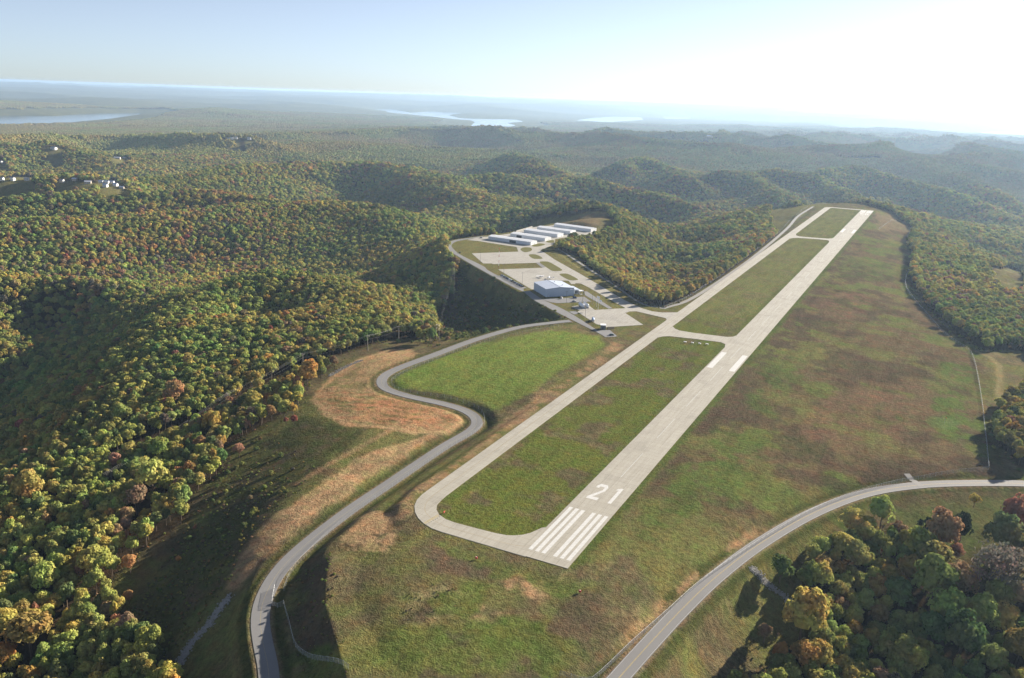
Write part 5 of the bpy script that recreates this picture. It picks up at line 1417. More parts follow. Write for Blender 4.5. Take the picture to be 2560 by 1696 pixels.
def scatter(r0, r1, s, seed):
    rg = np.random.RandomState(seed)
    x0, x1 = CAM[0] + r1 * math.sin(math.radians(-62)), CAM[0] + r1 * math.sin(math.radians(30))
    xs = np.arange(min(x0, CAM[0] - 10), max(x1, CAM[0] + 10), s)
    ys = np.arange(CAM[1] + r0 * 0.3, CAM[1] + r1, s * 0.92)
    X, Y = np.meshgrid(xs, ys)
    X = X + (np.arange(len(ys)) % 2)[:, None] * s * 0.5
    X = (X + rg.uniform(-0.36, 0.36, X.shape) * s).ravel()
    Y = (Y + rg.uniform(-0.36, 0.36, Y.shape) * s).ravel()
    d = np.hypot(X - CAM[0], Y - CAM[1])
    k = (d > r0) & (d <= r1) & ((X - CAM[0]) * FWD[0] + (Y - CAM[1]) * FWD[1] > 40)
    X, Y, d = X[k], Y[k], d[k]
    u, v, w = project(X, Y, np.full(X.shape, -30.0))
    right = np.where(d < 700, 0.30, 0.05)
    k = (u > -0.06) & (u < 1 + right) & (v < 0.6625 + 0.14)
    X, Y, d = X[k], Y[k], d[k]
    f = in_forest(X, Y) + (fbm(X, Y, 25, 2, 3) - 0.5) * 6
    k = f > 1.0
    X, Y, d = X[k], Y[k], d[k]
    h = height(X, Y, False)
    k = h > -127.5
    return X[k], Y[k], h[k], d[k]


def pick_class(x, y, rg):
    """kind of crown: green on the crests, more orange and rust in the hollows"""
    n = fbm(x, y, 75, 3, 3)
    o = fbm(x, y, 420, 2, 5)
    w = 0.55 * n + 0.45 * o
    u = rg.rand(len(x))
    warm = sstep(0.48, 0.62, w) * np.where(x > 20, 0.35, 1.0) * np.where(y > 1100, 0.7, 1.0)
    P = np.stack([0.50 - 0.18 * warm, 0.30 - 0.04 * warm, 0.13 - 0.10 * warm, 0.018 + 0.10 * warm, 0.008 + 0.10 * warm, 0.02 + 0.12 * warm, 0.003 + 0.010 * warm, 0.012 + 0.045 * warm], 1)
    P = np.cumsum(P / P.sum(1)[:, None], 1)
    return (u[:, None] > P).sum(1).clip(0, 7)


rg = np.random.RandomState(11)
X1, Y1, H1, D1 = scatter(60, 620, 5.9, 1)
X2, Y2, H2, D2 = scatter(620, 1500, 7.3, 2)
X3, Y3, H3, D3 = scatter(1500, 3300, 9.6, 3)
PX, PY, PH, PD = (np.concatenate(a) for a in ((X1, X2, X3), (Y1, Y2, Y3), (H1, H2, H3), (D1, D2, D3)))
PR = rg.uniform(3.3, 5.6, len(PX)) * np.where(PD < 620, 0.84, np.where(PD < 1500, 1.04, 1.3)) * (0.85 + 0.3 * rg.rand(len(PX)) ** 3)
PK = pick_class(PX, PY, rg)
# trees seen one by one take their places first
XT = np.array(TREES_X + SHRUBS, float)
keep = np.ones(len(PX), bool)
for x, y, r, c in XT:
    keep &= np.hypot(PX - x, PY - y) > 0.62 * (r + PR)
PX, PY, PH, PD, PR, PK = (a[keep] for a in (PX, PY, PH, PD, PR, PK))
xh = height(XT[:, 0], XT[:, 1], False)
n_x = len(XT)
PX = np.concatenate([XT[:, 0], PX])
PY = np.concatenate([XT[:, 1], PY])
PH = np.concatenate([xh, PH])
PR = np.concatenate([XT[:, 2], PR])
PK = np.concatenate([XT[:, 3].astype(int), PK])
PD = np.hypot(PX - CAM[0], PY - CAM[1])
PZS = np.clip(rg.uniform(10.5, 14.6, len(PX)) / (2.9 * PR), 0.8, 1.45)      # an even canopy
PZS[:n_x] = np.clip(rg.uniform(0.9, 1.25, n_x), 0.8, 1.3)
PROT = rg.uniform(0, 2 * math.pi, len(PX))
PJ = rg.uniform(0.78, 1.22, len(PX))
_st = fbm(PX, PY, 260, 3, 1)[:, None]                       # stands differ in tone
_su = fbm(PX, PY, 110, 2, 4)[:, None]
PT = np.array(TINTS)[PK] * PJ[:, None] * rg.uniform(0.9, 1.1, (len(PX), 3))
PT = PT * (0.62 + 0.76 * _st) * np.concatenate([0.78 + 0.44 * _su, np.ones_like(_su), np.ones_like(_su)], 1)

u, v, w = project(PX, PY, PH + PR * 1.5)
seen = (u > -0.01) & (u < 1.01) & (v > 0) & (v < 0.665)
size = np.where(seen, PR / PD, 0)
size[:n_x] = np.where(seen[:n_x], size[:n_x] * 3 + 1, 0)
order = np.argsort(-size)
SINGLE = [int(i) for i in order[:292] if size[i] > 0]
WORDS = ['olive green', 'yellow green', 'dark green', 'golden yellow', 'orange', 'rust brown', 'red', 'bare grey brown']


SPOTS = [
    ('in the highway wood', [('beside the stone ditch', 95, 55), ('at the cedar lawn edge', 147, 122), ('round the bare trees', 178, 102), ('deep in the shade', 150, 62),
        ('at the foot of the grass slope', 104, 18), ('close under the bend of the road', 114, 112), ('at the lowest point', 125, 35), ('among the tallest crowns', 152, 96), ('by the red tree', 186, 150), ('on the downhill side', 180, 60)]),
    ('outside the meadow fence', [('next to the fence corner', 176, 235), ('beside the two-rut track', 195, 340), ('where the fence bends', 160, 520)]),
    ('in the dark ravine', [('below the stone ditch', -130, -110), ('round the big golden tree', -190, -108), ('on the shaded ravine floor', -172, -70), ('along the lower wood edge', -205, -55), ('on the lit upper wood edge', -222, -10), ('on the far ravine side', -250, -60)]),
    ('on the wooded spur', [('beside the deepest power pole', -279, 98), ('by the golden shrubs', -252, 120), ('above the scrub slope', -238, 55), ('on the crest', -320, 70), ('near the tall orange tree', -305, 35), ('on the shaded back of the spur', -360, 40), ('near the pale rubble', -255, 185)]),
    ('on the hill past the power line', [('facing the corner pole', -262, 285), ('on the crest', -340, 330), ('on its sunny flank', -300, 220), ('on its back slope', -420, 250)]),
]


def wood_of(x, y):
    if x > 60:
        k = 0 if y < 215 else 1
    elif y < 30 and x > -262:
        k = 2
    else:
        k = 3 if y < 205 else 4
    s = min(SPOTS[k][1], key=lambda q: (q[1] - x) ** 2 + (q[2] - y) ** 2)[0]
    return s + ' ' + SPOTS[k][0]


def size_word(r, z):
    w = 'small' if r < 3.3 else ('slender' if r < 4.1 else ('round' if r < 5.2 else ('broad' if r < 6.6 else 'huge')))
    return w


for i in SINGLE:
    k = int(PK[i])
    where = wood_of(PX[i], PY[i])
    sw = size_word(PR[i], PZS[i])
    lab = '%s %s tree %s' % (sw, WORDS[k], where)
    if len(lab.replace('-', ' ').split()) > 16:
        lab = lab.replace(' growing', '').replace('the wood', 'woods', 1)
    root = empty('broadleaf_tree' if k != 7 else 'bare_tree', (float(PX[i]), float(PY[i]), float(PH[i])), float(PROT[i]))
    tag(root, lab, 'tree', '%s %s trees %s' % (sw, WORDS[k], where))
    s = float(PR[i])
    cm = CROWNS[i % len(CROWNS)] if k != 7 else BARE[i % 2]
    tm = TRUNKS[i % len(CROWNS)] if k != 7 else BARE_TRUNK
    for nm, md in (('crown', cm), ('trunk', tm)):
        o = mesh_obj(nm, md, None, root)
        o.scale = (s, s, s * float(PZS[i]))
        o['tint'] = [float(c) for c in PT[i]]
for j, (x, y, r, c) in enumerate(CEDARS):
    z = float(height(np.array([x]), np.array([y]), False)[0])
    root = empty('cedar_tree', (x, y, z), j * 1.3)
    tag(root, ['dark evergreen cedar standing alone on the lawn below the highway', 'largest dark evergreen cedar on the lawn below the highway'][1 if r > 5 else 0], 'tree', None if r > 5 else 'small cedars on the lawn')
    for nm, md in (('crown', CEDAR[j % 2]), ('trunk', TRUNKS[j % 3])):
        o = mesh_obj(nm, md, None, root)
        o.scale = (r * 1.15, r * 1.15, r * 1.2) if nm == 'crown' else (r * 0.8, r * 0.8, r * 0.6)
        o['tint'] = [0.022, 0.036, 0.018]

# the rest of the woods, too many to count
rest = np.ones(len(PX), bool)
rest[SINGLE] = False
FX, FY, FH, FR, FZ, FT, FROT = (a[rest] for a in (PX, PY, PH, PR, PZS, PT, PROT))
FP = rg.randint(0, NMID, len(FX))
X4, Y4, H4, D4 = scatter(3300, 6800, 52.0, 4)
X5, Y5, H5, D5 = scatter(6800, 11500, 95.0, 5)


def stand(X, Y, H, s, seed):
    rg = np.random.RandomState(seed)
    e = 12.0
    gx = (height(X + e, Y, False) - height(X - e, Y, False)) / (2 * e)
    gy = (height(X, Y + e, False) - height(X, Y - e, False)) / (2 * e)
    k = pick_class(X, Y, rg)
    w = sstep(0.35, 0.65, fbm(X, Y, 300, 3, 4))[:, None]
    tint = (np.array(TINTS[0]) * (1 - w) + np.array([0.33, 0.265, 0.095]) * w) * rg.uniform(0.85, 1.15, (len(X), 1))
    tint = tint * 0.75 + 0.25 * np.array(TINTS)[k]
    return X, Y, H - 1.5, np.full(len(X), s), tint, np.stack([np.arctan(gy), -np.arctan(gx), rg.uniform(0, 0, len(X))], 1)


def forest_object(name, X, Y, H, S, T, ROT, P, label):
    me = bpy.data.meshes.new(name)
    me.vertices.add(len(X))
    me.vertices.foreach_set('co', np.stack([X, Y, H], 1).astype(np.float32).ravel())
    for nm, typ, arr in (('tint', 'FLOAT_COLOR', np.concatenate([T, np.ones((len(X), 1))], 1)), ('scl', 'FLOAT_VECTOR', S), ('rot', 'FLOAT_VECTOR', ROT), ('pick', 'INT', P)):
        at = me.attributes.new(nm, typ, 'POINT')
        at.data.foreach_set({'FLOAT_COLOR': 'color', 'FLOAT_VECTOR': 'vector', 'INT': 'value'}[typ], np.asarray(arr, np.int32 if typ == 'INT' else np.float32).ravel())
    me.update()
    o = mesh_obj(name, me, M_LEAF)
    ng = bpy.data.node_groups.new(name + '_scatter', 'GeometryNodeTree')
    ng.interface.new_socket('Geometry', in_out='INPUT', socket_type='NodeSocketGeometry')
    ng.interface.new_socket('Geometry', in_out='OUTPUT', socket_type='NodeSocketGeometry')
    N = ng.nodes.new
    gi, go = N('NodeGroupInput'), N('NodeGroupOutput')
    ci = N('GeometryNodeCollectionInfo')
    ci.inputs['Collection'].default_value = LIB
    ci.inputs['Separate Children'].default_value = True
    ci.inputs['Reset Children'].default_value = True
    ip = N('GeometryNodeInstanceOnPoints')
    ip.inputs['Pick Instance'].default_value = True
    L = ng.links.new

    def at(nm, typ):
        a = N('GeometryNodeInputNamedAttribute')
        a.data_type = typ
        a.inputs['Name'].default_value = nm
        return a.outputs['Attribute']
    mp = N('GeometryNodeMeshToPoints')
    L(gi.outputs[0], mp.inputs['Mesh'])
    L(mp.outputs['Points'], ip.inputs['Points'])
    L(ci.outputs[0], ip.inputs['Instance'])
    L(at('pick', 'INT'), ip.inputs['Instance Index'])
    er = N('FunctionNodeEulerToRotation')
    L(at('rot', 'FLOAT_VECTOR'), er.inputs[0])
    L(er.outputs[0], ip.inputs['Rotation'])
    L(at('scl', 'FLOAT_VECTOR'), ip.inputs['Scale'])
    L(ip.outputs[0], go.inputs[0])
    md = o.modifiers.new('scatter', 'NODES')
    md.node_group = ng
    return tag(o, label, 'forest', kind='stuff')


Z0 = np.zeros(len(FX))
forest_object('forest', FX, FY, FH, np.stack([FR, FR, FR * FZ], 1), FT, np.stack([Z0, Z0, FROT], 1), FP, 'autumn woods in green, gold and rust covering the nearer ridges and hollows')
A = stand(X4, Y4, H4, 1.0, 21)
B = stand(X5, Y5, H5, 1.75, 22)
FX, FY, FH, FS, FT, FROT = (np.concatenate([a, b]) for a, b in zip(A, B))
forest_object('distant_forest', FX, FY, FH, np.stack([FS, FS, FS ** 0.5], 1), FT, FROT, NMID + rg.randint(0, 5, len(FX)), 'hazy mass of woods on the far ridges before the lake')
print('trees single', len(SINGLE), 'forest', int(rest.sum()), 'stands', len(FX))

# ---------------------------------------------------------------- pavements
def structure(name, me, mat, label=None, cat=None, parent=None):
    o = mesh_obj(name, me, mat, parent)
    if parent is None:
        tag(o, label, cat, kind='structure')
    return o


def mark(name, poly, z, parent, mat=None):
    return mesh_obj(name, sheet_mesh(name, poly, z, 0.003), mat or M_WHITE, parent)


def rect(x0, x1, y0, y1):
    return [(x0, y0), (x1, y0), (x1, y1), (x0, y1)]


ZR = 0.05
runway = structure('runway', sheet_mesh('runway', rect(*RWY), ZR), M_CONC, 'long pale concrete runway numbered 21 at its end', 'runway')
XC = 0.3
ZM = ZR + 0.006
for side in (-1, 1):
    for k in range(3):
        a = XC + side * (1.85 + k * 3.15)
        b = a + side * 1.85
        for y0, y1 in ((6.2, 52.2), (1456.0, 1501.0)):
            mark('threshold_stripe', rect(min(a, b), max(a, b), y0, y1), ZM, runway)
    for y0, y1 in ((313.5, 360.5), (1146.0, 1193.0)):
        a, b = XC + side * 6.2, XC + side * 10.4
        mark('aiming_bar', rect(min(a, b), max(a, b), y0, y1), ZM, runway)
for y in np.arange(97.0, 1400.0, 62.0):
    if not (1420 < y):
        mark('centreline_dash', rect(XC - 0.22, XC + 0.22, y, y + 36.6), ZM, runway, M_FADED)


def numeral(ch, cx, cy, w, h, flip=False):
    """runway numeral drawn from boxes and slanted bars, base at cy"""
    s = w * 0.26
    t = h * 0.13
    if ch == '2':
        parts = [[(0, 0), (w, 0), (w, t * 1.25), (s * 1.6, t * 1.25), (w, h * 0.62), (w, h * 0.86), (w * 0.82, h), (w * 0.18, h), (0, h * 0.86), (0, h * 0.74), (s, h * 0.74), (s * 1.1, h * 0.84), (w - s * 1.1, h * 0.84),
                  (w - s, h * 0.78), (w - s, h * 0.64), (0, t * 1.05)]]
    elif ch == '1':
        parts = [[(w * 0.42, 0), (w * 0.80, 0), (w * 0.80, h), (w * 0.52, h), (w * 0.18, h * 0.90), (w * 0.18, h * 0.82), (w * 0.42, h * 0.86)]]
    elif ch == '3':
        parts = [[(0, t), (w * 0.2, 0), (w * 0.8, 0), (w, t), (w, h * 0.42), (w * 0.86, h * 0.5), (w, h * 0.58), (w, h - t), (w * 0.8, h), (w * 0.2, h), (0, h - t), (0, h * 0.76), (s, h * 0.76), (s * 1.2, h * 0.86),
                  (w - s * 1.2, h * 0.86), (w - s, h * 0.8), (w - s, h * 0.6), (w * 0.3, h * 0.56), (w * 0.3, h * 0.44), (w - s, h * 0.4), (w - s, h * 0.2), (w - s * 1.2, h * 0.14), (s * 1.2, h * 0.14), (s, h * 0.24), (0, h * 0.24)]]
    else:
        parts = [rect(0, s, t, h - t), rect(w - s, w, t, h - t), rect(0, w, 0, t), rect(0, w, h - t, h)]
    out = []
    for P in parts:
        out.append([((cx + x) if not flip else (cx - x), (cy + y) if not flip else (cy - y)) for x, y in P])
    return out


for P in numeral('2', XC - 6.9, 65.3, 5.8, 18.6):
    mark('numeral_two', P, ZM, runway)
for P in numeral('1', XC + 2.6, 65.3, 4.6, 18.6):
    mark('numeral_one', P, ZM, runway)
for j, P in enumerate(numeral('0', XC + 7.4, 1446.0, 5.6, 18.3, True)):
    mark('numeral_nought', P, ZM + 0.004 * (j > 1), runway)
for P in numeral('3', XC - 1.2, 1446.0, 5.6, 18.3, True):
    mark('numeral_three', P, ZM, runway)

# parallel taxiway with the looped ends and the two crossings
ZT = 0.035
def arc(cx, cy, r, a0, a1, n=10):
    return [(cx + r * math.cos(math.radians(a0 + (a1 - a0) * i / n)), cy + r * math.sin(math.radians(a0 + (a1 - a0) * i / n))) for i in range(n + 1)]


TL, TR = -78.3, -67.2
tax_poly = [(-8.0, -0.4), (-50, -0.4)] + [(-56, 0.2), (-61.5, 2.2), (-66.5, 5.2), (-71, 9.4), (-74.8, 14.6), (-77.2, 20.5), (-78.2, 27), (TL, 34)] + [(TL, 1490)] + arc(TL + 20, 1490, 20, 180, 90, 6) + [(-8, 1510), (-8, 1499), (-50, 1499)] + arc(TR + 9, 1490, 9, 90, 180, 5) + \
    [(TR, 34), (-66.9, 27), (-66, 21), (-63.6, 16.6), (-60, 13.2), (-55, 10.9), (-50, 10.2), (-37, 10.6), (-28.4, 11.1), (-23.5, 12.0), (-20.3, 13.6), (-17.2, 16.2), (-15.0, 19.5), (-12.6, 26.5), (-8.0, 30)]
taxiway = structure('taxiway', sheet_mesh('taxiway', tax_poly, ZT), M_CONC, 'narrow concrete taxiway running beside the runway', 'taxiway')
cross = [(-70, 372), (-67.2, 372), (-64.6, 378), (-60.2, 382.4), (-40, 386.2), (-17.6, 388.6), (-13, 385), (-11.3, 376), (-8, 374), (-8, 420), (-11.0, 418), (-13, 411.6), (-17, 408.2), (-45, 404.8), (-58.2, 405.6), (-62.8, 409), (-67.2, 416), (-70, 416)]
structure('taxiway_crossing', sheet_mesh('taxiway_crossing', cross, 0.022), M_CONC, 'short concrete crossing joining taxiway and runway beside the white guidance lights', 'taxiway')
cross2 = [(-70, 1018), (-67.2, 1020), (-64.0, 1030), (-58.5, 1036), (-40, 1042), (-17, 1045), (-13.2, 1040), (-11.3, 1026), (-8, 1024), (-8, 1078), (-11.2, 1076), (-13.0, 1066), (-17, 1060), (-45, 1054), (-58, 1054), (-63.5, 1060), (-67.2, 1076), (-70, 1078)]
structure('taxiway_crossing', sheet_mesh('taxiway_crossing', cross2, 0.022), M_CONC, 'short concrete crossing joining taxiway and runway near the far end', 'taxiway')
cl = catmull([(-10.5, 8.2, ZT), (-16, 6.0, ZT), (-23, 5.4, ZT), (-40, 5.2, ZT), (-52, 5.1, ZT), (-60, 7.6, ZT), (-66.6, 11.8, ZT), (-71, 18.5, ZT), (-72.7, 27, ZT), (-72.75, 36, ZT), (-72.75, 46, ZT), (-72.75, 60, ZT), (-72.75, 90, ZT), (-72.75, 150, ZT), (-72.75, 280, ZT), (-72.75, 600, ZT), (-72.75, 1000, ZT), (-72.75, 1480, ZT)], 3.0)
mesh_obj('centreline', ribbon_mesh('centreline', cl, 0.16, 0.006, 0, 0), M_OLDYEL, taxiway)
for k in range(4):
    P = [(-61.9 + 0.62 * k, 2.3 - 0.12 * k), (-61.6 + 0.62 * k, 2.2 - 0.12 * k), (-60.1 + 0.62 * k, 12.9 - 0.2 * k), (-60.4 + 0.62 * k, 13.0 - 0.2 * k)]
    if k < 2:
        mark('holding_line', P, ZT + 0.008, taxiway, M_YELLOW)
    else:
        for q in range(7):
            a, b = q / 7.0, (q + 0.55) / 7.0
            e = lambda i, j, f: (P[i][0] + (P[j][0] - P[i][0]) * f, P[i][1] + (P[j][1] - P[i][1]) * f)
            mark('holding_dash', [e(0, 3, a), e(1, 2, a), e(1, 2, b), e(0, 3, b)], ZT + 0.008, taxiway, M_YELLOW if k == 2 else M_BLACK)

structure('terminal_apron', sheet_mesh('terminal_apron', APRON_N, 0.010), M_CONC2, 'broad concrete apron and taxilane in front of the hangars', 'apron')
structure('fuel_apron', sheet_mesh('fuel_apron', APRON_S, 0.016), M_CONC2, 'concrete apron beside the white fuel tanks', 'apron')
m, nt = new_mat('mown_grass')
t = NT(nt)
p = t.pos()
c = t.mix(t.noise(p, 0.12, 4), (0.15, 0.15, 0.055), (0.185, 0.155, 0.075))
c = t.mix(t.math('MULTIPLY', t.noise(p, 1.3, 4), 0.6), c, (0.09, 0.10, 0.03))
t.principled(c, 1.0, normal=t.bump(t.noise(p, 1.1, 4), 0.5, 0.6), spec=0.0)
M_MOWN = m
for k, P in enumerate(ISL):
    structure('grass_island', sheet_mesh('grass_island', smooth_poly(P, 2), 0.05 + 0.002 * k), M_MOWN, 'mown grass island set in the concrete apron', 'grass')
for nm, P, z, mt, lab in (('parking_lot', PARKING, 0.024, M_ASPH, 'grey asphalt car park in front of the blue hangar'), ('footpath', WALKPATH, 0.020, M_ASPH, 'grey asphalt path leading from the office to the apron'),
                          ('driveway', DRIVE, 0.03, M_ASPH, 'short asphalt driveway onto the fuel apron'), ('tank_pad', TANKPAD, 0.028, M_CONC2, 'small concrete pad under the fuel tanks'),
                          ('shed_yard', SHEDLOT, 0.026, M_ASPH, 'asphalt yard at the end of the terminal road'), ('link_path', LINKPATH, 0.034, M_ASPH, 'grey strip linking the two parking aprons')):
    structure(nm, sheet_mesh(nm, P, z), mt, lab, 'pavement')


def strip_mesh(name, L, Rr, z, mat_skirt=0.3):
    """pavement between a left and a right edge line"""
    def resample(P, n):
        P = np.array([p[:2] for p in P], float)
        P = catmull(P, 3.0) if len(P) > 2 else P
        s = np.concatenate([[0], np.cumsum(np.hypot(*np.diff(P, axis=0).T))])
        q = np.linspace(0, s[-1], n)
        return np.stack([np.interp(q, s, P[:, 0]), np.interp(q, s, P[:, 1])], 1)
    n = 60
    A = resample(L, n)
    B = resample(Rr, n)
    v = [(a[0], a[1], z) for a in A] + [(b[0], b[1], z) for b in B]
    f = [(i, n + i, n + i + 1, i + 1) for i in range(n - 1)]
    me = bpy.data.meshes.new(name)
    me.from_pydata(v, [], f)
    me.update()
    return me


structure('terminal_road', strip_mesh('terminal_road', ROAD_T_L, ROAD_T_R, 0.040), M_ASPH, 'grey asphalt road curling round the hangar knob', 'road')
structure('terminal_road', strip_mesh('terminal_road', ROAD_T_L2[:3] + [(-152.3, 386.6), (-119.8, 361.5)], ROAD_T_R2, 0.046), M_ASPH, 'grey asphalt road passing under the shadow of the blue hangar', 'road')

access = structure('access_road', ribbon_mesh('access_road', ACCESS_P, 3.6, 0.03), M_ASPH, 'grey asphalt road snaking down beside the tan cutting', 'road')
M_CLN = mat_paint('faded_yellow_line', (0.33, 0.29, 0.20), 0.7)
mesh_obj('centreline', ribbon_mesh('centreline', ACCESS_P[12:], 0.09, 0.036, 0, 0), M_CLN, access)
highway = structure('highway', ribbon_mesh('highway', HIGHWAY_P, 3.7, 0.03), M_HWY, 'two lane highway curving past the end of the meadow', 'road')
for off in (-0.13, 0.13):
    mesh_obj('centreline', ribbon_mesh('centreline', HIGHWAY_P, 0.07, 0.036, off, 0), M_YELLOW, highway)
for off in (-3.35, 3.35):
    mesh_obj('edge_line', ribbon_mesh('edge_line', HIGHWAY_P, 0.055, 0.036, off, 0), M_FADED, highway)


def drape(path, step, dz, half, mat, name, label, cat):
    P = catmull([(p[0], p[1], 0.0) for p in path], step)
    T = np.gradient(P[:, :2], axis=0)
    T /= np.linalg.norm(T, axis=1)[:, None]
    N = np.stack([-T[:, 1], T[:, 0]], 1)
    cols = 5
    v = []
    for k in range(cols):
        q = P[:, :2] + N * half * (k / (cols - 1) * 2 - 1)
        z = height(q[:, 0], q[:, 1]) + dz
        v += [(a[0], a[1], b) for a, b in zip(q, z)]
    n = len(P)
    f = [(k * n + i, k * n + i + 1, (k + 1) * n + i + 1, (k + 1) * n + i) for k in range(cols - 1) for i in range(n - 1)]
    me = bpy.data.meshes.new(name)
    me.from_pydata(v, [], [tuple(reversed(q)) for q in f])
    me.update()
    return structure(name, me, mat, label, cat)


drape(GRAVEL, 3.0, 0.16, 2.3, M_GRAVEL, 'gravel_track', 'pale gravel track following the fence beside the taxiway', 'track')
drape(TRACK_W, 3.0, 0.16, 1.7, M_GRAVEL, 'gravel_track', 'pale gravel track between taxilane and wooded knob', 'track')
drape(SPUR, 1.5, 0.2, 1.8, M_GRAVEL, 'gravel_track', 'short gravel spur between highway and meadow fence', 'track')

# ---------------------------------------------------------------- broken stone in the ditches
M_STONE = plain('limestone', (0.26, 0.25, 0.235), 0.9, var=0.3, scale=0.6)
for pts, hw, n, lab in ((RIPRAP[0], 2.6, 1100, 'grey broken stone lining the ditch below the road bend'), (RIPRAP[1], 2.0, 600, 'grey broken stone lining the ditch below the highway'), (RIPRAP[2], 2.2, 300, 'pale rubble strewn along the grass under the power line')):
    rg = np.random.RandomState(n)
    P = catmull([(p[0], p[1], 0.0) for p in pts], 1.0)
    mb = MB()
    for k in range(n):
        q = P[rg.randint(len(P))][:2] + rg.randn(2) * hw * 0.45
        r = rg.uniform(0.18, 0.55)
        z = float(height(np.array([q[0]]), np.array([q[1]]))[0])
        rings = []
        for zz, s in ((-0.3, 0.9), (0.25, 1.0), (0.75, 0.55)):
            rings.append([(q[0] + r * s * rg.uniform(0.7, 1.2) * math.cos(a), q[1] + r * s * rg.uniform(0.7, 1.2) * math.sin(a), z + r * zz) for a in (0.3, 1.5, 2.8, 4.0, 5.2)])
        mb.loft(rings)
    tag(mb.build('stone_rubble', M_STONE), lab, 'stones', kind='stuff')

# ---------------------------------------------------------------- buildings
M_BLUE = plain('pale_blue_cladding', (0.42, 0.48, 0.58), 0.55, var=0.05, scale=0.4)
M_ROOFB = plain('pale_blue_roof', (0.47, 0.52, 0.62), 0.45, var=0.06, scale=0.3)
M_WCLAD = plain('white_cladding', (0.66, 0.68, 0.70), 0.55, var=0.05, scale=0.4)
M_WROOF = plain('white_roof', (0.82, 0.83, 0.84), 0.45, var=0.05, scale=0.3)
M_TRIM = plain('grey_trim', (0.33, 0.36, 0.42), 0.5)
M_DARK = plain('dark_glass', (0.02, 0.025, 0.03), 0.15, spec=0.5)
M_BAY_SHADE = plain('bay_shade', (0.05, 0.05, 0.05), 0.9)
M_STEEL = plain('galvanised_steel', (0.45, 0.46, 0.47), 0.45, 0.6)
M_DSTEEL = plain('dark_steel', (0.07, 0.07, 0.075), 0.5, 0.3)
M_WOOD = plain('weathered_wood', (0.40, 0.35, 0.29), 0.9, var=0.3)
M_TANK = plain('white_tank_paint', (0.80, 0.81, 0.83), 0.4, var=0.05)
M_SHED = plain('grey_boards', (0.16, 0.155, 0.15), 0.85, var=0.25)
M_REDP = plain('red_paint', (0.45, 0.06, 0.05), 0.6)
M_SIGN = plain('white_sign', (0.85, 0.85, 0.88), 0.5)


def frame_from(a, b, c):
    """origin, angle and size of a rectangle with corners a-b along x and b-c along y"""
    a, b, c = (np.array(p[:2], float) for p in (a, b, c))
    ang = math.atan2(*(b - a)[::-1])
    ex = np.array([math.cos(ang), math.sin(ang)])
    ey = np.array([-ex[1], ex[0]])
    return a, ang, float(np.hypot(*(b - a))), float((c - b) @ ey)


def gable(name, L, W, eave, ridge, root, mwall, mroof, over=0.35, ridge_x=True):
    """walls and a pitched roof, ridge along local x"""
    mb = MB()
    v = [(0, 0, 0), (L, 0, 0), (L, W, 0), (0, W, 0), (0, 0, eave), (L, 0, eave), (L, W, eave), (0, W, eave), (0, W / 2, ridge), (L, W / 2, ridge)]
    mb.v = v
    mb.f = [(0, 1, 5, 4), (2, 3, 7, 6), (1, 2, 6, 9, 5), (3, 0, 4, 8, 7), (0, 3, 2, 1)]
    wall = mb.build('wall', mwall, root)
    mb = MB()
    sl = (ridge - eave) / (W / 2)
    o = over
    th = 0.12
    for sgn in (0, 1):
        y0, y1 = (-o, W / 2) if sgn == 0 else (W + o, W / 2)
        z0 = eave - sl * o + 0.05
        z1 = ridge + 0.05
        mb.loft([[(-o, y0, z0), (L + o, y0, z0), (L + o, y1, z1), (-o, y1, z1)] if sgn == 0 else [(L + o, y0, z0), (-o, y0, z0), (-o, y1, z1), (L + o, y1, z1)],
                 [(-o, y0, z0 + th), (L + o, y0, z0 + th), (L + o, y1, z1 + th), (-o, y1, z1 + th)] if sgn == 0 else [(L + o, y0, z0 + th), (-o, y0, z0 + th), (-o, y1, z1 + th), (L + o, y1, z1 + th)]])
    roof = mb.build('roof', mroof, root)
    return wall, roof


# big pale-blue hangar: gable end towards the car park
a = np.array(HANG[1])
ang = math.atan2(HANG[2][1] - HANG[1][1], HANG[2][0] - HANG[1][0])
LF = math.hypot(HANG[2][0] - HANG[1][0], HANG[2][1] - HANG[1][1])
DP = 33.0
hroot = empty('hangar', (a[0], a[1], 0.0), ang)
tag(hroot, 'large pale blue metal hangar with two small roof vents', 'hangar')
mb = MB()
E8, R9 = 7.9, 9.4
mb.v = [(0, 0, -0.2), (LF, 0, -0.2), (LF, DP, -0.2), (0, DP, -0.2), (0, 0, E8), (LF, 0, E8), (LF, DP, E8), (0, DP, E8), (LF / 2, 0, R9), (LF / 2, DP, R9)]
mb.f = [(0, 1, 5, 8, 4), (1, 2, 6, 5), (2, 3, 7, 9, 6), (3, 0, 4, 7), (0, 3, 2, 1)]
hw = mb.build('wall', M_BLUE, hroot)
for k in range(2):
    mb = MB()
    sl = (R9 - E8) / (LF / 2)
    x0, x1 = (-0.35, LF / 2) if k == 0 else (LF + 0.35, LF / 2)
    z0, z1 = E8 - sl * 0.35 + 0.04, R9 + 0.04
    q = [(x0, -0.35, z0), (x1, -0.35, z1), (x1, DP + 0.35, z1), (x0, DP + 0.35, z0)]
    if k:
        q = q[::-1]
    mb.loft([q, [(x, y, z + 0.14) for x, y, z in q]])
    mb.build('roof_slope', M_ROOFB, hroot)
MB().box(LF / 2 - 0.35, LF / 2 + 0.35, -0.4, DP + 0.4, R9 + 0.10, R9 + 0.27).build('ridge_cap', M_TRIM, hroot)
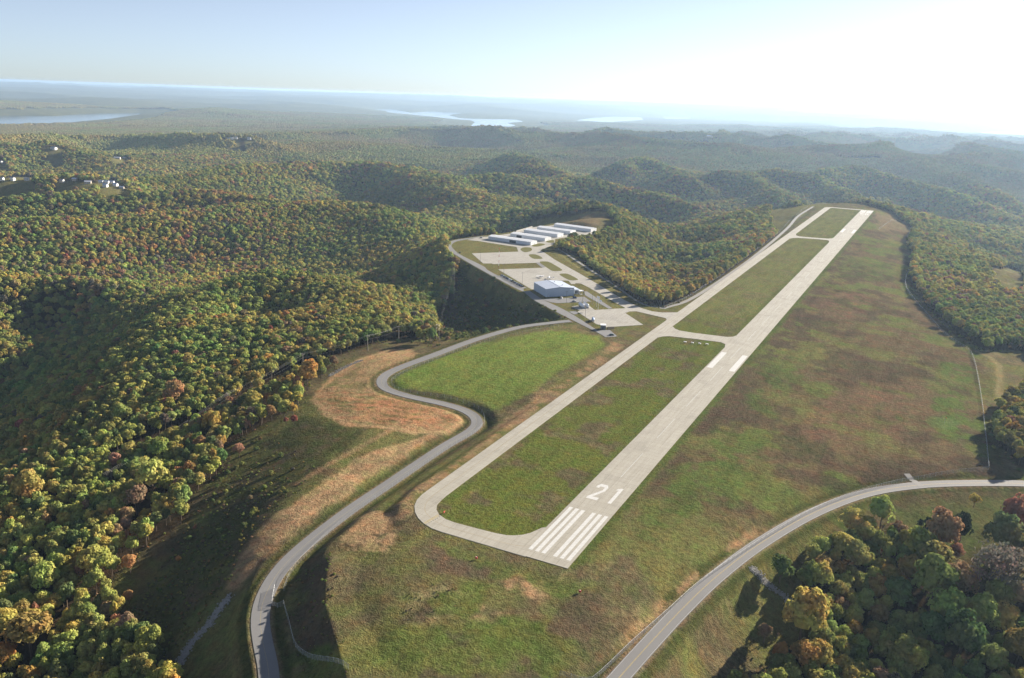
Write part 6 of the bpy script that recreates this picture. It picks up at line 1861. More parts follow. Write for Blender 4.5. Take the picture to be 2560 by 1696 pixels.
for x, y in ((LF * 0.68, 8.0), (LF * 0.62, 24.0)):
    z = R9 - (x - LF / 2) * (R9 - E8) / (LF / 2)
    vb = MB().box(x - 0.35, x + 0.35, y - 0.35, y + 0.35, z, z + 1.5).build('roof_vent', M_WROOF, hroot)
    MB().box(x - 0.5, x + 0.5, y - 0.5, y + 0.5, z + 1.5, z + 1.62).build('cap', M_WROOF, vb)
MB().box(-0.03, LF + 0.03, -0.10, -0.03, E8 - 0.18, E8 + 0.04).build('gable_trim', M_TRIM, hroot)
MB().box(2.6, 3.7, -0.07, 0.05, 0.0, 2.2).build('door', M_WCLAD, hroot)
MB().box(3.8, 4.1, -1.0, -0.05, 0.0, 2.4).build('porch_screen', M_BLUE, hroot)
sg = MB().box(LF - 4.4, LF - 0.7, -0.12, -0.04, 5.9, 7.2).build('sign_board', M_SIGN, hroot)
MB().box(LF - 1.7, LF - 0.9, -0.16, -0.125, 6.5, 7.1).build('emblem', M_DARK, sg)
MB().box(7.2, 8.2, -0.08, -0.02, 4.6, 5.0).build('wall_louvre', M_TRIM, hroot)
for k in range(1, 9):
    MB().box(LF * k / 9 - 0.05, LF * k / 9 + 0.05, -0.05, 0.02, 0, E8 - 0.2).build('wall_rib', M_BLUE, hroot)
for k in range(1, 9):
    MB().box(-0.05, 0.02, DP * k / 9 - 0.05, DP * k / 9 + 0.05, 0, E8 - 0.2).build('wall_rib', M_BLUE, hroot)

# office wing to the right of the hangar, with a porch
oroot = empty('office', (a[0], a[1], 0.0), ang)
tag(oroot, 'low white office wing joined to the blue hangar', 'office')
x0, x1, y0, y1 = LF + 0.15, LF + 9.5, 6.5, 24.0
MB().box(x0, x1, y0, y1, -0.2, 3.9).build('wall', M_WCLAD, oroot)
mb = MB()
q = [(x0, y0 - 0.4, 4.9), (x1 + 0.4, y0 - 0.4, 4.0), (x1 + 0.4, y1 + 0.4, 4.0), (x0, y1 + 0.4, 4.9)]
mb.loft([q, [(x, y, z + 0.15) for x, y, z in q]])
mb.build('roof', M_ROOFB, oroot)
mb = MB()
mb.v = [(x0, y0 + 0.02, 3.9), (x1, y0 + 0.02, 3.9), (x0, y0 + 0.02, 4.9), (x0, y1 - 0.02, 3.9), (x1, y1 - 0.02, 3.9), (x0, y1 - 0.02, 4.9)]
mb.f = [(0, 1, 2), (4, 3, 5)]
mb.build('gable_end', M_WCLAD, oroot)
for xx in (x0 + 4.1, x0 + 5.6):
    w_ = MB().box(xx, xx + 1.15, y0 - 0.06, y0 + 0.02, 0.7, 3.2).build('window', M_DARK, oroot)
    MB().box(xx - 0.08, xx + 1.23, y0 - 0.10, y0 - 0.065, 0.55, 0.69).build('sill', M_WCLAD, w_)
pr = MB().box(x0 + 7.0, x1 + 2.2, y0 - 5.4, y0 - 0.6, 3.6, 4.0).build('porch_roof', M_WROOF, oroot)
for xx, yy in ((x0 + 7.4, y0 - 5.0), (x1 + 1.8, y0 - 5.0), (x1 + 1.8, y0 - 1.0), (x0 + 7.4, y0 - 1.0)):
    MB().box(xx - 0.22, xx + 0.22, yy - 0.22, yy + 0.22, 0, 3.6).build('porch_post', M_GRAVEL, oroot)
MB().box(x0 + 7.8, x1 + 1.5, y0 - 4.6, y0 - 0.7, 0.03, 0.10).build('porch_floor', M_CONC2, oroot)
MB().box(x1 - 0.6, x1 - 0.2, y0 - 0.08, y0 - 0.02, 0.1, 2.3).build('door', M_WOOD, oroot)

# five long hangar rows
TLAB = ['long low white hangar row with an open bay facing the grass triangle', 'long low white hangar row second from the grass triangle, open bay at its middle', 'long low white hangar row in the middle of the five',
        'long low white hangar row just before the outermost row', 'long low white hangar row backing on the brown hilltop']
for k, (p, q, r) in enumerate(THANG):
    p = np.array(p)
    q = np.array(q)
    ang = math.atan2(q[1] - p[1], q[0] - p[0])
    L = math.hypot(*(q - p))
    W = 16.5
    root = empty('hangar_row', (p[0], p[1], 0.0), ang)
    tag(root, TLAB[k], 'hangar', None)
    E, Rg = 4.3, 5.6
    gable('hangar_row', L, W, E, Rg, root, M_WCLAD, M_WROOF, 0.25)
    nb = 6
    openb = {0: 3, 1: 1}.get(k, -1)
    for b in range(nb):
        bx0, bx1 = 0.8 + (L - 1.6) * b / nb + 0.35, 0.8 + (L - 1.6) * (b + 1) / nb - 0.35
        if b == openb:
            MB().box(bx0, bx1, -0.03, 0.4, 0.02, 3.3).build('bay_shade_block', M_BAY_SHADE, root)  # solid dark block painted as the shade inside an open bay
        else:
            d_ = MB().box(bx0, bx1, -0.08, 0.05, 0.02, 3.6).build('bay_door', M_WCLAD, root)
            MB().box(bx0, bx1, -0.11, -0.082, 1.7, 1.8).build('rail', M_TRIM, d_)
    MB().box(L - 0.02, L + 0.07, W * 0.62, W * 0.62 + 1.0, 0.02, 2.2).build('end_door', M_TRIM, root)
    MB().box(-0.3, L + 0.3, -0.34, -0.24, E - 0.15, E + 0.06).build('gutter', M_TRIM, root)

# low white wall by the hangar rows
P0, P1 = (-424.0, 815.0), (-425.0, 872.0)
mb = MB().box(-0.25, 0.25, 0, math.hypot(P1[0] - P0[0], P1[1] - P0[1]), -0.3, 1.3)
o = mb.build('retaining_wall', M_CONC2)
MB().box(-0.32, 0.32, -0.05, math.hypot(P1[0] - P0[0], P1[1] - P0[1]) + 0.05, 1.3, 1.42).build('coping', M_CONC2, o)
o.location = (P0[0], P0[1], 0)
o.rotation_euler = (0, 0, math.atan2(P1[1] - P0[1], P1[0] - P0[0]) - math.pi / 2)
tag(o, 'low pale concrete wall behind the left ends of the hangar rows', 'wall')

# shed on the yard
s0 = np.array(SHED[0])
ang = math.atan2(SHED[1][1] - SHED[0][1], SHED[1][0] - SHED[0][0]) + 0.6
root = empty('shed', (s0[0], s0[1], 0.0), ang)
tag(root, 'small dark shed with a flat white roof in the asphalt yard', 'shed')
MB().box(0, 4.2, 0, 4.6, -0.1, 3.6).build('wall', M_SHED, root)
MB().box(-0.4, 4.6, -0.4, 5.0, 3.6, 3.85).build('roof', M_WROOF, root)
MB().box(1.2, 2.2, -0.06, 0.03, 0.0, 2.1).build('door', M_DSTEEL, root)
# board fence beside the shed
root = empty('board_fence', (s0[0] + 4.4, s0[1] + 3.2, 0.0), math.radians(43))
tag(root, 'tan board fence beside the small dark shed', 'fence')
M_BOARD = plain('tan_boards', (0.34, 0.27, 0.18), 0.85, var=0.2)
for k in range(14):
    MB().box(k * 0.5, k * 0.5 + 0.44, -0.03, 0.03, 0.05, 2.1 + 0.03 * (k % 3)).build('plank', M_BOARD, root)
for z in (0.5, 1.7):
    MB().box(0, 7.0, 0.035, 0.09, z, z + 0.1).build('rail', M_BOARD, root)

# fuel tanks
for k, (dx, lab) in enumerate(((0.0, 'white cylindrical fuel tank beside the dark tank shadow'), (4.6, 'white cylindrical fuel tank on the side of the flagpoles'))):
    ang = math.radians(43)
    ex = np.array([math.cos(ang), math.sin(ang)])
    c0 = np.array([-160.2, 431.0]) + ex * (dx + 1.2)
    root = empty('fuel_tank', (c0[0], c0[1], 0.03), ang)
    tag(root, lab, 'tank')
    mb = MB()
    rings = []
    for yy, r in ((0.0, 0.5), (0.12, 1.2), (0.4, 1.55), (0.9, 1.7), (8.6, 1.7), (9.1, 1.55), (9.4, 1.2), (9.5, 0.5)):
        rings.append([(r * math.cos(2 * math.pi * i / 16), yy, 2.3 + r * math.sin(2 * math.pi * i / 16)) for i in range(16)])
    mb.loft([list(reversed(r)) for r in rings])
    mb.build('tank_body', M_TANK, root, True)
    for yy in (1.6, 7.4):
        MB().box(-1.3, 1.3, yy, yy + 0.5, 0.0, 1.3).build('saddle', M_CONC2, root)
    MB().box(-0.35, 0.35, 0.8, 8.8, 4.0, 4.12).build('walkway', M_STEEL, root)
    hp = MB()
    for s_ in (-0.4, 0.4):
        hp.tube((s_, 0.8, 4.95), (s_, 8.8, 4.95), 0.04, k=5)
        for yy in (0.8, 3.4, 6.0, 8.8):
            hp.tube((s_, yy, 4.1), (s_, yy, 4.95), 0.035, k=5)
    hp.build('handrail', M_STEEL, root)
    MB().box(-0.6, 0.6, -1.3, -0.3, 0.0, 1.5).build('pump_cabinet', M_TRIM, root)
    mb = MB()
    mb.tube((0.9, 0.2, 0.2), (0.9, 0.2, 2.2), 0.07, k=6)
    mb.tube((0.9, 0.2, 0.2), (0.9, -0.9, 0.2), 0.07, k=6)
    mb.build('pipe', M_STEEL, root)

# lamp posts
LLAB = ['lamp post at the near side of the car park', 'lamp post on the grass beside the fuel driveway', 'lamp post at the far side of the car park behind the tanks', 'lamp post at the corner of the fuel apron', 'lamp post beside the office footpath',
        'lamp post at the edge of the outer parking apron', 'lamp post behind the end of the parked car row', 'lamp post between the parked cars and the hangar']
for (x, y), lab in zip(LAMPS, LLAB):
    root = empty('lamp_post', (x, y, 0.0), 0.4)
    tag(root, 'tall thin ' + lab, 'lamp post', None)
    MB().tube((0, 0, -0.3), (0, 0, 11.2), 0.13, 0.08).build('pole', M_DSTEEL, root)
    MB().tube((0, 0, 0), (0, 0, 0.6), 0.3, 0.3).build('footing', M_CONC2, root)
    MB().box(-0.9, 0.9, -0.06, 0.06, 11.15, 11.3).build('arm', M_DSTEEL, root)
    for s_ in (-1, 1):
        MB().box(s_ * 0.9 - 0.35, s_ * 0.9 + 0.35, -0.22, 0.22, 11.05, 11.28).build('lamp_head', M_DSTEEL, root)
# beacon masts
for k, ((x, y), h, lab) in enumerate(zip(MAST, (23.5, 15.0, 13.0), ('tall red and white banded mast between the parking aprons', 'grey pole behind the outer hangar rows', 'thin grey pole on the slope behind the hangar rows'))):
    root = empty('mast', (x, y, float(height(np.array([x]), np.array([y]))[0])), 0)
    tag(root, lab, 'mast')
    if k == 0:
        for b in range(7):
            MB().tube((0, 0, b * h / 7), (0, 0, (b + 1) * h / 7), 0.17, 0.17, 8).build('white_band' if b % 2 else 'red_band', M_SIGN if b % 2 else M_REDP, root)
        MB().box(-0.35, 0.35, -0.35, 0.35, h, h + 0.6).build('beacon', M_REDP, root)
    else:
        MB().tube((0, 0, -0.5), (0, 0, h), 0.15, 0.1, 7).build('pole', M_STEEL, root)
        MB().box(-0.8, 0.8, -0.05, 0.05, h - 0.8, h - 0.65).build('crossarm', M_STEEL, root)
# flagpoles with a white flag
for k, ((x, y), h) in enumerate(zip(FLAG, (11.0, 10.0))):
    root = empty('flagpole', (x, y, 0.0), 0)
    tag(root, ['white flagpole flying a white flag beside the footpath', 'white flagpole nearer the apron edge'][k], 'flagpole')
    MB().tube((0, 0, -0.3), (0, 0, h), 0.12, 0.07).build('pole', M_SIGN, root)
    MB().tube((0, 0, h), (0, 0, h + 0.25), 0.14, 0.05).build('finial', M_SIGN, root)
    mb = MB()
    n = 9
    L = [(0.1 + 0.36 * i, 0.22 * math.sin(i * 0.9), h - 0.2 - 0.05 * i) for i in range(n)]
    top = L
    bot = [(x_, y_, z_ - 1.9 - 0.02 * i) for i, (x_, y_, z_) in enumerate(L)]
    mb.v = top + bot + [(a_, b_ + 0.02, c_) for a_, b_, c_ in top] + [(a_, b_ + 0.02, c_) for a_, b_, c_ in bot]
    mb.f = [(i, i + 1, n + i + 1, n + i) for i in range(n - 1)] + [(2 * n + i + 1, 2 * n + i, 3 * n + i, 3 * n + i + 1) for i in range(n - 1)]
    fl = mb.build('flag', M_SIGN, root)
    MB().box(1.0, 1.9, 0.24, 0.27, h - 1.7, h - 0.9).build('emblem', M_TRIM, fl)

# ---------------------------------------------------------------- vehicles
M_TYRE = plain('tyre', (0.03, 0.03, 0.03), 0.9)
CARP = {'white': (0.75, 0.76, 0.77), 'silver': (0.45, 0.47, 0.50), 'black': (0.03, 0.03, 0.035), 'dark blue': (0.05, 0.08, 0.16), 'grey': (0.18, 0.19, 0.20), 'dark green': (0.05, 0.09, 0.07), 'red': (0.30, 0.04, 0.04), 'tan': (0.36, 0.31, 0.24)}
CARM = {k: plain('car_paint_' + k.replace(' ', '_'), c, 0.3, 0.2, 0.04, spec=0.5) for k, c in CARP.items()}
CARMESH = {}


def car_parts(kind):
    """body, glasshouse, wheels and lamps; x along the car, 4.6 m long"""
    if kind in CARMESH:
        return CARMESH[kind]
    h = {'sedan': 1.42, 'suv': 1.75, 'pickup': 1.8}[kind]
    P = []
    mb = MB()
    lower = 0.62 if kind == 'sedan' else 0.72
    prof = [(-2.3, 0.32, lower * 0.95), (-2.1, 0.28, lower + 0.28), (-1.2, 0.26, lower + 0.32), (0.6, 0.26, lower + 0.32), (1.5, 0.26, lower + 0.24), (2.15, 0.28, lower + 0.12), (2.3, 0.34, lower * 0.85)]
    rings = []
    for i, (x, z0, z1) in enumerate(prof):
        w = 0.86 if 0 < i < len(prof) - 1 else 0.74
        rings.append([(x, -w, z0), (x, w, z0), (x, w, z0 + (z1 - z0) * 0.6), (x, w * 0.93, z1), (x, -w * 0.93, z1), (x, -w, z0 + (z1 - z0) * 0.6)])
    mb.loft(rings)
    P.append(('body', mb.mesh('body'), 'paint'))
    top = lower + 0.30
    xs = {'sedan': (-1.5, -0.85, 0.35, 1.05), 'suv': (-2.15, -1.95, 0.35, 1.0), 'pickup': (-0.55, -0.45, 0.6, 1.15)}[kind]
    mb = MB()
    mb.loft([[(xs[0], -0.78, top), (xs[3], -0.78, top), (xs[3], 0.78, top), (xs[0], 0.78, top)], [(xs[1], -0.66, h - 0.05), (xs[2], -0.66, h - 0.05), (xs[2], 0.66, h - 0.05), (xs[1], 0.66, h - 0.05)]])
    P.append(('glasshouse', mb.mesh('glasshouse'), 'glass'))
    P.append(('roof', MB().box(xs[1] - 0.03, xs[2] + 0.03, -0.68, 0.68, h - 0.06, h).mesh('roof'), 'paint'))
    if kind == 'pickup':
        P.append(('bed_rim', MB().box(-2.25, -0.6, -0.85, -0.75, top - 0.02, top + 0.18).box(-2.25, -0.6, 0.75, 0.85, top - 0.02, top + 0.18).mesh('bed_rim'), 'paint'))
    for x in (-1.4, 1.4):
        for y in (-0.80, 0.80):
            mb = MB()
            mb.tube((x, y - 0.11, 0.33), (x, y + 0.11, 0.33), 0.33, k=12)
            P.append(('wheel', mb.mesh('wheel'), 'tyre'))
    for y in (-0.58, 0.58):
        P.append(('headlight', MB().box(2.22, 2.33, y - 0.16, y + 0.16, lower - 0.12, lower + 0.02).mesh('headlight'), 'lamp'))
        P.append(('tail_light', MB().box(-2.33, -2.24, y - 0.16, y + 0.16, lower - 0.05, lower + 0.12).mesh('tail_light'), 'red'))
    CARMESH[kind] = P
    return P


def car(kind, colour, x, y, rz, label, group=None, z=None):
    z = 0.06 if z is None else z
    root = empty('parked_car' if kind != 'pickup' else 'parked_pickup', (x, y, z), rz)
    tag(root, label, 'car' if kind != 'pickup' else 'pickup', group)
    for nm, me, mt in car_parts(kind):
        o = bpy.data.objects.new(nm, me)
        COL.objects.link(o)
        o.parent = root
        if not me.materials:
            me.materials.append(M_DARK)
        o.material_slots[0].link = 'OBJECT'
        o.material_slots[0].material = {'paint': CARM[colour], 'glass': M_DARK, 'tyre': M_TYRE, 'lamp': M_SIGN, 'red': M_REDP}[mt]
    return root


a, b = np.array(ROW[0]), np.array(ROW[1])
dr = (b - a) / np.hypot(*(b - a))
nrm = np.array([-dr[1], dr[0]])
rowcols = ['grey', 'silver', 'dark green', 'grey', 'black', 'dark blue', 'white', 'silver', 'dark green', 'tan', 'grey', 'silver', 'black', 'grey', 'dark blue', 'black']
rowkind = ['suv', 'sedan', 'sedan', 'pickup', 'sedan', 'suv', 'suv', 'sedan', 'pickup', 'sedan', 'suv', 'sedan', 'sedan', 'pickup', 'suv', 'sedan']
n = len(rowcols)
ORD = ['first', 'second', 'third', 'fourth', 'fifth', 'sixth', 'seventh', 'eighth', 'ninth', 'tenth', 'eleventh', 'twelfth', 'thirteenth', 'fourteenth', 'fifteenth', 'sixteenth']
for k in range(n):
    q = a + (b - a) * (k + 0.2) / n + nrm * 0.6
    kd = {'suv': 'estate car', 'sedan': 'saloon car', 'pickup': 'pickup truck'}[rowkind[k]]
    car(rowkind[k], rowcols[k], q[0], q[1], math.atan2(nrm[1], nrm[0]) + 0.25 + 0.05 * math.sin(k * 2.3), '%s %s, %s in the parked row counting from the blue hangar' % (rowcols[k], kd, ORD[n - 1 - k]), 'cars parked in a row beside the terminal road')
structure('parking_strip', sheet_mesh('parking_strip', [tuple(a - nrm * 3.6 - dr * 2), tuple(b - nrm * 3.6 + dr * 3), tuple(b + nrm * 3.2 + dr * 3), tuple(a + nrm * 3.2 - dr * 2)], 0.052), M_ASPH, 'asphalt strip under the row of parked cars', 'pavement')
car('suv', 'white', CARS[0][0], CARS[0][1], math.radians(100), 'white car parked by the gable wall of the blue hangar')
car('sedan', 'silver', CARS[1][0], CARS[1][1], math.radians(40), 'silver car parked at the near edge of the car park')
car('suv', 'dark blue', CARS[2][0], CARS[2][1], math.radians(20), 'dark blue car parked by the office')
car('sedan', 'dark green', CARS[3][0] - 1.5, CARS[3][1] - 1.0, math.radians(35), 'dark green car parked at the corner of the shed yard')
car('sedan', 'grey', CARROAD[0][0], CARROAD[0][1], math.radians(10), 'grey car on the road behind the hangar rows')
car('sedan', 'black', CARROAD[1][0], CARROAD[1][1], math.radians(130), 'small black car beside the road bend on the knob')

# fuel truck on the apron
x, y = TRUCK[0]
root = empty('tank_truck', (x, y, 0.03), math.radians(112))
tag(root, 'blue and white tank truck parked at the edge of the fuel apron', 'truck')
mb = MB()
mb.loft([[(1.9, -1.1, 0.6), (3.6, -1.1, 0.6), (3.6, 1.1, 0.6), (1.9, 1.1, 0.6)], [(1.9, -1.1, 1.6), (3.7, -1.1, 1.6), (3.7, 1.1, 1.6), (1.9, 1.1, 1.6)], [(1.95, -1.0, 2.7), (3.1, -1.0, 2.7), (3.1, 1.0, 2.7), (1.95, 1.0, 2.7)]])
cab = mb.build('cab', CARM['dark blue'], root)
MB().box(3.25, 3.62, -0.85, 0.85, 1.72, 2.4).build('windscreen', M_DARK, cab)
MB().box(-4.2, 2.9, -0.5, 0.5, 0.55, 0.85).build('chassis', M_DSTEEL, root)
rings = []
for xx, s_ in ((-4.3, 0.75), (-4.1, 1.0), (1.4, 1.0), (1.6, 0.75)):
    rings.append([(xx, 1.15 * s_ * math.cos(2 * math.pi * i / 14), 1.95 + 0.95 * s_ * math.sin(2 * math.pi * i / 14)) for i in range(14)])
mb = MB()
mb.loft(rings)
mb.build('tank_body', plain('pale_blue_paint', (0.30, 0.40, 0.58), 0.35, 0.2), root, True)
MB().box(-3.8, 1.0, -0.3, 0.3, 2.9, 3.05).build('walkway', M_STEEL, root)
for xx in (-3.3, -2.3, 2.6):
    for yy in (-1.0, 1.0):
        MB().tube((xx, yy - 0.16, 0.5), (xx, yy + 0.16, 0.5), 0.5, k=12).build('wheel', M_TYRE, root)

# two light aircraft
M_PLANE = plain('white_aircraft_paint', (0.82, 0.82, 0.84), 0.35, 0.0, 0.03, spec=0.5)
for k, ((x, y), lab) in enumerate(zip(PLANES, ('white high-wing light aircraft on the apron, its wing broadside', 'white high-wing light aircraft parked closest to the blue hangar'))):
    root = empty('light_aircraft', (x, y, 0.02), math.radians(150 if k == 0 else 205))
    tag(root, lab, 'aircraft', None)
    mb = MB()
    rings = []
    for xx, r, zc in ((2.6, 0.18, 1.15), (2.4, 0.42, 1.15), (1.2, 0.58, 1.25), (-0.4, 0.62, 1.32), (-1.6, 0.45, 1.32), (-3.4, 0.24, 1.30), (-4.7, 0.12, 1.30)):
        rings.append([(xx, r * 0.85 * math.cos(2 * math.pi * i / 12), zc + r * math.sin(2 * math.pi * i / 12)) for i in range(12)])
    mb.loft(rings)
    fu = mb.build('fuselage', M_PLANE, root, True)
    mb = MB()
    mb.loft([[(0.9, -0.56, 1.5), (-0.7, -0.56, 1.5), (-0.7, 0.56, 1.5), (0.9, 0.56, 1.5)], [(0.5, -0.42, 1.98), (-0.5, -0.42, 1.98), (-0.5, 0.42, 1.98), (0.5, 0.42, 1.98)]])
    mb.build('cabin_glass', M_DARK, fu)
    mb = MB()
    mb.loft([[(-0.75, yy, 2.02), (0.75 if abs(yy) < 3 else 0.45, yy, 2.0), (0.70 if abs(yy) < 3 else 0.42, yy, 2.14), (-0.75, yy, 2.08)] for yy in (-5.4, -2.8, 2.8, 5.4)])
    mb.build('wing', M_PLANE, root)
    for s_ in (-1, 1):
        MB().tube((0.2, s_ * 0.5, 1.0), (0.1, s_ * 2.6, 2.02), 0.045, k=5).build('wing_strut', M_PLANE, root)
        MB().tube((-0.3, s_ * 0.4, 0.95), (-0.35, s_ * 1.15, 0.3), 0.05, k=5).build('gear_leg', M_PLANE, root)
        MB().tube((-0.35, s_ * 1.15 - 0.09, 0.26), (-0.35, s_ * 1.15 + 0.09, 0.26), 0.26, k=10).build('wheel', M_TYRE, root)
    MB().tube((1.9, 0, 0.9), (2.0, 0, 0.25), 0.045, k=5).build('nose_leg', M_STEEL, root)
    MB().tube((2.0, -0.08, 0.24), (2.0, 0.08, 0.24), 0.24, k=10).build('wheel', M_TYRE, root)
    mb = MB()
    mb.loft([[(-4.75, yy, 1.32), (-3.85, yy, 1.32), (-3.85, yy, 1.38), (-4.75, yy, 1.38)] for yy in (-1.7, 1.7)])
    mb.build('tailplane', M_PLANE, root)
    mb = MB()
    mb.loft([[(-4.8, -0.05, 1.3), (-3.5, -0.05, 1.3), (-3.5, 0.05, 1.3), (-4.8, 0.05, 1.3)], [(-5.1, -0.03, 2.75), (-4.5, -0.03, 2.75), (-4.5, 0.03, 2.75), (-5.1, 0.03, 2.75)]])
    mb.build('fin', M_PLANE, root)
    MB().box(2.6, 2.66, -0.06, 0.06, 0.25, 2.05).build('propeller', M_DSTEEL, root)

# ---------------------------------------------------------------- small airfield things
for k, (x, y) in enumerate(PAPI):
    root = empty('approach_light', (x, y, 0.0), 0.0)
    tag(root, 'small white guidance light box in the grass beside the crossing', 'light', 'row of four guidance light boxes')
    MB().box(-1.0, 1.0, -0.6, 0.6, 0.55, 1.05).build('housing', M_SIGN, root)
    for xx in (-0.7, 0.7):
        MB().tube((xx, 0, -0.2), (xx, 0, 0.56), 0.05, k=6).build('leg', M_STEEL, root)
    MB().box(-0.8, 0.8, -0.63, -0.605, 0.65, 0.95).build('lens', M_DARK, root)
for k, ((x, y), lab) in enumerate(zip(REIL, ('small red light unit in the grass before the runway corner loop', 'small red light unit in the grass before the runway number'))):
    z = float(height(np.array([x]), np.array([y]))[0])
    root = empty('runway_end_light', (x, y, z), 0.3)
    tag(root, lab, 'light')
    MB().box(-0.45, 0.45, -0.35, 0.35, 0.5, 1.2).build('housing', M_REDP, root)
    for xx in (-0.3, 0.3):
        MB().tube((xx, 0, -0.3), (xx, 0, 0.5), 0.05, k=6).build('leg', M_REDP, root)
    MB().tube((0, 0, 1.2), (0, 0, 1.4), 0.2, 0.12).build('lamp', M_SIGN, root)
x, y = 152.0, 292.0
z = float(height(np.array([x]), np.array([y]))[0])
root = empty('windsock', (x, y, z), 0.8)
tag(root, 'orange windsock on a pole in the pale grass circle', 'windsock')
MB().tube((0, 0, -0.3), (0, 0, 4.2), 0.07, 0.05).build('pole', M_STEEL, root)
MB().tube((0.1, 0, 4.1), (1.3, 0, 3.3), 0.24, 0.12).build('sock', plain('orange_cloth', (0.6, 0.2, 0.05), 0.8), root)
# small sign beside the holding line
root = empty('holding_sign', (-58.6, 15.6, 0.0), math.radians(100))
tag(root, 'small red holding sign at the bend of the taxiway', 'sign')
MB().box(-0.9, 0.9, -0.08, 0.08, 0.35, 1.0).build('board', M_REDP, root)
for xx in (-0.6, 0.6):
    MB().tube((xx, 0, -0.2), (xx, 0, 0.36), 0.04, k=6).build('leg', M_STEEL, root)

# ---------------------------------------------------------------- fences
def mat_wire(name, a):
    m, nt = new_mat(name)
    t = NT(nt)
    tr = t.n('ShaderNodeBsdfTransparent')
    d = t.n('ShaderNodeBsdfPrincipled')
    d.inputs['Base Color'].default_value = (0.50, 0.51, 0.52, 1)
    d.inputs['Roughness'].default_value = 0.35
    d.inputs['Metallic'].default_value = 0.3
    mx = t.n('ShaderNodeMixShader')
    mx.inputs[0].default_value = a
    t.link(tr.outputs[0], mx.inputs[1])
    t.link(d.outputs[0], mx.inputs[2])
    o = t.n('ShaderNodeOutputMaterial')
    t.link(mx.outputs[0], o.inputs['Surface'])
    return m


M_WIRE = mat_wire('chain_link', 0.28)
M_WIRE_FINE = mat_wire('fine_chain_link', 0.08)
POST = MB().tube((0, 0, -0.4), (0, 0, 2.25), 0.05, k=6).mesh('post')
POST.materials.append(M_STEEL)


M_RAIL = plain('dull_rail', (0.20, 0.20, 0.20), 0.6, 0.2)


def fence(path, label, step=6.0, h=2.1, wire=None):
    P = catmull([(p[0], p[1], 0.0) for p in path], 1.0)
    s = np.concatenate([[0], np.cumsum(np.hypot(*np.diff(P[:, :2], axis=0).T))])
    q = np.arange(0, s[-1], step)
    X = np.interp(q, s, P[:, 0])
    Y = np.interp(q, s, P[:, 1])
    Z = height(X, Y)
    root = empty('chain_link_fence', (X[0], Y[0], Z[0]))
    tag(root, label, 'fence')
    n = len(X)
    X0, Y0, Z0_ = X - X[0], Y - Y[0], Z - Z[0]
    for i in range(n):
        o = mesh_obj('post', POST, None, root)
        o.location = (X0[i], Y0[i], Z0_[i])
    mb = MB()
    for i in range(n - 1):
        mb.quad((X0[i], Y0[i], Z0_[i] + 0.05), (X0[i + 1], Y0[i + 1], Z0_[i + 1] + 0.05), (X0[i + 1], Y0[i + 1], Z0_[i + 1] + h), (X0[i], Y0[i], Z0_[i] + h))
    mb.build('wire_mesh', wire or M_WIRE, root)
    mb = MB()
    for i in range(n - 1):
        mb.tube((X0[i], Y0[i], Z0_[i] + h), (X0[i + 1], Y0[i + 1], Z0_[i + 1] + h), 0.035, k=4)
    mb.build('top_rail', M_RAIL if wire else M_STEEL, root)
    return root


fence(FENCE_E, 'chain link fence dividing the brown meadow from the eastern wood', 5.0)
fence(FENCE_HW, 'chain link fence following the highway along the meadow', 4.0)
fence(FENCE_SW, 'chain link fence stepping down the dark bank by the road bend', 3.0)
fence(FENCE_ACC, 'chain link fence along the snaking road below the green field', 5.0, 2.1, M_WIRE_FINE)
fence([(-96, 486), (-81.5 - 7, 560), (-91, 726), (-92, 892), (-100, 1148), (-112, 1336), (-111, 1500)], 'chain link fence between gravel track and wood beside the taxiway', 6.0, 2.1, M_WIRE_FINE)
fence([(-96, 486), (-122, 497), (-172, 559), (-241, 642), (-312, 728)], 'chain link fence between taxilane and wooded knob', 6.0, 2.1, M_WIRE_FINE)
fence([(40, 1260), (48, 1380), (58, 1480)], 'chain link fence on the grass shoulder near the far runway end', 6.0, 2.1, M_WIRE_FINE)

# ---------------------------------------------------------------- power line
M_WIREC = plain('cable', (0.30, 0.29, 0.27), 0.6, 0.0)
PLAB = ['wooden power pole at the corner of the line, holding two crossarms', 'wooden power pole twinned with the corner pole', 'wooden power pole on the grass nose near the wood edge', 'wooden power pole above the pale rubble', 'wooden power pole between the golden shrubs', 'wooden power pole deepest in the wooded corridor']
tops = []
for k, (x, y, z_) in enumerate(POLEB):
    z = float(height(np.array([x]), np.array([y]))[0])
    h = (14.0, 14.0, 12.5, 12.5, 12.5, 13.0)[k]
    d = math.radians((100, 100, 60, 20, 15, 5)[k])
    root = empty('power_pole', (x, y, z), d)
    tag(root, PLAB[k], 'power pole')
    MB().tube((0, 0, -0.6), (0, 0, h), 0.24, 0.17, 8).build('pole', M_WOOD, root)
    MB().box(-1.7, 1.7, -0.1, 0.1, h - 0.6, h - 0.35).build('crossarm', M_WOOD, root)
    if k < 2:
        MB().box(-1.5, 1.5, -0.08, 0.08, h - 3.5, h - 3.3).build('crossarm', M_WOOD, root)
    T = []
    for s_ in (-1.35, 0.0, 1.35):
        MB().tube((s_, 0, h - 0.35), (s_, 0, h - 0.05), 0.05, k=6).build('insulator', M_SIGN, root)
        T.append((x + s_ * math.cos(d), y + s_ * math.sin(d), z + h - 0.05))
    T.append((x, y, z + h - 3.2))
    tops.append(T)
ext = [(-262.0, -30.0), ]
xe, ye = -262.0, -12.0
ze = float(height(np.array([xe]), np.array([ye]))[0]) + 13.0
tops.append([(xe - 1.35, ye, ze), (xe, ye, ze), (xe + 1.35, ye, ze), (xe, ye, ze - 3.2)])
xe, ye = -330.0, 480.0
tops.insert(0, [(xe - 1.0, ye - 1.0, 16.0), (xe, ye, 16.0), (xe + 1.0, ye + 1.0, 16.0), (xe, ye, 13.0)])
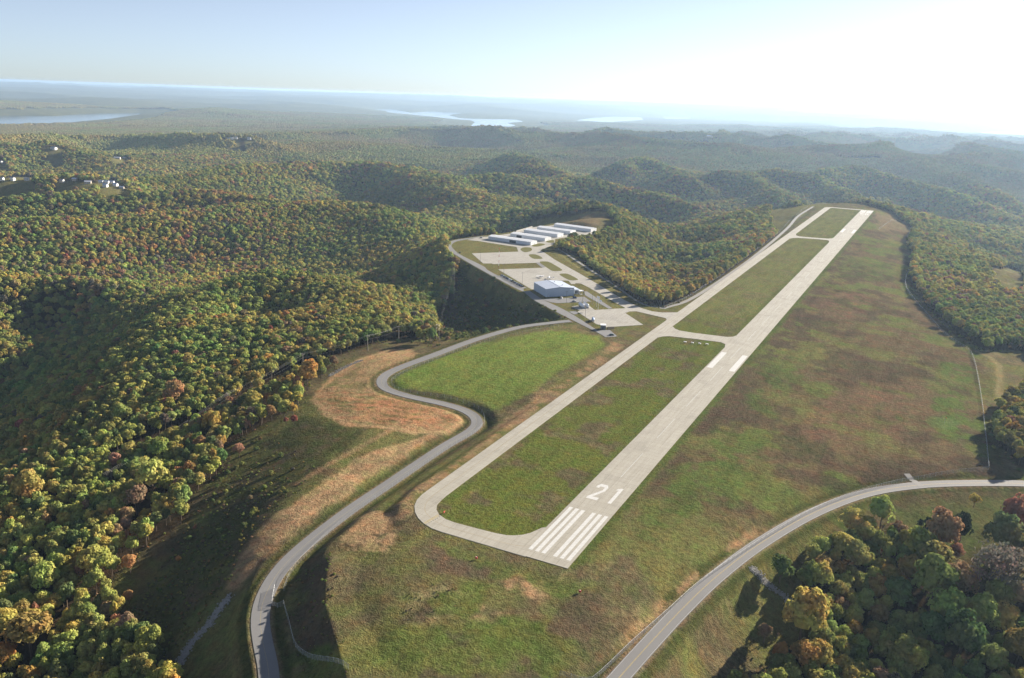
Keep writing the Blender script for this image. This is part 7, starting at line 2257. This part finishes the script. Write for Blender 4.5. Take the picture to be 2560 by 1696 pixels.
for j in range(len(tops) - 1):
    if j == 1:
        continue
    A_, B_ = tops[j], tops[j + 1] if j != 0 else tops[1]
    if j == 2:
        A_ = tops[1]
    for k in range(4):
        p, q = np.array(A_[k]), np.array(B_[k])
        n = 10
        pts = [p + (q - p) * i / n - np.array([0, 0, 1.6 * 4 * (i / n) * (1 - i / n) * min(1, np.linalg.norm(q - p) / 60)]) for i in range(n + 1)]
        mb = MB()
        for i in range(n):
            mb.tube(pts[i], pts[i + 1], 0.009 if j == 0 else 0.026, k=4)
        o = mb.build('power_cable', M_WIREC)
        tag(o, ['power cable leading over the hollow behind the corner pole', '', 'power cable along the edge of the wood by the corner pole', 'power cable above the grass nose', 'power cable above the pale rubble', 'power cable above the golden shrubs', 'power cable running down the wooded corridor'][min(j, 6)], 'cable', 'parallel cables, span %d of the power line' % (j + 1))
# pole that carries the line on towards the hangars
root = empty('power_pole', (xe, ye, float(height(np.array([xe]), np.array([ye]))[0])), 0.4)
tag(root, 'wooden power pole standing on the dark bank of the hollow', 'power pole')
hh = 16.2 - root.location[2]
MB().tube((0, 0, -0.6), (0, 0, hh), 0.2, 0.11, 8).build('pole', M_WOOD, root)
MB().box(-1.5, 1.5, -0.08, 0.08, hh - 0.5, hh - 0.3).build('crossarm', M_WOOD, root)

# ---------------------------------------------------------------- houses far off
M_HW = plain('house_white', (0.78, 0.77, 0.75), 0.8)
M_HB = plain('house_tan', (0.55, 0.48, 0.40), 0.85)
M_RG = plain('house_roof_grey', (0.30, 0.31, 0.34), 0.8)
M_RW = plain('house_roof_pale', (0.62, 0.64, 0.70), 0.6)
M_RB = plain('house_roof_blue', (0.40, 0.46, 0.60), 0.6)
HL = {0: ('white house', M_HW, M_RG), 1: ('long pale building', M_HB, M_RW), 2: ('blue roofed building', M_HW, M_RB)}
rg = np.random.RandomState(77)


def house_place(x, y):
    if x < -1900 and y > 2200 and y < 3000 and x > -2800:
        return 'by the green field on the far plateau'
    if x < -2900 and y < 3500:
        return 'in the clearing above the far plateau'
    if y < 1200 and x < -1300 and x > -1750:
        return 'on the near hilltop clearing'
    if x < -1800 and y < 2200:
        return 'in the hamlet among the trees beyond the hilltop clearing'
    return 'scattered on the hazy plateau before the lake'


for k, (x, y, w, c) in enumerate(HOUSES):
    z = float(height(np.array([x]), np.array([y]), False)[0])
    d = math.hypot(x - CAM[0], y - CAM[1])
    w = min(max(w, 7.0), 34.0) * 1.25
    dp = min(max(6.5, w * 0.55), 14)
    e = 3.4 + 1.2 * rg.rand() + (d > 4000) * 2
    r = e + dp * 0.26
    root = empty('house' if c == 0 else 'building', (x, y, z + 0.3), rg.uniform(-0.6, 0.2) + math.radians(32))
    nm, mw, mr = HL[c]
    tag(root, '%s %s' % (nm, house_place(x, y)), 'house' if c == 0 else 'building', '%ss %s' % (nm, house_place(x, y)))
    mb = MB()
    L, W = w, dp
    mb.v = [(-L / 2, -W / 2, -3), (L / 2, -W / 2, -3), (L / 2, W / 2, -3), (-L / 2, W / 2, -3), (-L / 2, -W / 2, e), (L / 2, -W / 2, e), (L / 2, W / 2, e), (-L / 2, W / 2, e), (-L / 2, 0, r), (L / 2, 0, r)]
    mb.f = [(0, 1, 5, 4), (2, 3, 7, 6), (1, 2, 6, 9, 5), (3, 0, 4, 8, 7)]
    mb.build('wall', mw, root)
    mb = MB()
    for s_ in (-1, 1):
        q = [(-L / 2 - 0.5, s_ * (W / 2 + 0.5), e - 0.15), (L / 2 + 0.5, s_ * (W / 2 + 0.5), e - 0.15), (L / 2 + 0.5, 0, r + 0.15), (-L / 2 - 0.5, 0, r + 0.15)]
        q = q if s_ < 0 else q[::-1]
        mb.loft([q, [(a_, b_, c_ + 0.2) for a_, b_, c_ in q]])
    mb.build('roof', mr, root)
    if d < 3600:
        for i in range(3):
            xx = -L / 2 + L * (i + 0.7) / 3.4
            MB().box(xx - 0.6, xx + 0.6, -W / 2 - 0.06, -W / 2 + 0.02, 0.9, 2.3).build('window', M_DARK, root)
        MB().box(L / 2 - 1.6, L / 2 - 0.6, -W / 2 - 0.07, -W / 2 + 0.02, 0.0, 2.1).build('door', M_WOOD, root)

# ---------------------------------------------------------------- rough growth on the banks
def weed_object():
    rg = np.random.RandomState(33)
    XX, YY = [], []
    for nm, n in (('slope_w', 1700), ('bank_shaded', 120), ('shaded_slope', 900), ('hollow_red', 260), ('dark_c', 26)):
        P = np.array([p[:2] for p in ZONE[nm]])
        x = rg.uniform(P[:, 0].min() - 6, P[:, 0].max() + 6, n * 3)
        y = rg.uniform(P[:, 1].min() - 6, P[:, 1].max() + 6, n * 3)
        k = poly_sd(x, y, ZONE[nm]) > -4
        if nm == 'slope_w':
            k &= y + 0.45 * (x + 180) < rg.uniform(-70, 60, len(y))
        XX.append(x[k][:n])
        YY.append(y[k][:n])
    # bushes along the foot of the woods
    x = rg.uniform(-420, 200, 24000)
    y = rg.uniform(-130, 900, 24000)
    f = in_forest(x, y)
    k = (f > -5) & (f < 3) & (poly_sd(x, y, PLAT_R, 40.0) < -3)
    D, _, _ = path_near(x, y, ACCESS_P, 30.0)
    k &= D > 6
    XX.append(x[k])
    YY.append(y[k])
    X = np.concatenate(XX)
    Y = np.concatenate(YY)
    D, _, _ = path_near(X, Y, ACCESS_P, 30.0)
    k = D > 7
    X, Y = X[k], Y[k]
    D, _, _ = path_near(X, Y, [p for p in RIPRAP[0]], 30.0)
    k = D > 3.4
    X, Y = X[k], Y[k]
    H = height(X, Y)
    R_ = rg.uniform(0.25, 0.75, len(X)) * (1 + 1.4 * (rg.rand(len(X)) < 0.10) * (Y > -30))
    R_ = np.where((X > -60) & (Y < 0), R_ * 0.6, R_)
    R_ = np.where((Y > 250) & (Y < 580), R_ * rg.uniform(1.0, 2.6, len(X)), R_)
    K_ = rg.choice([0, 2, 5, 4, 0, 2, 7], len(X), p=[0.3, 0.28, 0.1, 0.05, 0.12, 0.05, 0.10])
    T_ = np.array(TINTS)[K_] * rg.uniform(0.7, 1.1, (len(X), 1))
    o = forest_object('undergrowth', X, Y, H - R_ * 0.75, np.stack([R_, R_, R_ * 0.75], 1), T_, np.stack([0 * X, 0 * X, rg.uniform(0, 6.28, len(X))], 1), rg.randint(0, NMID, len(X)), 'low scrub and saplings on the shaded banks and along the wood edges')
    o['category'] = 'undergrowth'
    return o


weed_object()

# ---------------------------------------------------------------- haze
m, nt = new_mat('haze_air')
t = NT(nt)
pv = t.n('ShaderNodeVolumePrincipled')
pv.inputs['Color'].default_value = (0.52, 0.73, 1.0, 1)
pv.inputs['Density'].default_value = HAZE_DENSITY
pv.inputs['Anisotropy'].default_value = 0.35
pv.inputs['Density Attribute'].default_value = ''
pv.inputs['Temperature Attribute'].default_value = ''
pv.inputs['Color Attribute'].default_value = ''
o = t.n('ShaderNodeOutputMaterial')
t.link(pv.outputs[0], o.inputs['Volume'])
hz = MB().box(-47500, 47500, -1500, 47500, -152, 198).build('haze', m)
tag(hz, 'pale blue haze thickening over the distant hills', 'haze', kind='stuff')
